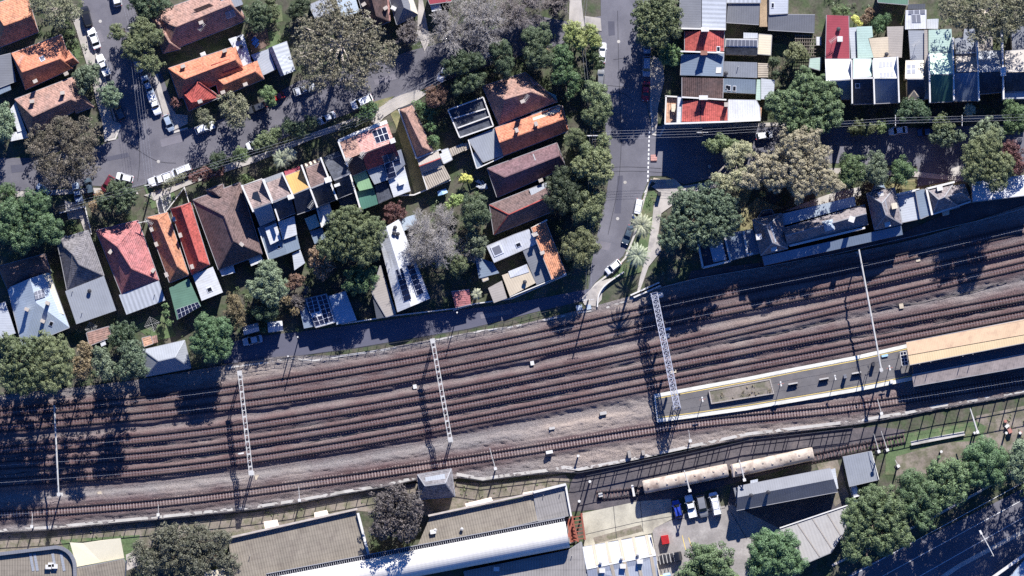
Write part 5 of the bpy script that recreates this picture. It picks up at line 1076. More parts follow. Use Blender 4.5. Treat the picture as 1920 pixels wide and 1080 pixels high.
def palm(label, x, y, r, h, n=34, group=None, cat='palm tree', curl=1.):
    TREE_N[0] += 1; rg = np.random.default_rng(900+TREE_N[0]); base = P(x, y, h); base.z = 0; t = thing('palm_tree', label, cat, base, 0, group)
    MB().tube([(0, 0, -.1), (.08, .05, h*.5), (0, 0, h)], [.42, .34, .3], 9).obj('trunk', 'bark', t, local=True, uv=False)
    V = []; F = []; R0 = r*S*1.12
    for k in range(n):
        a = k*2.39996; el = 1.0-1.1*k/n; L_ = R0*rg.uniform(.9, 1.1)*(1. if el < .8 else .75); d = Vector((math.cos(a), math.sin(a), 0)); p = Vector((0, 0, h)); s = Vector((-d.y, d.x, 0)); N_ = 14; e = el
        for i in range(N_):
            q = p+(d*math.cos(e)+Vector((0, 0, math.sin(e))))*L_/N_; e -= .11*curl; f = math.sin(math.pi*min(1, (i+1.2)/(N_+.6))); w = .30*f+.06
            for sg in (-1, 1):
                k0 = len(V); b = p.lerp(q, .5); tip = b+s*sg*w+(q-p).normalized()*w*.75+Vector((0, 0, -.12*w)); V += [tuple(p), tuple(q), tuple(tip)]; F.append((k0, k0+1, k0+2))
            p = q
    addcrown('crown', np.array(V), np.array(F), LM['frond'], t); return t
ST = 'street trees on the verge of the wide road'
RE = 'railway edge trees'
for a in [
 ('ragged olive gum at the top left between orange roof and parked black car', 'gum', 105, 15, 36, 9, ((-34, -8, 24), (32, 4, 22), (10, 24, 20))),
 ('low green hedge bush beside the pale footpath near the black car', 'green', 124, 44, 12, 3, ((4, 20, 14), (12, 40, 14))),
 ('lumpy green street tree standing under the power lines at the top left', 'olive', 258, 78, 30, 9, ((-38, -20, 18), (30, -10, 22), (24, 40, 24), (-10, 14, 24), (6, -26, 20))),
 ('round dark green tree between the orange hip roof and the white ute', 'sage', 162, 142, 25, 6, ((-6, 16, 16), (10, -10, 16))),
 ('pale grey green round street tree beside the dark parked car', 'sage', 205, 176, 23, 7, ((4, 18, 14),)),
 ('big spreading grey brown gum on the street corner at the left', 'umber', 116, 280, 62, 12, ((-44, -8, 34), (38, -26, 36), (36, 26, 36), (-14, 44, 34), (0, -38, 30))),
 ('pale leafed gum cut by the left edge beside a white addition', 'sage', 6, 222, 26, 7, ((2, 26, 18),)),
 ('dark tree cut by the top edge beside the wide pink brown roof', 'dark', 284, 8, 34, 8, ((-24, -6, 22),)),
 ('dark rounded yard tree right of the wide pink brown roof', 'dark', 482, 26, 27, 7, ((2, 22, 16),)),
 ('leafy hedge beside the small lawn near the top edge', 'olive', 510, 18, 14, 4, ((-2, -14, 12), (6, 8, 10))),
 ('dark green shrub clump at the top edge beside the huge mottled gum', 'dark', 556, 22, 20, 5, ((14, -14, 16),)),
 ('huge mottled brown green gum spreading over the street in the upper left', 'umber', 640, 80, 64, 15, ((-62, 16, 36), (60, 24, 40), (-20, -54, 40), (-40, 56, 38), (20, 58, 40), (44, -22, 36), (-62, -24, 26), (88, 18, 24))),
 ('small dark street tree beside the orange corner house', 'green', 502, 176, 17, 6, ((6, 14, 12),)),
 ('olive street tree in front of the big orange corner house', 'gum', 436, 196, 28, 8, ((8, 26, 24), (-8, 14, 20), (16, 4, 18))),
 ('brown green street tree overhanging the white car by the orange corner house', 'gum', 384, 220, 18, 6, ((8, 10, 12),)),
 ('dark burgundy shrub at the corner of the orange house', 'red', 332, 192, 13, 3, ()),
 ('burgundy round tree beside the white parapet flat roof', 'red', 817, 180, 22, 6, ((-6, 8, 14), (10, -6, 14))),
 ('dark green shrub tree beside the long narrow gable', 'green', 792, 204, 18, 5, ((10, 12, 14), (14, 34, 12), (20, 60, 12))),
 ('flat topped dark pine like tree right of the bare tree shadow', 'dark', 866, 116, 24, 8, ((-22, 8, 18), (22, -4, 18), (34, 0, 12))),
 ('flat topped dark tree above the white parapet roof', 'dark', 876, 156, 22, 7, ((-18, 10, 14), (20, -6, 18))),
 ('dark round tree north of the dark brown hip roof, left of two', 'dark', 942, 100, 26, 8, ((4, 26, 20), (-14, -10, 14))),
 ('dark green round tree beside the street under the bare grey trees', 'dark', 1004, 108, 26, 8, ((-10, -42, 18), (14, -42, 20), (4, -16, 24), (24, 4, 18))),
 ('bright yellow green tree by the power pole near the top centre', 'lime', 1074, 56, 20, 8, ((32, 4, 18), (14, 22, 18), (-8, 16, 12), (44, 22, 16))),
 ('mid green tree between the yellow green tree and the dark brown hip roof', 'green', 1056, 118, 22, 8, ((-6, 26, 20), (18, 30, 18), (-4, -20, 18), (20, 46, 12), (12, 58, 10))),
 ('light green street tree brushing the white car on the wide road', 'green', 1112, 104, 15, 7, ((10, 14, 12), (4, -20, 12))),
 ('large dark rounded tree at the top right side of the wide road', 'olive', 1230, 40, 44, 12, ((14, -26, 30), (-14, 26, 26), (24, 14, 26), (-22, -20, 24))),
 ('small bright green garden tree south of the large dark road side tree', 'green', 1258, 100, 20, 6, ((-10, 10, 14), (6, 14, 12))),
 ('street tree on the west verge beside the grey hatchback', 'olive', 1116, 172, 24, 9, ((10, 22, 22), (-14, 6, 14)), ST), ('street tree on the west verge north of the crossing wires', 'olive', 1124, 216, 24, 9, ((-20, 2, 16), (8, -14, 18)), ST),
 ('small rounded verge tree left of the power pole', 'olive', 1078, 258, 20, 8, ((10, -6, 14),), ST), ('narrow verge tree right of the power pole', 'olive', 1132, 262, 15, 8, ((-4, 24, 18), (-34, 18, 16)), ST), ('street tree beside the mauve brown house', 'olive', 1122, 306, 24, 10, ((-32, 6, 22), (14, 18, 18), (-2, 24, 20)), ST),
 ('dark bushy tree overhanging the grey brown house', 'dark', 1058, 352, 34, 9, ((-14, 24, 24), (18, 20, 26), (-6, -22, 20))), ('verge tree beside the curve of the wide road', 'olive', 1096, 388, 26, 9, ((20, 10, 20), (26, -18, 16), (-10, 18, 14)), ST),
 ('lowest street tree on the west verge above the lane end', 'olive', 1078, 462, 30, 9, ((30, 0, 20), (14, 24, 18), (16, -20, 16)), ST),
 ('small golden shrub in the yard above the bare tree', 'yellow', 872, 334, 10, 3, ((8, 4, 8), (-6, 4, 6)), None, 'shrub', 'shrub'),
 ('light yellow green shrub between golden shrub and dark round tree', 'lime', 852, 376, 14, 5, ((10, -4, 10), (-10, 8, 8))), ('dark dense round tree beside the grey brown house', 'dark', 890, 394, 30, 9, ((-8, 18, 18), (18, 12, 16))), ('mid green tree between the bare tree and white metal roof', 'sage', 892, 458, 22, 7, ((-6, -18, 14), (6, 14, 14))), ('green lower tree under the bare tree edge', 'olive', 858, 496, 22, 7, ((-18, -10, 14),)),
 ('burgundy autumn shrub tree behind the double fronted terrace', 'red', 738, 396, 20, 5, ((14, 6, 12), (-8, 14, 12))),
 ('large lobed deep green tree in the middle of the block', 'olive', 662, 440, 50, 11, ((-34, 14, 28), (36, -14, 26), (26, 30, 28), (-6, -34, 28), (38, 14, 22), (-24, -20, 24), (-50, 30, 20))),
 ('brown autumn tree left of the large lobed green tree', 'autumn', 598, 492, 22, 7, ((-8, -18, 14), (4, 18, 16), (18, 6, 14))), ('dark green tree below the large lobed tree near the garages', 'green', 668, 516, 22, 7, ((24, 6, 20), (8, 22, 16), (-14, 18, 14))),
 ('grey green bushy tree below the brown hip roof', 'sage', 500, 524, 30, 8, ((-18, 16, 22), (24, 14, 20), (4, -20, 20), (8, 34, 20))), ('small burgundy tree behind the terrace rear wing', 'red', 556, 526, 16, 5, ((-12, 8, 12),)), ('wispy brown grey shrub beside the solar garage', 'autumn', 540, 564, 14, 4, ((14, 20, 10),)),
 ('large pale topped fig tree at the left edge across from the corner gum', 'fig', 56, 412, 48, 11, ((-36, -14, 28), (34, 14, 30), (-14, 36, 30), (16, -32, 28), (-48, 22, 24), (48, 34, 16))), ('dark tree peeking at the left edge above the large fig', 'green', 12, 362, 22, 7, ()),
 ('dense green garden tree in front of the crimson roof', 'dark', 216, 362, 26, 7, ((24, 4, 20), (-22, 20, 18), (14, 24, 18))), ('pale brown shrub beside the driveway ute', 'autumn', 178, 386, 13, 4, ((8, -18, 10),)), ('bright shrub in the front yard of the grey tiled house', 'green', 134, 420, 11, 3, ((6, 12, 9),), None, 'shrub', 'shrub'),
 ('round dark green street tree above the brown hip roof', 'dark', 410, 298, 16, 6, ((-4, 12, 12),)), ('round green street tree beside the white rounded car', 'green', 450, 290, 17, 6, ()), ('brown maroon shrub in front of the brown hip roof', 'red', 384, 326, 16, 4, ((24, -6, 14), (-20, 8, 12))), ('olive shrub beside the white ute on the verge', 'gum', 322, 342, 13, 4, ((16, -8, 12), (-12, 8, 10))), ('small green shrub in front of the first terrace house', 'green', 466, 336, 11, 3, ((-8, -4, 7),), None, 'shrub', 'shrub'), ('dark leafy tree over the white roofed car in shade', 'olive', 500, 262, 20, 6, ((-16, 8, 14), (18, -14, 14))), ('dark tree in the shaded street below the crossing wires', 'dark', 560, 244, 22, 7, ((22, -14, 16), (-20, -8, 14))), ('green verge shrub beside the parked silver ute on the beige verge', 'green', 690, 212, 16, 4, ((-12, 8, 12), (10, -10, 12))), ('shaded yard tree in front of the double fronted terrace', 'olive', 650, 242, 14, 4, ((14, -8, 10),)),
 ('round bushy green tree above the grey blue pavilion and lane', 'fig', 398, 630, 40, 9, ((-16, -20, 22), (16, -14, 24), (16, 22, 22), (-22, 16, 22), (-2, 34, 18))), ('brown leafed tree between the lane tree and the small sheds', 'autumn', 442, 580, 20, 6, ((6, 22, 14), (-6, -18, 14))), ('narrow shrub on the yard beside the crimson house rear roof', 'green', 312, 588, 8, 4, ((4, 18, 8), (-2, -14, 7)), None, 'shrub', 'shrub'),
 ('green shrub between the two pale lane sheds', 'green', 493, 616, 10, 3, ((4, -14, 8),), None, 'shrub', 'shrub'), ('dark shady yard tree behind the two pale lane sheds', 'dark', 505, 580, 20, 6, ((-20, 6, 14),)),
 ('tall olive gum at the far left of the railway edge', 'olive', 40, 676, 44, 16.5, ((-28, 20, 26), (26, 26, 28), (-20, -24, 24), (20, -24, 26), (0, 44, 26)), RE), ('tall lobed gum second along the railway edge', 'olive', 98, 668, 38, 16.5, ((-14, -28, 20), (18, 30, 22), (-22, 24, 24), (-6, 52, 20), (22, -8, 20)), RE), ('brown leafed tree between green trees on the railway edge', 'autumn', 154, 680, 22, 14, ((4, -26, 16), (-4, 18, 16)), RE), ('pale green small tree right of the brown railway tree', 'sage', 192, 678, 22, 15, ((4, 20, 16), (-6, -18, 14)), RE), ('rounded grey green tree left of the grey blue pavilion', 'sage', 246, 674, 30, 13, ((14, 18, 18), (-14, 20, 20), (2, -18, 20)), RE), ('very dark tree above the rounded grey green railway tree', 'dark', 228, 628, 24, 9, ((14, -8, 16), (-14, 10, 14)), RE),
 ('dense large green tree beside the corner terraces', 'fig', 1510, 186, 46, 12, ((-38, 20, 30), (42, 6, 32), (4, -34, 26), (20, 42, 30), (-10, 46, 26), (52, 34, 22), (-58, 4, 22), (34, -24, 22))), ('round yellowish green yard tree beside the dark pergola', 'olive', 1493, 98, 22, 6, ((-10, 4, 14), (12, 6, 12))), ('dark shrub in the terrace back yard', 'dark', 1452, 116, 11, 4, ((4, 24, 11), (18, 22, 8))),
 ('round bright green tree by the deep green roof', 'green', 1653, 40, 18, 5, ((-4, 14, 12),)), ('golden shrub beside the round green tree at the top right', 'yellow', 1604, 36, 9, 3, ((8, 8, 6),), None, 'shrub', 'shrub'), ('orange brown shrub between golden shrub and round green tree', 'autumn', 1624, 34, 11, 3, ((6, -12, 9),), None, 'shrub', 'shrub'), ('green shrub at the top edge beside the maroon roof', 'green', 1584, 20, 9, 3, ((-18, 0, 9),), None, 'shrub', 'shrub'),
 ('great brown grey gum canopy over the eastern terraces at the top right', 'gum', 1850, 18, 54, 16, ((-46, 4, 36), (44, 8, 40), (-10, 34, 30), (70, -14, 40), (30, 36, 26), (-64, -12, 28))),
 ('dark street tree in front of the cream solar terrace', 'dark', 1712, 206, 26, 7, ((-18, 10, 16), (18, 8, 18))), ('shrubby verge tree above the shaded east road, left of the white coupe', 'olive', 1616, 238, 18, 5, ((-14, 8, 12), (16, 4, 12))), ('small shrub beside the white coupe', 'green', 1652, 240, 12, 4, ((10, -4, 10),)), ('light shrub right of the white coupe on the verge', 'olive', 1766, 228, 18, 6, ((-6, 14, 14), (12, 12, 14))), ('grey green verge tree below the dark blue car', 'sage', 1774, 256, 24, 6, ((-20, 2, 14), (22, 0, 14))), ('spreading sage verge tree near the right edge', 'sage', 1850, 244, 26, 7, ((-18, 14, 18), (20, 8, 18), (2, 22, 16))), ('bushy tree at the right edge in front of the last terrace', 'green', 1902, 212, 24, 7, ((14, 18, 20), (-6, 24, 18))),
 ('large dark grey green tree beside the station annexe', 'sage', 1304, 400, 54, 12, ((-36, 24, 30), (36, -18, 30), (34, 26, 34), (-24, -22, 26), (60, -10, 26), (64, 18, 24), (4, 44, 28), (-46, 50, 24))),
 ('great pale yellow flowering gum on the reserve above the station', 'pale', 1480, 306, 46, 14, ((-52, 6, 30), (40, 22, 36), (6, -34, 34), (54, -6, 28), (-24, 30, 26), (72, 30, 22), (20, 44, 26), (-74, 30, 22), (40, -40, 26), (88, 42, 16))), ('paler yellow small gum at the west end of the reserve', 'pale', 1376, 292, 24, 9, ((22, -10, 18), (-16, 50, 18), (16, 40, 22), (-30, 42, 14))), ('olive shrub tree on the shaded corner island of the east road', 'olive', 1352, 270, 22, 7, ((-18, 2, 14), (18, 4, 16))),
 ('round deep green tree left of three on the station forecourt', 'green', 1596, 314, 28, 9, ((-8, 20, 18), (16, 10, 18))), ('pale green tree in the middle of the station forecourt', 'sage', 1642, 312, 24, 9, ((8, 20, 18), (-8, 14, 18), (6, -16, 14))), ('light green tree right of three on the station forecourt', 'green', 1690, 316, 22, 8, ((-4, 18, 16), (14, 6, 14))),
 ('great olive brown gum shading the white roof at the right', 'olive', 1848, 296, 38, 13, ((-24, 26, 24), (32, 14, 28), (8, -26, 28), (-22, -12, 24), (20, 40, 24))), ('red brown autumn tree at the right edge', 'red', 1900, 290, 22, 8, ((12, 20, 18), (-6, -16, 14))),
 ('small yellow ball shrub beneath the pale flowering gum', 'yellow', 1432, 364, 5.5, 1.6, (), None, 'shrub', 'shrub'),
 ('dark brown gum growing up through the khaki industrial roof', 'dusk', 742, 962, 46, 12, ((-24, 26, 26), (28, -10, 30), (18, 30, 28), (-20, -20, 26), (4, -36, 22))), ('broad dark olive gum at the bottom left beside the shade sail', 'khakileaf', 330, 1030, 48, 11, ((-50, 26, 32), (48, -14, 34), (34, 36, 34), (76, 10, 24), (-20, -24, 26), (100, 30, 24), (88, -22, 18), (-70, 0, 18))),
 ('domed green yard tree cut by the bottom edge beside the dark ute', 'fig', 1326, 1066, 52, 9, ((-34, 14, 26), (30, 14, 28), (0, -18, 28))), ('round domed green tree in the middle of the yard bottom edge', 'fig', 1453, 1040, 50, 9, ((-22, 20, 34), (24, 16, 34), (4, -16, 32), (-20, -10, 32), (22, -10, 30))),
 ('large domed tree right of the pale seamed yard canopy', 'fig', 1640, 972, 54, 14, ((-28, 34, 32), (32, 24, 34), (-8, -34, 30), (-40, -4, 28), (36, -12, 30), (58, 40, 18), (-40, 62, 22), (20, 52, 22), (-14, 80, 12))), ('domed tree in the middle of the roadside row', 'fig', 1722, 930, 42, 13, ((22, 20, 24), (-14, -26, 26), (10, 44, 20), (-14, 20, 26), (16, 54, 14))), ('domed tree beside the trackside lawn in the roadside row', 'fig', 1776, 900, 38, 13, ((18, -20, 24), (-18, -18, 22), (20, 18, 22), (0, 36, 20), (26, 32, 16))), ('pale green domed tree near the right edge of the roadside row', 'fig', 1850, 872, 44, 13, ((-22, -18, 26), (22, -12, 26), (18, 18, 26), (-14, 20, 26), (-2, -34, 22))), ('dark slim tree cut by the right edge in the roadside row', 'sage', 1912, 862, 26, 13, ((4, -24, 18), (0, 24, 20), (24, 10, 26))),
]:
    tree(*a)
tree('tall fig only just reaching into the frame at the right edge by the dark road', 'fig', 1958, 905, 42, 14, ((30, -20, 36), (50, 20, 36), (-10, -30, 30)))
bare('big round leafless grey brown tree in the middle of the back yards', 815, 452, 60, 10, 'twig')
bare('leafless grey tree at the top centre left of the street trees', 856, 52, 48, 11, 'twig', .9); bare('leafless pale grey tree at the top edge, second of the bare group', 916, 36, 48, 12, 'twig', .9); bare('leafless grey tree at the top edge, easternmost of the bare group', 978, 14, 40, 11, 'twigb', .8); bare('bare brown shrub tree beside the pink lane at the top', 768, 62, 24, 6, 'twigb', 1.); bare('leafless brown tree at the top edge beside the paved corner', 1044, 6, 22, 8, 'twigb', 1.); bare('small leafless shrub beside the striped yard rear fence', 560, 560, 18, 5, 'twigb', 1.)
PG = 'pair of palms on the grass strip'
palm('upper palm on the grass strip beside the parked blue car', 1203, 423, 25, 8.5, 32, PG); palm('lower palm on the grass strip above the small white car', 1196, 479, 25, 10.5, 32, PG); palm('small pale palm in the shaded yard of the blue grey terrace', 1818, 206, 14, 5, 22); palm('bushy palm in front of the ochre yellow terrace', 528, 298, 20, 5.5, 26); palm('second bushy palm overlapping in front of the terrace row', 543, 290, 16, 6.5, 22); palm('spiky small palm in the courtyard beside the crimson garage', 893, 551, 12, 3, 16)
# platform bed shrubs and yard undergrowth: uncountable ground cover
def scatter(name, zones, n, mname, rr, z0=0.):
    rg = np.random.default_rng(int(77+n*10)); C = []
    for q in zones:
        xs = [p[0] for p in q]; ys = [p[1] for p in q]; k = 0; area = abs(sum(q[i][0]*q[(i+1) % len(q)][1]-q[(i+1) % len(q)][0]*q[i][1] for i in range(len(q))))/2
        while k < area*n/1000:
            x = rg.uniform(min(xs), max(xs)); y = rg.uniform(min(ys), max(ys)); ins = False; j = len(q)-1
            for i in range(len(q)):
                if (q[i][1] > y) != (q[j][1] > y) and x < (q[j][0]-q[i][0])*(y-q[i][1])/(q[j][1]-q[i][1])+q[i][0]: ins = not ins
                j = i
            if ins: r = rg.uniform(*rr); p = P(x, y, z0+r*.5); C.append((p.x, p.y, p.z, r))
            k += 1
    C = np.array(C); V, F = leafquads(rg, C[:, :3], C[:, 3], np.maximum(8, (70*C[:, 3]**2).astype(int)), .24, .7)
    o = addcrown(name, V, F, LM[mname], None); ORG[o.name] = Vector((0, 0, 0)); tag(o, kind='stuff'); return o
Z1 = [[(60, 170), (160, 60), (200, 190), (190, 215)], [(440, 20), (540, 0), (560, 60), (500, 95)], [(560, 200), (690, 225), (640, 260), (520, 300), (430, 330), (400, 340), (470, 290)], [(780, 200), (830, 190), (850, 260), (810, 280)], [(820, 290), (900, 310), (910, 360), (850, 360)], [(780, 380), (900, 360), (920, 500), (900, 560), (830, 560), (800, 500)], [(250, 330), (330, 350), (340, 380), (270, 400)], [(150, 420), (240, 370), (270, 400), (180, 430)], [(420, 520), (560, 510), (580, 620), (440, 620)], [(0, 440), (90, 480), (100, 510), (0, 530)], [(1440, 60), (1540, 60), (1560, 160), (1440, 180)], [(1545, -5), (1700, 10), (1690, 45), (1600, 50)], [(1610, 196), (1920, 190), (1920, 232), (1600, 236)], [(1060, 160), (1150, 160), (1145, 260), (1130, 460), (1060, 520), (1040, 420), (1065, 300)], [(940, 60), (1100, 60), (1110, 150), (1060, 190), (930, 140)], [(1230, 380), (1300, 360), (1320, 440), (1300, 500), (1230, 520)], [(0, 620), (260, 620), (290, 700), (240, 715), (0, 742)], [(330, 600), (440, 590), (430, 670), (360, 690)], [(1560, 1040), (1700, 960), (1900, 850), (1920, 870), (1780, 960), (1600, 1060)], [(240, 1030), (430, 1000), (440, 1080), (250, 1080)], [(690, 960), (800, 965), (780, 1030), (700, 1040)], [(1340, 350), (1600, 310), (1620, 350), (1480, 390), (1400, 360)], [(830, 60), (930, 100), (930, 140), (840, 180)], [(540, 30), (660, 20), (660, 90), (560, 60)]]
scatter('garden_undergrowth', Z1, 2.3, 'green', (.35, .9)); scatter('garden_undergrowth', Z1, 1.1, 'sage', (.3, .8)); scatter('leaf_litter_shrubs', Z1, .5, 'autumn', (.25, .6))
scatter('dry_shrubs', [[(1340, 738), (1440, 716), (1446, 735), (1350, 752)]], 14, 'autumn', (.2, .42), 1.7); scatter('dry_shrubs', [[(1360, 738), (1440, 722), (1446, 738), (1370, 752)]], 3, 'umber', (.15, .35), 1.7)
scatter('verge_planting', [[(1208, 366), (1226, 360), (1230, 372), (1222, 420), (1212, 410)], [(1176, 500), (1204, 496), (1190, 516), (1150, 524)]], 9, 'green', (.2, .6)); scatter('trackside_weeds', [[(0, 1006), (480, 962), (780, 908), (1060, 890), (1060, 905), (800, 960), (430, 1005), (100, 1024)], [(1830, 790), (1920, 770), (1920, 830), (1840, 845)], [(856, 905), (960, 900), (960, 920), (860, 940)]], 4, 'olive', (.12, .3))
# ================================================================== vehicles
def loft(mb, secs):
    """secs: list of (x, halfwidth, z_low, z_mid, z_top, top_halfwidth) cross-sections -> closed body"""
    V = []; F = []; n = 8
    for x, w, z0, zm, zt, wt in secs:
        V += [(x, -w*.9, z0), (x, -w, z0+.12), (x, -w, zm), (x, -wt, zt), (x, wt, zt), (x, w, zm), (x, w, z0+.12), (x, w*.9, z0)]
    for i in range(len(secs)-1):
        F += [(i*n+j, (i+1)*n+j, (i+1)*n+(j+1) % n, i*n+(j+1) % n) for j in range(n)]
    F += [tuple(range(n)), tuple((len(secs)-1)*n+j for j in range(n-1, -1, -1))]
    return mb.add(V, F)
KIND = {
 'sedan': dict(L=4.6, W=.90, hood=.86, front=(1.05, .30), roof=(.30, -1.0), back=-1.65, rz=1.43, boot=.98),
 'hatch': dict(L=4.1, W=.87, hood=.90, front=(1.10, .40), roof=(.40, -1.45), back=-1.85, rz=1.48, boot=1.0),
 'suv': dict(L=4.6, W=.93, hood=1.05, front=(1.15, .50), roof=(.50, -1.75), back=-2.1, rz=1.72, boot=1.15),
 'van': dict(L=4.9, W=.95, hood=1.15, front=(1.75, 1.15), roof=(1.15, -2.2), back=-2.38, rz=1.95, boot=1.2),
 'ute': dict(L=5.1, W=.93, hood=1.08, front=(1.05, .50), roof=(.50, -.45), back=-.75, rz=1.75, boot=1.0)}
PC = {}
def carmesh(kind, cname, col):
    if (kind, cname) in PC: return PC[kind, cname]
    k = KIND[kind]; L, W = k['L']/2, k['W']; rz = k['rz']; hd = k['hood']; bt = k['boot']; bk = k['back']; f0, f1 = k['front']; parts = []
    m = paint('car_paint_'+cname, col, .25, 0., .6); me = []
    b = MB(); loft(b, [(-L, W*.84, .42, .62, .70, W*.78), (-L+.12, W*.95, .3, .72, bt*.92, W*.86), (-L+.55, W, .22, .78, bt, W*.92), (0, W, .2, .80, .98, W*.93), (f0+.1, W, .2, .80, hd, W*.92), (L-.5, W*.97, .22, .74, hd*.93, W*.86), (L-.1, W*.88, .3, .62, hd*.80, W*.76), (L, W*.72, .4, .55, .62, W*.62)])
    rw = W*.74; z0 = min(hd, bt)-.06
    bw = W*.90; T = [(f0, bw), (f1, rw), (k['roof'][1], rw), (bk, bw)]
    # roof shell with pillars
    V = [(f1, -rw, rz-.02), (f1, rw, rz-.02), (k['roof'][1], rw, rz-.03), (k['roof'][1], -rw, rz-.03), (f1*.5+k['roof'][1]*.5, -rw*.98, rz+.03), (f1*.5+k['roof'][1]*.5, rw*.98, rz+.03), (f0, -bw, z0), (f0, bw, z0), (bk, bw, z0), (bk, -bw, z0)]
    b.add(V, [(0, 1, 5, 4), (4, 5, 2, 3), (0, 6, 7, 1), (1, 7, 8, 2, 5), (2, 8, 9, 3), (3, 9, 6, 0, 4)])
    if kind == 'ute':
        b.F = b.F
        for y in (-W+.06, W-.06): b.box((-1.65, y, 1.02), (1.75, .1, .2))
        b.box((-2.5, 0, 1.02), (.1, 1.7, .2))
    parts.append(('body', b, m))
    def quad(p): return p
    def win(nm, pts, off):
        q = [Vector(p)+Vector(off) for p in pts]; w = MB(); c = sum(q, Vector())/4; q = [c+(p-c)*.9 for p in q]
        nn = Vector(off).normalized()*.03; w.add(q+[p-nn for p in q], [(0, 1, 2, 3), (7, 6, 5, 4), (0, 4, 5, 1), (1, 5, 6, 2), (2, 6, 7, 3), (3, 7, 4, 0)]); parts.append((nm, w, M['glass']))
    win('windscreen', [(f0, -bw, z0+.06), (f0, bw, z0+.06), (f1, rw, rz-.02), (f1, -rw, rz-.02)], (.012, 0, .02))
    win('rear_window', [(bk, bw, bt), (bk, -bw, bt), (k['roof'][1], -rw, rz-.03), (k['roof'][1], rw, rz-.03)], (-.012, 0, .02))
    for s in (-1, 1):
        pts = [(f0-.1, s*bw, z0+.12), (f1-.02, s*rw, rz-.08), (k['roof'][1], s*rw, rz-.08), (bk+.1, s*bw, max(z0+.12, bt))]
        win('side_window', pts if s > 0 else pts[::-1], (0, s*.02, .01))
    for x in (L-.85, -L+.85):
        for s in (-1, 1): parts.append(('wheel', MB().tube([(x, s*(W-.2), .32), (x, s*(W+.01), .32)], .32, 12), M['tyre']))
    for s in (-1, 1):
        parts.append(('headlight', MB().box((L-.2, s*W*.62, .66), (.24, .3, .14)), M['lamp'])); parts.append(('mirror', MB().box((f0-.15, s*(W+.08), 1.0), (.14, .2, .12)), m))
        parts.append(('tail_light', MB().box((-L+.05, s*W*.7, .78), (.12, .26, .16)), M['redp']))
    if kind == 'ute':
        parts.append(('tray', MB().box((-1.65, 0, .96), (1.7, W*1.7, .06)), M['darksteel'] if cname != 'white' else M['parapet']))
    if kind == 'van':
        parts.append(('roof_rack', MB().box((-.2, -.55, rz+.1), (2.2, .05, .05)).box((-.2, .55, rz+.1), (2.2, .05, .05)).box((.6, 0, rz+.1), (.05, 1.1, .05)).box((-1., 0, rz+.1), (.05, 1.1, .05)), M['galv']))
    out = []
    for nm, w, mt in parts:
        o = w.obj(nm, mt, None, local=True); out.append((nm, o.data)); bpy.data.objects.remove(o)
    PC[kind, cname] = out; return out
CC = {'white': (.75, .76, .77), 'silver': (.45, .47, .50), 'bluesilver': (.30, .36, .44), 'black': (.015, .016, .02), 'charcoal': (.05, .055, .065), 'navy': (.02, .045, .13), 'blue': (.025, .05, .32), 'maroon': (.13, .02, .03), 'red': (.35, .02, .025), 'slate': (.06, .085, .11), 'grey': (.17, .175, .185)}
NMS = {'sedan': 'parked_sedan', 'hatch': 'parked_hatchback', 'suv': 'parked_suv', 'van': 'parked_van', 'ute': 'parked_ute'}
def car(label, kind, c, a, b, group='parked cars', z=.06):
    """a = front end, b = back end in photo pixels"""
    p, q = P(*a, z+.6), P(*b, z+.6); m = (p+q)/2; d = p-q; t = thing(NMS[kind], label, 'van' if kind == 'van' else 'car', (m.x, m.y, z), math.atan2(d.y, d.x), group)
    s = max(.88, min(1.14, d.length/KIND[kind]['L'])); t.scale = (s, s*.99, s)
    for nm, me in carmesh(kind, c, CC[c]):
        o = bpy.data.objects.new(nm, me); COL.objects.link(o); o.parent = t
    return t
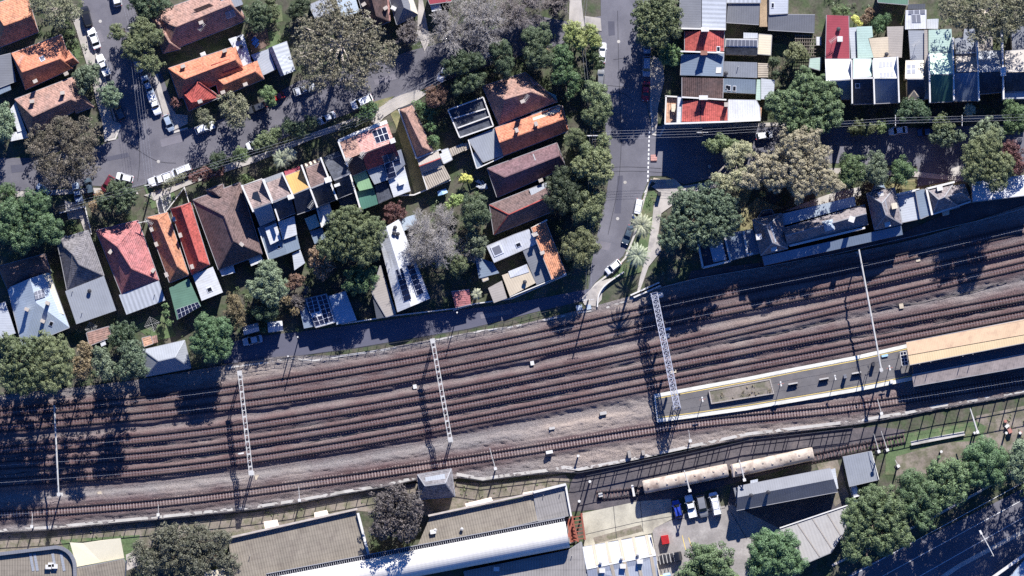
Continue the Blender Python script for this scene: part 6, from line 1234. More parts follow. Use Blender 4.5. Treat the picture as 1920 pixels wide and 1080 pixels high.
for a in [
 ('black wagon parked by the pale footpath at the top left', 'suv', 'black', (157, 12), (167, 51)), ('white sedan parked behind the black wagon at the top left', 'sedan', 'white', (169, 53), (183, 91)), ('white utility truck parked behind the white sedan under tree shade', 'ute', 'white', (185, 103), (202, 141)),
 ('silver white hatch cut by the top edge on the left street', 'hatch', 'white', (212, -26), (222, 12)), ('silver car half hidden under the lumpy street tree', 'sedan', 'silver', (254, 102), (262, 134)), ('silver sedan parked ahead of the white pickup on the left street', 'sedan', 'bluesilver', (270, 144), (282, 173)), ('white pickup parked beside the corner footpath on the left street', 'ute', 'white', (297, 215), (282, 175)), ('dark parked car half under the pale grey green street tree', 'suv', 'slate', (216, 192), (231, 226)), ('bluish white hatch parked at the corner near the burgundy shrub', 'hatch', 'bluesilver', (321, 243), (311, 218)),
 ('white SUV parked under the brown green tree by the orange corner house', 'suv', 'white', (402, 233), (366, 246)), ('pale silver ute driving on the shaded street by the ribbed outbuilding', 'ute', 'silver', (590, 160), (551, 174)), ('black car with a pale roof in the shade beside the small dark tree', 'suv', 'charcoal', (466, 208), (498, 196)), ('red car hidden behind the small dark street tree', 'hatch', 'red', (506, 188), (528, 178)), ('silver car in deep shade on the street above the green gutter shrubs', 'sedan', 'silver', (597, 229), (628, 214)), ('white wagon parked on the beige verge left of the bush', 'suv', 'white', (659, 200), (698, 182)), ('bluish white car under the flat topped dark trees', 'sedan', 'white', (826, 148), (838, 124)), ('white car behind the flat topped dark trees below the bare trees', 'hatch', 'white', (896, 112), (918, 100)),
 ('white car parked under the light green tree on the wide road', 'sedan', 'white', (1130, 80), (1128, 118)), ('grey blue hatch parked behind the white car on the wide road', 'hatch', 'grey', (1127, 134), (1126, 160)), ('silver wagon shaded at the east kerb of the wide road', 'hatch', 'bluesilver', (1213, 98), (1214, 70)), ('pale blue SUV shaded at the east kerb of the wide road', 'suv', 'bluesilver', (1212, 144), (1213, 105)), ('red car with dark windows shaded at the east kerb', 'sedan', 'red', (1210, 188), (1212, 155)),
 ('white van parked by the grass strip above the upper palm', 'van', 'white', (1193, 408), (1199, 376)), ('dark blue car parked below the upper palm', 'sedan', 'slate', (1171, 457), (1184, 424)), ('small white car with dark windows parked by the lower grass strip', 'hatch', 'white', (1139, 509), (1160, 492)),
 ('white ute in the driveway of the grey tiled house', 'ute', 'bluesilver', (140, 343), (150, 382)), ('dark blue car shaded beside the driveway ute', 'hatch', 'slate', (164, 338), (170, 362)), ('pale blue car half under the corner gum at the left', 'hatch', 'bluesilver', (74, 350), (92, 362)), ('dark red car behind the dense green garden tree', 'hatch', 'maroon', (197, 352), (206, 337)), ('white car roof behind the dense green garden tree', 'hatch', 'white', (222, 330), (246, 336)),
 ('white utility parked facing the corner near the timber pole', 'ute', 'white', (278, 344), (322, 329)), ('white van parked end to end with the white utility', 'van', 'white', (322, 327), (358, 312)), ('white rounded car beside the round green street tree', 'hatch', 'white', (462, 276), (494, 264)),
 ('silver sedan parked in the lane below the small sheds', 'sedan', 'silver', (455, 642), (492, 634)), ('white hatch in deep shade below the brick red corner building', 'hatch', 'white', (1446, 252), (1420, 256)), ('white coupe parked on the shaded east road', 'sedan', 'white', (1668, 247), (1700, 243)), ('dark blue car with pale bonnet right of the white coupe', 'suv', 'navy', (1720, 249), (1756, 246)),
 ('bright blue car in the shade at the yard end of the parked row', 'hatch', 'blue', (1266, 938), (1274, 972)), ('white utility with ladder racks second in the yard row', 'ute', 'white', (1290, 928), (1300, 970)), ('dark grey wagon between the two white vehicles in the yard row', 'suv', 'grey', (1321, 970), (1312, 928)), ('white van at the eastern end of the yard row', 'van', 'white', (1336, 923), (1346, 967)), ('white van half under the pale grey shed roof', 'van', 'white', (1606, 934), (1600, 912)),
]: car(*a)
t = thing('flatbed_truck', 'black tray truck with pale cross bars beside the white striped factory', 'truck', P(1256, 1046, 0), math.atan2(8, 40), 'parked cars'); b = MB(); loft(b, [(1.0, .95, .35, 1.2, 1.9, .85), (1.9, .95, .35, 1.2, 1.85, .85), (2.3, .92, .35, 1., 1.15, .8), (2.5, .8, .4, .8, .9, .7)])
b.obj('cab', paint('car_paint_black', CC['black'], .3), t, local=True); MB().box((1.95, 0, 1.5), (.06, 1.5, .5)).box((1.4, 0, 1.92), (.5, 1.2, .04)).obj('windscreen', 'glass', t, local=True)
MB().box((-.75, 0, .85), (3.3, 1.7, .1)).obj('tray', 'darksteel', t, local=True); b = MB()
for k in range(5): b.box((-2.2+k*.75, 0, 1.5), (.09, 1.9, .09)).box((-2.2+k*.75, -.9, 1.15), (.07, .07, .7)).box((-2.2+k*.75, .9, 1.15), (.07, .07, .7))
b.obj('cross_bar', 'parapet', t, local=True)
for x in (1.6, -1.4):
    for s in (-1, 1): MB().tube([(x, s*.7, .36), (x, s*.95, .36)], .36, 12).obj('wheel', 'tyre', t, local=True)
# tank wagons / old carriages on the siding
def wagon(label, a, b, hatch=0):
    p, q = P(*a, .4), P(*b, .4); d = q-p; L = d.length; t = thing('rail_wagon', label, 'rail wagon', ((p.x+q.x)/2, (p.y+q.y)/2, .26), math.atan2(d.y, d.x), 'old wagons on the siding'); V = []; F = []; K = 14; X = [-L/2, -L/2+.25, L/2-.25, L/2]
    for i, x in enumerate(X):
        s = .93 if i in (0, 3) else 1.
        for k in range(K+1): a_ = math.pi*k/K; V.append((x, 1.38*s*math.cos(a_), 2.9+1.05*s*math.sin(a_)**.8))
        V += [(x, -1.38*s, .9), (x, 1.38*s, .9)]
    n = K+3
    for i in range(3): F += [(i*n+j, i*n+(j+1) % n, (i+1)*n+(j+1) % n, (i+1)*n+j) for j in range(n)]
    F += [tuple(range(n-1, -1, -1)), tuple(3*n+j for j in range(n))]
    mesh('body', V, F, 'wagon', t, local=True); mb = MB()
    for k in range(9):
        x = -L/2+1+k*(L-2)/8; mb.box((x, .3 if k % 2 else -.25, 3.97), (.35, .3, .2))
    mb.obj('roof_ventilator', 'wagon', t, local=True)
    MB().box((0, 0, .75), (L*.96, 1.6, .3)).obj('underframe', 'darksteel', t, local=True)
    for x in (-L/2+1.8, L/2-1.8): MB().box((x, 0, .45), (2.4, 1.5, .35)).obj('bogie', 'darksteel', t, local=True)
    if hatch:
        MB().box((L*.30, -.85, 3.72), (L*.34, .75, .12)).obj('roof_hatch', 'darksteel', t, local=True); MB().box((-L/2+.35, 0, 3.8), (.3, 2.6, .5)).box((-L/2+1.9, -.3, 3.9), (1.6, 1.2, .3)).obj('roof_equipment', 'canopylow', t, local=True)
    return t
wagon('western cream roofed old railway carriage on the siding', (1206, 914), (1364, 882)); wagon('eastern cream roofed old railway carriage with dark hatch panels', (1370, 884), (1524, 851), 1)
MB().box(P(1187, 922, .9), (.5, 2., .9), .18).box(P(1191, 921, .5), (1.2, 1.4, .4), .18)
t = thing('buffer_stop', 'pale buffer beam at the end of the siding left of the carriage', 'buffer stop', P(1187, 920, 0), .18); MB().box((0, 0, .95), (.45, 2.4, .5)).obj('beam', 'parapet', t, local=True); MB().box((.5, .7, .5), (.9, .2, 1.)).box((.5, -.7, .5), (.9, .2, 1.)).obj('leg', 'darksteel', t, local=True)
# yard oddments
t = thing('red_skip', 'bright red slatted crate standing in the workshop yard', 'crate', P(1247, 1012, 0), .17); b = MB().box((0, 0, 1.3), (1.5, 1.75, .12))
for k in range(8): b.box((0, -.8+k*.23, 1.4), (1.5, .1, .1))
b.obj('lid', 'redp', t, local=True); MB().box((0, 0, .65), (1.55, 1.8, 1.25)).obj('bin_body', 'redp', t, local=True)
for (x, y, mt, lb) in ((1250, 1079, 'skyp', 'pale blue drum lying at the bottom edge of the yard'), (1240, 1083, 'yline', 'yellow drum lying at the bottom edge of the yard')):
    p = P(x, y, .5); t = thing('drum', lb, 'drum', (p.x, p.y, 0), .2); MB().tube([(-.8, 0, .45), (-.7, 0, .45), (.7, 0, .45), (.8, 0, .45)], [.3, .45, .45, .3], 12).obj('shell', mt, t, local=True)
p = P(479, 79, 0); t = thing('play_table', 'bright blue play table on the brown deck behind the orange house', 'table', (p.x, p.y, .09), .9); MB().box((0, 0, .75), (1.5, .8, .1)).box((.3, .7, .45), (1.2, .35, .08)).box((-.3, -.7, .45), (1.2, .35, .08)).obj('table_top', 'bluep', t, local=True); b = MB()
for sx in (-.6, .6):
    for sy in (-.6, .6): b.box((sx, sy, .38), (.08, .08, .75))
b.obj('leg', 'darksteel', t, local=True)
p = P(829, 361, 0); t = thing('tarpaulin', 'pale blue tarpaulin draped over a frame in the shaded back yard', 'tarpaulin', (p.x, p.y, 0), .3); b = MB().add([(-1, -.5, 1.2), (0, -.55, 1.55), (1.1, -.4, 1.25), (1, .5, 1.1), (0, .5, 1.5), (-.9, .45, 1.1), (-1, -.5, 1.05), (0, -.55, 1.4), (1.1, -.4, 1.1), (1, .5, .95), (0, .5, 1.35), (-.9, .45, .95)], [(0, 1, 4, 5), (1, 2, 3, 4), (11, 10, 7, 6), (10, 9, 8, 7), (0, 6, 7, 1), (1, 7, 8, 2), (2, 8, 9, 3), (3, 9, 10, 4), (4, 10, 11, 5), (5, 11, 6, 0)]); b.obj('sheet', 'skyp', t, local=True); b = MB()
for q in ((-.9, -.4), (1, -.35), (.9, .4), (-.8, .4)): b.box((*q, .5), (.06, .06, 1.))
b.obj('pole', 'galv', t, local=True)
p = P(903, 346, 0); t = thing('junk_heap', 'heap of pale boards beside the golden shrub', 'rubbish heap', (p.x, p.y, 0)); b = MB()
for k in range(14): b.box((rnd.uniform(-.9, .9), rnd.uniform(-.7, .7), .15+rnd.random()*.5), (rnd.uniform(.5, 1.4), rnd.uniform(.2, .6), .06), rnd.uniform(0, 3))
b.obj('boards', 'paletin', t, local=True)
def hoist(lb, x, y, r, cat='clothes line'):
    p = P(x, y, 2); t = thing('clothes_line', lb, cat, (p.x, p.y, 0), .3, 'rotary clothes lines'); MB().tube([(0, 0, 0), (0, 0, 2.1)], .04, 6).obj('line_pole', 'galv', t, local=True); b = MB()
    for k in range(4):
        a = k*math.pi/2; e = Vector((math.cos(a)*r, math.sin(a)*r, 2.3)); b.bar((0, 0, 1.9), e, .05)
        for f in (.5, .75, 1.): b.bar((math.cos(a)*r*f, math.sin(a)*r*f, 1.9+.4*f), (math.cos(a+math.pi/2)*r*f, math.sin(a+math.pi/2)*r*f, 1.9+.4*f), .03)
    b.obj('arms', 'galv', t, local=True)
hoist('rotary clothes line on the grass behind the crimson house', 285, 608, 1.6); hoist('small clothes line frame in the yard under the grey flat roof', 171, 615, 1.3)
# ================================================================== poles, wires
def upole(lb, x, y, h=9.5, ang=0., arms=2, group='timber power poles'):
    p = P(x, y, h); t = thing('power_pole', lb, 'power pole', (p.x, p.y, 0), ang, group); MB().tube([(0, 0, 0), (0, 0, h)], [.19, .13], 9).obj('pole', 'timber', t, local=True)
    for k in range(arms):
        a = MB().box((0, 0, h-.25-k*.9), (2.3-k*.3, .14, .14)).obj('crossarm', 'parapet', t, local=True); b = MB()
        for i in (-1, -.45, .45, 1): b.tube([(i, 0, h-.2-k*.9), (i, 0, h+.06-k*.9)], [.07, .05], 6)
        b.obj('insulator', 'parapet', a, local=True)
    return t
upole('power pole inside the lumpy street tree at the top left', 249, 50, 9.5, .25); upole('power pole beside the street tree above the silver sedan', 252, 104, 9, .25, 1); upole('timber power pole at the verge of the corner near the white utility', 281, 346, 9, .2); upole('leaning pole casting a long shadow beside the front lawns', 268, 416, 6, .2, 1); upole('power pole with white crossarms among the flat topped trees', 833, 143, 9, .4); upole('power pole in the yellow green tree at the top', 1090, 52, 9, .1); upole('power pole with wide white crossarms on the west verge of the wide road', 1111, 254, 10, .0, 3); upole('power pole at the lane end by the railway', 1103, 562, 9, .1, 1); upole('power pole below the brick red corner building', 1317, 248, 9, 0., 1); upole('white topped pole on the east road near the small palm', 1804, 226, 9, 1.57, 1); upole('power pole by the verge shrubs west of the white coupe', 1679, 226, 9, 1.57, 1)
def wire(lb, a, b, z0, z1, off=0., sag=.5, group=None, r=.016):
    p, q = P(*a, z0), P(*b, z1); d = (q-p).normalized(); n = Vector((-d.y, d.x, 0))*off; pts = []
    for k in range(11):
        f = k/10; pts.append(p.lerp(q, f)+n-Vector((0, 0, sag*4*f*(1-f))))
    return tag(MB().tube(pts, r, 5).obj('power_line', 'wire', uv=False), lb, 'power line', group)
SPN = [('power line strung along the left street between tall poles', (234, -10), (249, 50), 4), ('power line crossing above the left street tree', (249, 50), (252, 104), 4), ('power line running down the left street to the corner pole', (252, 104), (281, 346), 4), ('power line crossing the corner street toward the double fronted terrace', (281, 346), (660, 232), 3), ('power line over the beige verge beside the bare tree shadow', (660, 232), (833, 143), 4), ('power line over the left front gardens', (110, 392), (281, 346), 3),
       ('power line crossing the wide road from the west verge pole', (1111, 254), (1317, 248), 4), ('power line along the shaded east road', (1317, 248), (1679, 226), 3), ('power line along the east road past the small palm', (1679, 226), (1940, 219), 3), ('power line along the west verge of the wide road, upper span', (1090, 52), (1111, 254), 2), ('power line along the west verge of the wide road, lower span', (1111, 254), (1103, 562), 3), ('power line leaving the top edge above the paved corner', (1098, -20), (1090, 52), 3)]
for lb, a, b, n in SPN:
    for k in range(n): wire(lb, a, b, 8.9, 8.9, (k-(n-1)/2)*.55, .45, lb.replace('power line', 'power lines'))
# railway masts
def portal(lb, a, b, h, style, arms=()):
    p, q = P(*a, 0), P(*b, 0); d = q-p; L = d.length; t = thing('catenary_portal', lb, 'railway gantry', p, math.atan2(d.y, d.x), 'overhead wire portals across the tracks')
    for x in (0, L):
        b_ = MB()
        if style == 'lattice':
            for sx, sy in ((-.2, -.2), (.2, -.2), (.2, .2), (-.2, .2)): b_.bar((x+sx, sy, 0), (x+sx, sy, h), .09)
            for k in range(int(h/.7)): s = 1 if k % 2 else -1; b_.bar((x-.2*s, -.2, k*.7), (x+.2*s, -.2, k*.7+.7), .05).bar((x-.2*s, .2, k*.7), (x+.2*s, .2, k*.7+.7), .05)
        else: b_.tube([(x, 0, 0), (x, 0, h)], .16, 8)
        b_.box((x, 0, .1), (.9, .9, .3)).obj('mast', 'galv', t, local=True)
    b_ = MB()
    if style == 'lattice':
        for y in (-.36, .36): b_.bar((-.4, y, h), (L+.4, y, h), .16, .14).bar((-.4, y, h-.6), (L+.4, y, h-.6), .1)
        k = 0; n = int(L/1.25)
        for k in range(n+1): x = k*L/n; b_.bar((x, -.36, h), (x, .36, h), .34 if k % 2 else .16, .1).bar((x, -.36, h-.6), (x, -.36, h), .06).bar((x, .36, h-.6), (x, .36, h), .06)
        for k in range(n): b_.bar((k*L/n, -.36, h-.6), ((k+1)*L/n, .36, h-.6), .06)
        b_.box((0, 0, h), (1., 1., .2)).box((L, 0, h), (1., 1., .2))
    else: b_.tube([(-.5, 0, h), (L*.5, 0, h+.1), (L+.5, 0, h)], [.17, .2, .17], 8); b_.box((L, 0, h), (.7, .7, .35))
    b_.obj('portal_beam', 'galv', t, local=True)
    for f in arms:
        x = L*f; MB().bar((x, 0, h), (x, 0, h-1.8), .08).bar((x, 0, h-1.6), (x, 1.5, h-1.9), .06).bar((x, 0, h), (x, 0, h+1.1), .07).obj('wire_support', 'darksteel', t, local=True)
portal('plain white tubular portal crossing the tracks at the far left', (106, 766), (114, 928), 7.2, 'tube', (.1, .3, .5, .7, .9)); portal('white ladder lattice portal crossing the tracks left of centre', (452, 702), (473, 888), 7.6, 'lattice', (.12, .3, .48, .68, .86)); portal('white ladder lattice portal crossing the tracks near the centre', (812, 642), (845, 826), 7.6, 'lattice', (.12, .3, .5, .68, .86)); portal('plain white tubular portal spanning from the station to the platform', (1608, 476), (1649, 696), 7.6, 'tube', (.1, .3, .55, .75))
# big signal gantry
p, q = P(1226, 556, 0), P(1268, 764, 0); d = q-p; L = d.length; G = thing('signal_gantry', 'wide grey lattice signal gantry bridging the tracks onto the platform end', 'signal gantry', p, math.atan2(d.y, d.x)); h = 7.4; W_ = .62
b_ = MB()
for y in (-W_, W_):
    for z in (h, h-1.1): b_.bar((-.3, y, z), (L+.3, y, z), .16, .14)
n = int(L/.95)
for k in range(n+1):
    x = k*L/n; b_.bar((x, -W_, h), (x, W_, h), .09).bar((x, -W_, h-1.1), (x, -W_, h), .07).bar((x, W_, h-1.1), (x, W_, h), .07)
    if k < n: x2 = (k+1)*L/n; s = 1 if k % 2 else -1; b_.bar((x, -W_*s, h), (x2, W_*s, h), .08).bar((x, W_*s, h), (x2, -W_*s, h), .06).bar((x, -W_*s, h-1.1), (x2, W_*s, h-1.1), .07).bar((x, -W_, h-1.1 if s > 0 else h), (x2, -W_, h if s > 0 else h-1.1), .06).bar((x, W_, h-1.1 if s > 0 else h), (x2, W_, h if s > 0 else h-1.1), .06)
b_.obj('truss', 'galvb', G, local=True)
for k in range(40):
    pass
b_ = MB()
for k in range(int(L/.3)): b_.bar((k*.3, -.34, h-1.0), (k*.3, .34, h-1.0), .14, .03)
b_.obj('walkway', 'galvb', G, local=True)
for x in (0, L):
    b_ = MB()
    for sx, sy in ((-.5, -.6), (.5, -.6), (.5, .6), (-.5, .6)): b_.bar((x+sx*1.2, sy*1.3, 0), (x+sx*.6, sy, h), .14)
    for k in range(7): z = k*1.05; b_.bar((x-.5, -.7, z), (x+.5, -.7, z+1), .07).bar((x-.5, .7, z), (x+.5, .7, z+1), .07).bar((x-.5, -.7, z), (x-.5, .7, z+1), .07).bar((x+.5, -.7, z), (x+.5, .7, z+1), .07)
    b_.obj('tower', 'galvb', G, local=True)
for f in (.25, .5, .68, .9):
    x = L*f; MB().box((x, W_+.35, h-1.6), (.5, .35, 1.5)).box((x, W_+.2, h-.6), (.1, .4, .8)).obj('signal_head', 'darksteel', G, local=True)
p = P(1238, 551, 7.5); t = thing('signal_tank', 'round white cabinet beside the north foot of the signal gantry', 'signal cabinet', (p.x, p.y, 0), .2); MB().tube([(-.7, 0, 2.3), (-.6, 0, 2.3), (.6, 0, 2.3), (.75, 0, 2.3)], [.3, .55, .55, .3], 12).obj('cabinet', 'parapet', t, local=True); MB().box((0, 0, .9), (.3, .3, 1.8)).box((0, 0, 1.78), (.8, .5, .1)).obj('post', 'galv', t, local=True)
def cant(lb, a, b, h=6.6, thick=.12, group='small trackside masts'):
    """single mast at b with an arm reaching to a"""
    p, q = P(*b, 0), P(*a, h); d = q-Vector((p.x, p.y, h)); t = thing('trackside_mast', lb, 'trackside mast', p, math.atan2(d.y, d.x), group); L = d.length
    MB().tube([(0, 0, 0), (0, 0, h+.3)], [.17, .14], 8).box((0, 0, .15), (.8, .8, .3)).obj('mast', 'darksteel', t, local=True); MB().tube([(0, 0, h), (L*.5, 0, h+.05), (L, 0, h)], [thick, thick*.85, thick*.6], 6).bar((0, 0, h-.7), (L*.6, 0, h), .06).obj('arm', 'galv', t, local=True); MB().box((0, 0, h+.3), (.6, .6, .3)).obj('cap', 'parapet', t, local=True)
for a in [('thin cantilever mast right of the grey signal box', (918, 840), (929, 880), 6.2, .09), ('small trackside mast right of the left ladder portal', (560, 912), (563, 939), 5.5, .08), ('slim trackside mast above the cream shade sail', (297, 946), (299, 966), 5.5, .08), ('slim trackside mast at the far left wall', (61, 962), (63, 988), 5.5, .08), ('white cantilever arm leaning over the western carriage', (1283, 882), (1292, 921), 6, .16), ('white cantilever arm leaning over the eastern carriage', (1386, 862), (1394, 901), 6, .16), ('thick white cantilever arm above the trackside lawn', (1819, 766), (1829, 812), 6.5, .22), ('left of two thin arms beside the pale grey pitched shed', (1638, 813), (1645, 848), 6.2, .08), ('right of two thin arms beside the pale grey pitched shed', (1652, 808), (1661, 845), 6.2, .08), ('slender mast below the platform canopy end', (1645, 748), (1650, 777), 6, .09), ('mast with short arm on the trackside lawn', (1678, 862), (1682, 875), 5, .08), ('short mast at the south wall left of the western carriage', (1291, 806), (1293, 828), 5.5, .07)]: cant(*a)
def stub(lb, x, y, h=5., r=.17, group='bare trackside posts'):
    p = P(x, y, h); t = thing('trackside_post', lb, 'post', (p.x, p.y, 0), 0, group); MB().tube([(0, 0, 0), (0, 0, h)], [r*1.15, r], 9).obj('post', 'timber', t, local=True); MB().tube([(0, 0, h), (0, 0, h+.12)], [r*1.8, r*1.6], 9).obj('cap', 'parapet', t, local=True)
for a in [('timber post on the trackside lawn above the roadside trees', 1765, 847), ('timber post in the dirt at the right edge of the lawn', 1827, 812), ('timber post beside the orange trackside worker', 1887, 812), ('timber post at the right edge of the trackside dirt', 1913, 812), ('post standing at the corner of the bitumen siding yard', 1106, 903), ('post with a pale head above the red steel porch', 1086, 940, 4.5), ('fallen looking short post in the ballast above the trackside wall', 1084, 855, 2.), ('thin pole standing in the lane beside the solar garage', 558, 632, 8., .1), ('thin pole in the lane below the crimson garage', 857, 586, 7, .1), ('pole standing at the lane fence left of the dark bend', 540, 668, 4., .1)]: stub(*a)
# overhead wires along tracks
OW = ['over the northernmost main track', 'over the second main track', 'over the third main track', 'over the fourth main track', 'over the platform north track', 'over the southern lone track']
for i, f in enumerate(TR):
    for z, nm in ((5.6, 'contact'), (6.9, 'catenary')):
        pts = [P(x, float(f(x)), z-(.25*math.sin(math.pi*((x-106) % 360)/360) if z > 6 else 0)) for x in range(-40, 1961, 40)]
        tag(MB().tube(pts, .013 if z < 6 else .017, 4).obj('overhead_wire', 'wire', uv=False), f'{"lower" if z < 6 else "upper"} overhead wire '+OW[i], 'overhead wire', 'overhead wires above the tracks')
# ================================================================== fences, cable troughs
def fence(lb, pts, h, step=2.2, rails=2, m='darksteel', rw=.05, group=None, posts=.07, wall=0.):
    w = px(pts); t = thing('fence', lb, 'fence', w[0], 0, group); acc = 0.; cnt = 0; proto = None
    b = MB()
    for k in range(rails):
        z = h*(k+1)/rails-.05
        for p, q in zip(w, w[1:]): b.bar(p+Vector((0, 0, z)), q+Vector((0, 0, z)), rw)
    b.obj('rail', m, t)
    if wall: MB().strip(w, .12, 0, wall).obj('panel', m, t)
    for p, q in zip(w, w[1:]):
        L = (q-p).length; d = (q-p)/L; s = acc
        while s < L:
            if cnt < 100:
                if proto is None: proto = MB().box((0, 0, h/2), (posts, posts, h)).obj('post', m, t, local=True); o = proto
                else: o = proto.copy(); COL.objects.link(o); o.parent = t
                o.location = p+d*s-worigin(t); o.rotation_euler = (0, 0, math.atan2(d.y, d.x)); cnt += 1
            s += step
        acc = s-L
LF = [(416, 684), (470, 680), (530, 672), (600, 662), (650, 656), (760, 640), (800, 633), (880, 618), (950, 604), (1000, 590), (1086, 570)]
fence('dark post and rail fence between the lane and the tracks', LF, 1.9, 1.9, 3)
fence('dark boundary fence under the railway edge trees', [(-20, 742), (90, 735), (180, 722), (270, 708), (360, 690), (416, 684)], 1.6, 3., 2); fence('dark fence along the shaded station side of the tracks', [(1230, 542), (1310, 522), (1440, 500), (1560, 478), (1700, 446), (1860, 408), (1960, 380)], 1.6, 3., 2, 'galv')
SF0 = [(-20, 1000), (90, 994), (320, 972), (480, 955), (560, 943), (640, 928), (720, 914), (782, 900)]
fence('dark southern trackside fence west of the signal box', SF0, 2.4, 2.2, 2, 'darksteel', .10, None, .12, 1.); SF1 = [(858, 895), (905, 902), (950, 896), (1040, 885), (1085, 887), (1160, 873), (1285, 846), (1400, 820), (1600, 797)]
fence('dark southern trackside fence between signal box and platform', SF1, 2.9, 2.4, 2, 'darksteel', .10, None, .13, .9); fence('tall dark trackside fence opposite the platform canopy', [(1600, 797), (1700, 780), (1760, 767), (1840, 754), (1960, 731)], 5.0, 2.5, 2, 'darksteel', .11, None, .17, .5)
fence('tall mesh post fence beside the siding above the lawn', [(1100, 893), (1285, 853), (1400, 827), (1600, 803)], 4.4, 3.0, 2, 'darksteel', .10, None, .16)
def trough(lb, pts, w=.5):
    w *= .75
    o = MB().strip(px(pts), w, .02, .42).obj('cable_trough', 'conc'); tag(o, lb, 'cable trough', 'concrete cable troughs')
trough('pale concrete cable trough beside the lane fence', [(416, 692), (450, 686), (500, 680), (545, 671), (566, 674), (590, 676), (620, 671), (650, 666), (720, 656), (760, 648), (800, 642), (860, 629), (900, 621), (960, 613), (1040, 596), (1100, 584), (1140, 576), (1180, 562), (1240, 536)]); trough('pale concrete cable trough along the south side of the tracks at the left', [(-20, 996), (90, 989), (320, 967), (480, 950), (560, 938), (640, 923), (720, 910), (782, 895)], .8); trough('pale concrete cable trough from the signal box to the right edge', [(856, 889), (905, 898), (945, 892), (1040, 880), (1058, 876), (1085, 880), (1160, 866), (1285, 839), (1400, 814), (1600, 790), (1700, 774), (1760, 761), (1840, 748), (1960, 725)], .85)
for lb, a, r in (('pale garden wall bounding the rear of the grassed side yard', [(690, 370), (776, 366), (845, 338)], .25), ('pale rear garden wall along the lane below the back yards', [(640, 608), (740, 592), (860, 578)], .2), ('long pale wall below the white metal roof corner', [(850, 582), (890, 570), (960, 560), (1062, 516)], .2), ('low pale front wall beside the verge of the left houses', [(112, 400), (160, 388), (172, 440)], .2), ('cream front fence wall before the semi detached pair', [(300, 366), (310, 400), (346, 352), (356, 384)], .15)):
    tag(MB().strip(px(a), r, 0, 1.3).obj('garden_wall', 'parapet'), lb, 'garden wall')
# wall round the footpath bend
cv = cat_rom([(1120, 576), (1122, 556), (1130, 540), (1146, 526), (1170, 510)], 6); tag(MB().strip(px(cv), .25, 0, .9).obj('curved_wall', 'parapet'), 'curved pale wall round the dark bend by the railway', 'wall')
for lb, a, b in (('white footbridge like ramp edge beside the signal gantry', (1188, 558), (1238, 536)), ('second pale ramp edge beside the signal gantry', (1182, 554), (1236, 530))): tag(MB().strip([P(*a), P(*b)], .3, .1, 1.1).obj('ramp_edge', 'parapet'), lb, 'ramp', 'ramp edges')
# ================================================================== platform and trackside furniture
def local_box(lb, x, y, z, dims, m, name='equipment_cabinet', cat='cabinet', rz=.18, group=None):
    p = P(x, y, z); t = thing(name, lb, cat, (p.x, p.y, z), rz, group); MB().box((0, 0, dims[2]/2), dims).obj('body', m, t, local=True); MB().box((0, 0, dims[2]+.03), (dims[0]*1.08, dims[1]*1.08, .07)).obj('lid', m, t, local=True); return t
for a in [('apricot square pit lid in the ballast right of the left ladder portal', 482, 895, .2, (.8, .85, .25), 'beige'), ('apricot square pit lid in the ballast at the far left', 187, 926, .2, (.8, .9, .25), 'beige'), ('apricot square pit lid beside the tubular portal above the canopy', 1690, 574, .3, (.8, .95, .3), 'beige'), ('cream square pit lid in the shaded ballast at right', 1721, 486, .3, (.8, .95, .3), 'beige'), ('pale square pit lid in the ballast ditch right of the centre', 998, 681, .3, (.7, .8, .3), 'parapet'), ('pale square pit lid in the ballast ditch left of the centre portal', 778, 725, .3, (.7, .8, .3), 'parapet'), ('white switch box beside the signal gantry beam', 1252, 617, .3, (1.1, .5, .4), 'parapet'), ('white switch box on the fourth track beside the gantry', 1262, 697, .3, (1.2, .6, .3), 'beige'), ('pale switch box right of the gantry near the third track', 1250, 630, .3, (1.1, .9, .2), 'galv'), ('grey cabinet left of the gantry shadow at the south wall', 1180, 852, .1, (.6, 1.4, 1.4), 'taupe'), ('second grey cabinet by the gantry shadow at the south wall', 1206, 849, .1, (.6, .9, 1.2), 'taupe'), ('white cabinet on posts beside the trackside wall near the signal box', 1030, 848, .1, (1.3, .6, 1.5), 'parapet'), ('small dark relay case in the pale ballast patch', 1131, 775, .2, (1.3, .6, .8), 'conc'), ('small grey relay case above the trackside wall gap', 1035, 803, .2, (1.1, .5, .7), 'conc'), ('white round lidded pit by the lane bend', 1086, 577, .1, (1.2, 1.0, .4), 'palebl'), ('pale pit lid right of the round lidded pit', 1104, 576, .1, (.9, .9, .4), 'palebl'), ('white cabinet below the left ladder portal', 452, 851, .2, (1.1, .4, .3), 'parapet')]: local_box(*a)
for lb, x, y in (('platform bench row nearest the garden bed', 1487, 722), ('middle platform bench row of three', 1545, 713), ('platform bench row beside the lamp posts', 1606, 702)):
    p = P(x, y, 1.1); t = thing('bench', lb, 'bench', (p.x, p.y, 1.1), .18, 'platform benches'); MB().box((0, .28, .5), (1.9, .12, .9)).obj('backrest', 'redsteel' if x < 1600 else 'deck', t, local=True); b = MB()
    for k in range(4): b.box((-.72+k*.48, -.1, .45), (.42, .5, .07))
    b.obj('seat', 'darksteel', t, local=True); MB().box((0, 0, .2), (1.7, .1, .4)).box((0, .3, .98), (1.95, .3, .05)).obj('frame', 'conc', t, local=True)
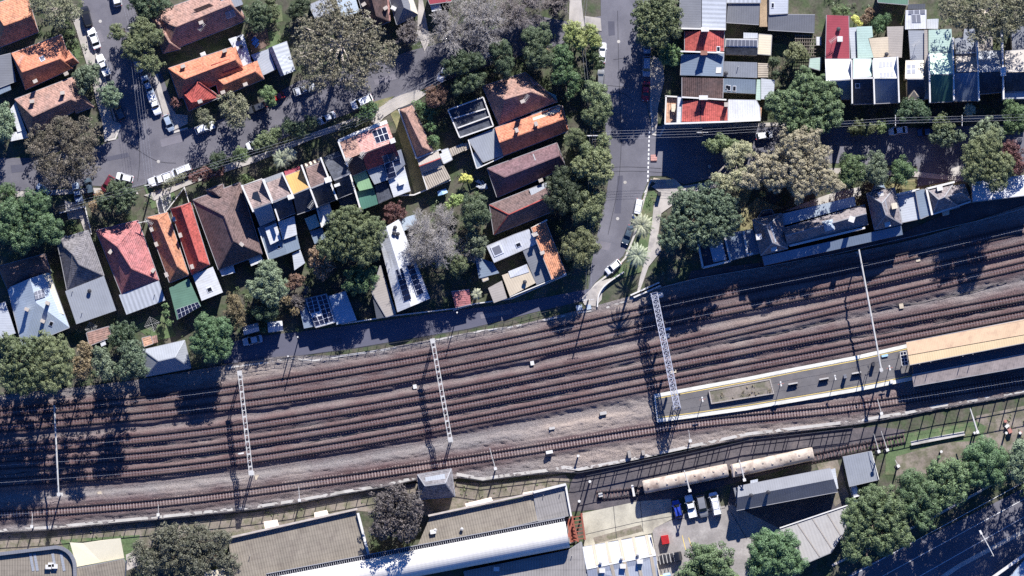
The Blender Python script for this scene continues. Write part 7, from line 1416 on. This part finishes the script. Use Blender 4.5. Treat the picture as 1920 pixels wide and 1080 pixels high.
for lb, x, y in (('white sign post with red cross arm near the gantry foot', 1317, 749), ('white sign post with red cross arm right of the garden bed', 1464, 720), ('white sign post with red cross arm near the solar frame', 1668, 690), ('white sign post with dark shadow beside the middle bench', 1566, 708)):
    p = P(x, y, 4.); t = thing('platform_sign', lb, 'sign', (p.x, p.y, 1.1), .18, 'platform sign posts'); MB().tube([(0, 0, 0), (0, 0, 3.4)], .06, 7).obj('post', 'galv', t, local=True)
    MB().box((0, 0, 3.45), (.22, 1.1, .14)).box((0, .35, 3.55), (.3, .3, .12)).box((0, -.35, 3.55), (.3, .3, .12)).obj('lamp', 'parapet', t, local=True)
    if x != 1566: MB().box((0, 0, 3.2), (1.3, .1, .3)).obj('sign_board', 'orangep', t, local=True)
for lb, x, y, m in (('slim dark bin near the middle bench', 1584, 706, 'midtin'), ('white cabinet near the canopy edge', 1671, 716, 'parapet'), ('narrow dark display post between portal foot and canopy', 1637, 683, 'darksteel'), ('pale blue help point plate on the platform', 1659, 667, 'skyp')):
    local_box(lb, x, y, 1.1, (.55, .7, 1.5) if m != 'skyp' else (1.2, .4, .25), m, 'platform_cabinet', 'cabinet', .18)
p = P(1695, 672, 3.6); t = thing('solar_frame', 'white framed grid of eight dark panels beside the canopy', 'solar frame', (p.x, p.y, 1.1), .15); b = MB()
for x in (-.62, 0, .62): b.box((x, 0, 2.6), (.1, 2.9, .1))
for k in range(5): b.box((0, -1.4+k*.7, 2.62), (1.34, .1, .1))
b.obj('frame', 'parapet', t, local=True); b = MB()
for x in (-.31, .31):
    for k in range(4): b.box((x, -1.05+k*.7, 2.58), (.5, .58, .05))
b.obj('panel', 'pv', t, local=True); MB().box((-.6, -1.3, 1.3), (.1, .1, 2.6)).box((.6, -1.3, 1.3), (.1, .1, 2.6)).box((-.6, 1.3, 1.3), (.1, .1, 2.6)).box((.6, 1.3, 1.3), (.1, .1, 2.6)).obj('leg', 'galv', t, local=True)
for lb, x, y in (('thin platform lamp post left of the tubular portal foot', 1628, 697), ('thin platform lamp post beside the platform bench row', 1612, 708)):
    p = P(x, y, 1.1); t = thing('lamp_post', lb, 'lamp post', p, .3, 'platform lamp posts'); MB().tube([(0, 0, 0), (0, 0, 5.2)], [.07, .05], 7).obj('post', 'darksteel', t, local=True); MB().box((0, .5, 5.2), (.1, 1., .06)).box((0, .9, 5.18), (.3, .5, .12)).obj('lantern', 'darksteel', t, local=True)
t = thing('light_tower', 'tall thin white street light over the dark bottom right road', 'street light', P(1857, 1043, 0), math.atan2(47, -26)); MB().tube([(0, 0, 0), (0, 0, 10)], [.14, .1], 8).obj('pole', 'galv', t, local=True); MB().tube([(0, 0, 9.9), (2.5, 0, 10.4), (5.2, 0, 10.6)], .09, 6).obj('arm', 'parapet', t, local=True); MB().box((5.5, 0, 10.6), (.9, .4, .18)).obj('lantern', 'parapet', t, local=True)
local_box('red bordered pale traffic island on the side street mouth', 1226, 296, .05, (1.2, 1.2, .2), 'pink', 'traffic_island', 'traffic island', 0.); local_box('long pale concrete sleeper stack on the trackside lawn', 1758, 822, .05, (10.4, .8, .6), 'conc', 'sleeper_stack', 'sleeper stack', .19); local_box('pair of dark crates on the lawn edge by the roadside trees', 1708, 896, .05, (1.4, .9, .8), 'darksteel', 'crate', 'crate', .15); local_box('dark electrical pillar on the curved reserve path', 1236, 364, .1, (.6, .7, 1.6), 'darksteel', 'electrical_pillar', 'cabinet', .1)
local_box('grey corner air unit beside the bitumen siding yard', 1126, 928, .05, (.8, .8, .9), 'galv', 'air_unit', 'cabinet', .2)
# worker in orange by the track: one skinned figure
def person(lb, x, y, rz):
    p = P(x, y, .9); t = thing('person', lb, 'person', (p.x, p.y, .06), rz); J = [(0, 0, .98), (0, 0, 1.22), (0, .03, 1.44), (0, .06, 1.54), (0, .09, 1.66), (0, .1, 1.76), (.2, .02, 1.42), (.28, .16, 1.16), (.22, .4, 1.05), (-.2, .02, 1.42), (-.29, .14, 1.16), (-.2, .38, 1.02), (.1, 0, .9), (.12, .06, .5), (.12, 0, .08), (.13, .16, .04), (-.1, 0, .9), (-.12, -.04, .5), (-.12, -.12, .08), (-.13, .04, .04)]
    E = [(0, 1), (1, 2), (2, 3), (3, 4), (4, 5), (2, 6), (6, 7), (7, 8), (2, 9), (9, 10), (10, 11), (0, 12), (12, 13), (13, 14), (14, 15), (0, 16), (16, 17), (17, 18), (18, 19)]; Rd = [.15, .15, .15, .06, .10, .09, .075, .055, .04, .075, .055, .04, .1, .075, .05, .045, .1, .075, .05, .045]
    me = bpy.data.meshes.new('body'); me.from_pydata(J, E, []); o = bpy.data.objects.new('body', me); COL.objects.link(o); o.parent = t; md = o.modifiers.new('skin', 'SKIN'); o.modifiers.new('sub', 'SUBSURF').levels = 1; me.materials.append(M['skin'])
    for v, r in zip(me.skin_vertices[0].data, Rd): v.radius = (r, r)
    me.skin_vertices[0].data[0].use_root = True
    MB().tube([(0, 0, .95), (0, 0, 1.2), (0, .03, 1.46)], [.19, .18, .2], 10).obj('vest', 'orangep', t, local=True); MB().tube([(.11, 0, .1), (.12, .06, .5), (.1, 0, .98)], [.09, .1, .12], 8).tube([(-.12, -.11, .1), (-.12, -.04, .5), (-.1, 0, .98)], [.09, .1, .12], 8).obj('trousers', 'darksteel', t, local=True); MB().tube([(0, .1, 1.74), (0, .1, 1.8), (0, .1, 1.86)], [.15, .13, .05], 10).obj('helmet', 'orangep', t, local=True)
local_box('salmon red trackside machine beside the concrete path at the right', 1893, 808, .06, (.7, .9, 1.1), 'orangep', 'trackside_machine', 'machine', .4); local_box('white and black equipment case between the salmon machines', 1888, 799, .06, (.8, .6, .8), 'parapet', 'equipment_case', 'case', .7); local_box('faded salmon box by the northern end of the trackside case', 1885, 790, .06, (.5, .5, .6), 'orangep', 'trackside_box', 'box', .2); local_box('small salmon marker box at the right edge by the timber post', 1914, 811, .06, (.4, .4, .8), 'orangep', 'trackside_box', 'box', .2)
# ================================================================== light, sky, camera
EL, AZ = R(34), R(15)
sd = Vector((math.sin(AZ)*math.cos(EL), math.cos(AZ)*math.cos(EL), math.sin(EL)))
sl = bpy.data.lights.new('sun', 'SUN'); sl.energy = 5.0; sl.angle = R(.5); sl.color = (1., .97, .935); so = bpy.data.objects.new('sun', sl); COL.objects.link(so); so.rotation_euler = sd.to_track_quat('Z', 'Y').to_euler()
w = bpy.data.worlds.new('World'); scene.world = w; w.use_nodes = True; nt = w.node_tree; bg = nt.nodes['Background']; sk = nt.nodes.new('ShaderNodeTexSky'); sk.sky_type = 'NISHITA'; sk.sun_disc = False; sk.sun_elevation = EL; sk.sun_rotation = AZ; sk.air_density = 1.2; sk.dust_density = .3; sk.ozone_density = 5.
hz = nt.nodes.new('ShaderNodeVectorMath'); hz.operation = 'MULTIPLY'; hz.inputs[1].default_value = (.32, .66, 1.42); nt.links.new(sk.outputs[0], hz.inputs[0]); nt.links.new(hz.outputs[0], bg.inputs[0]); bg.inputs[1].default_value = .05
cd = bpy.data.cameras.new('survey_camera'); co = bpy.data.objects.new('survey_camera', cd); COL.objects.link(co); co.location = (0, CY, CH); co.rotation_euler = (0, 0, 0)
Wg = 1920*S; cd.sensor_width = 36; cd.lens = CH*36/Wg; cd.shift_y = -CY/Wg; cd.clip_start = 10; cd.clip_end = 5000; scene.camera = co
vs = scene.view_settings; vs.view_transform = 'Standard'; vs.look = 'None'; vs.exposure = 1.0; vs.gamma = 1.
scene.cycles.use_denoising = False; scene.cycles.max_bounces = 4; scene.cycles.diffuse_bounces = 2; scene.cycles.glossy_bounces = 2
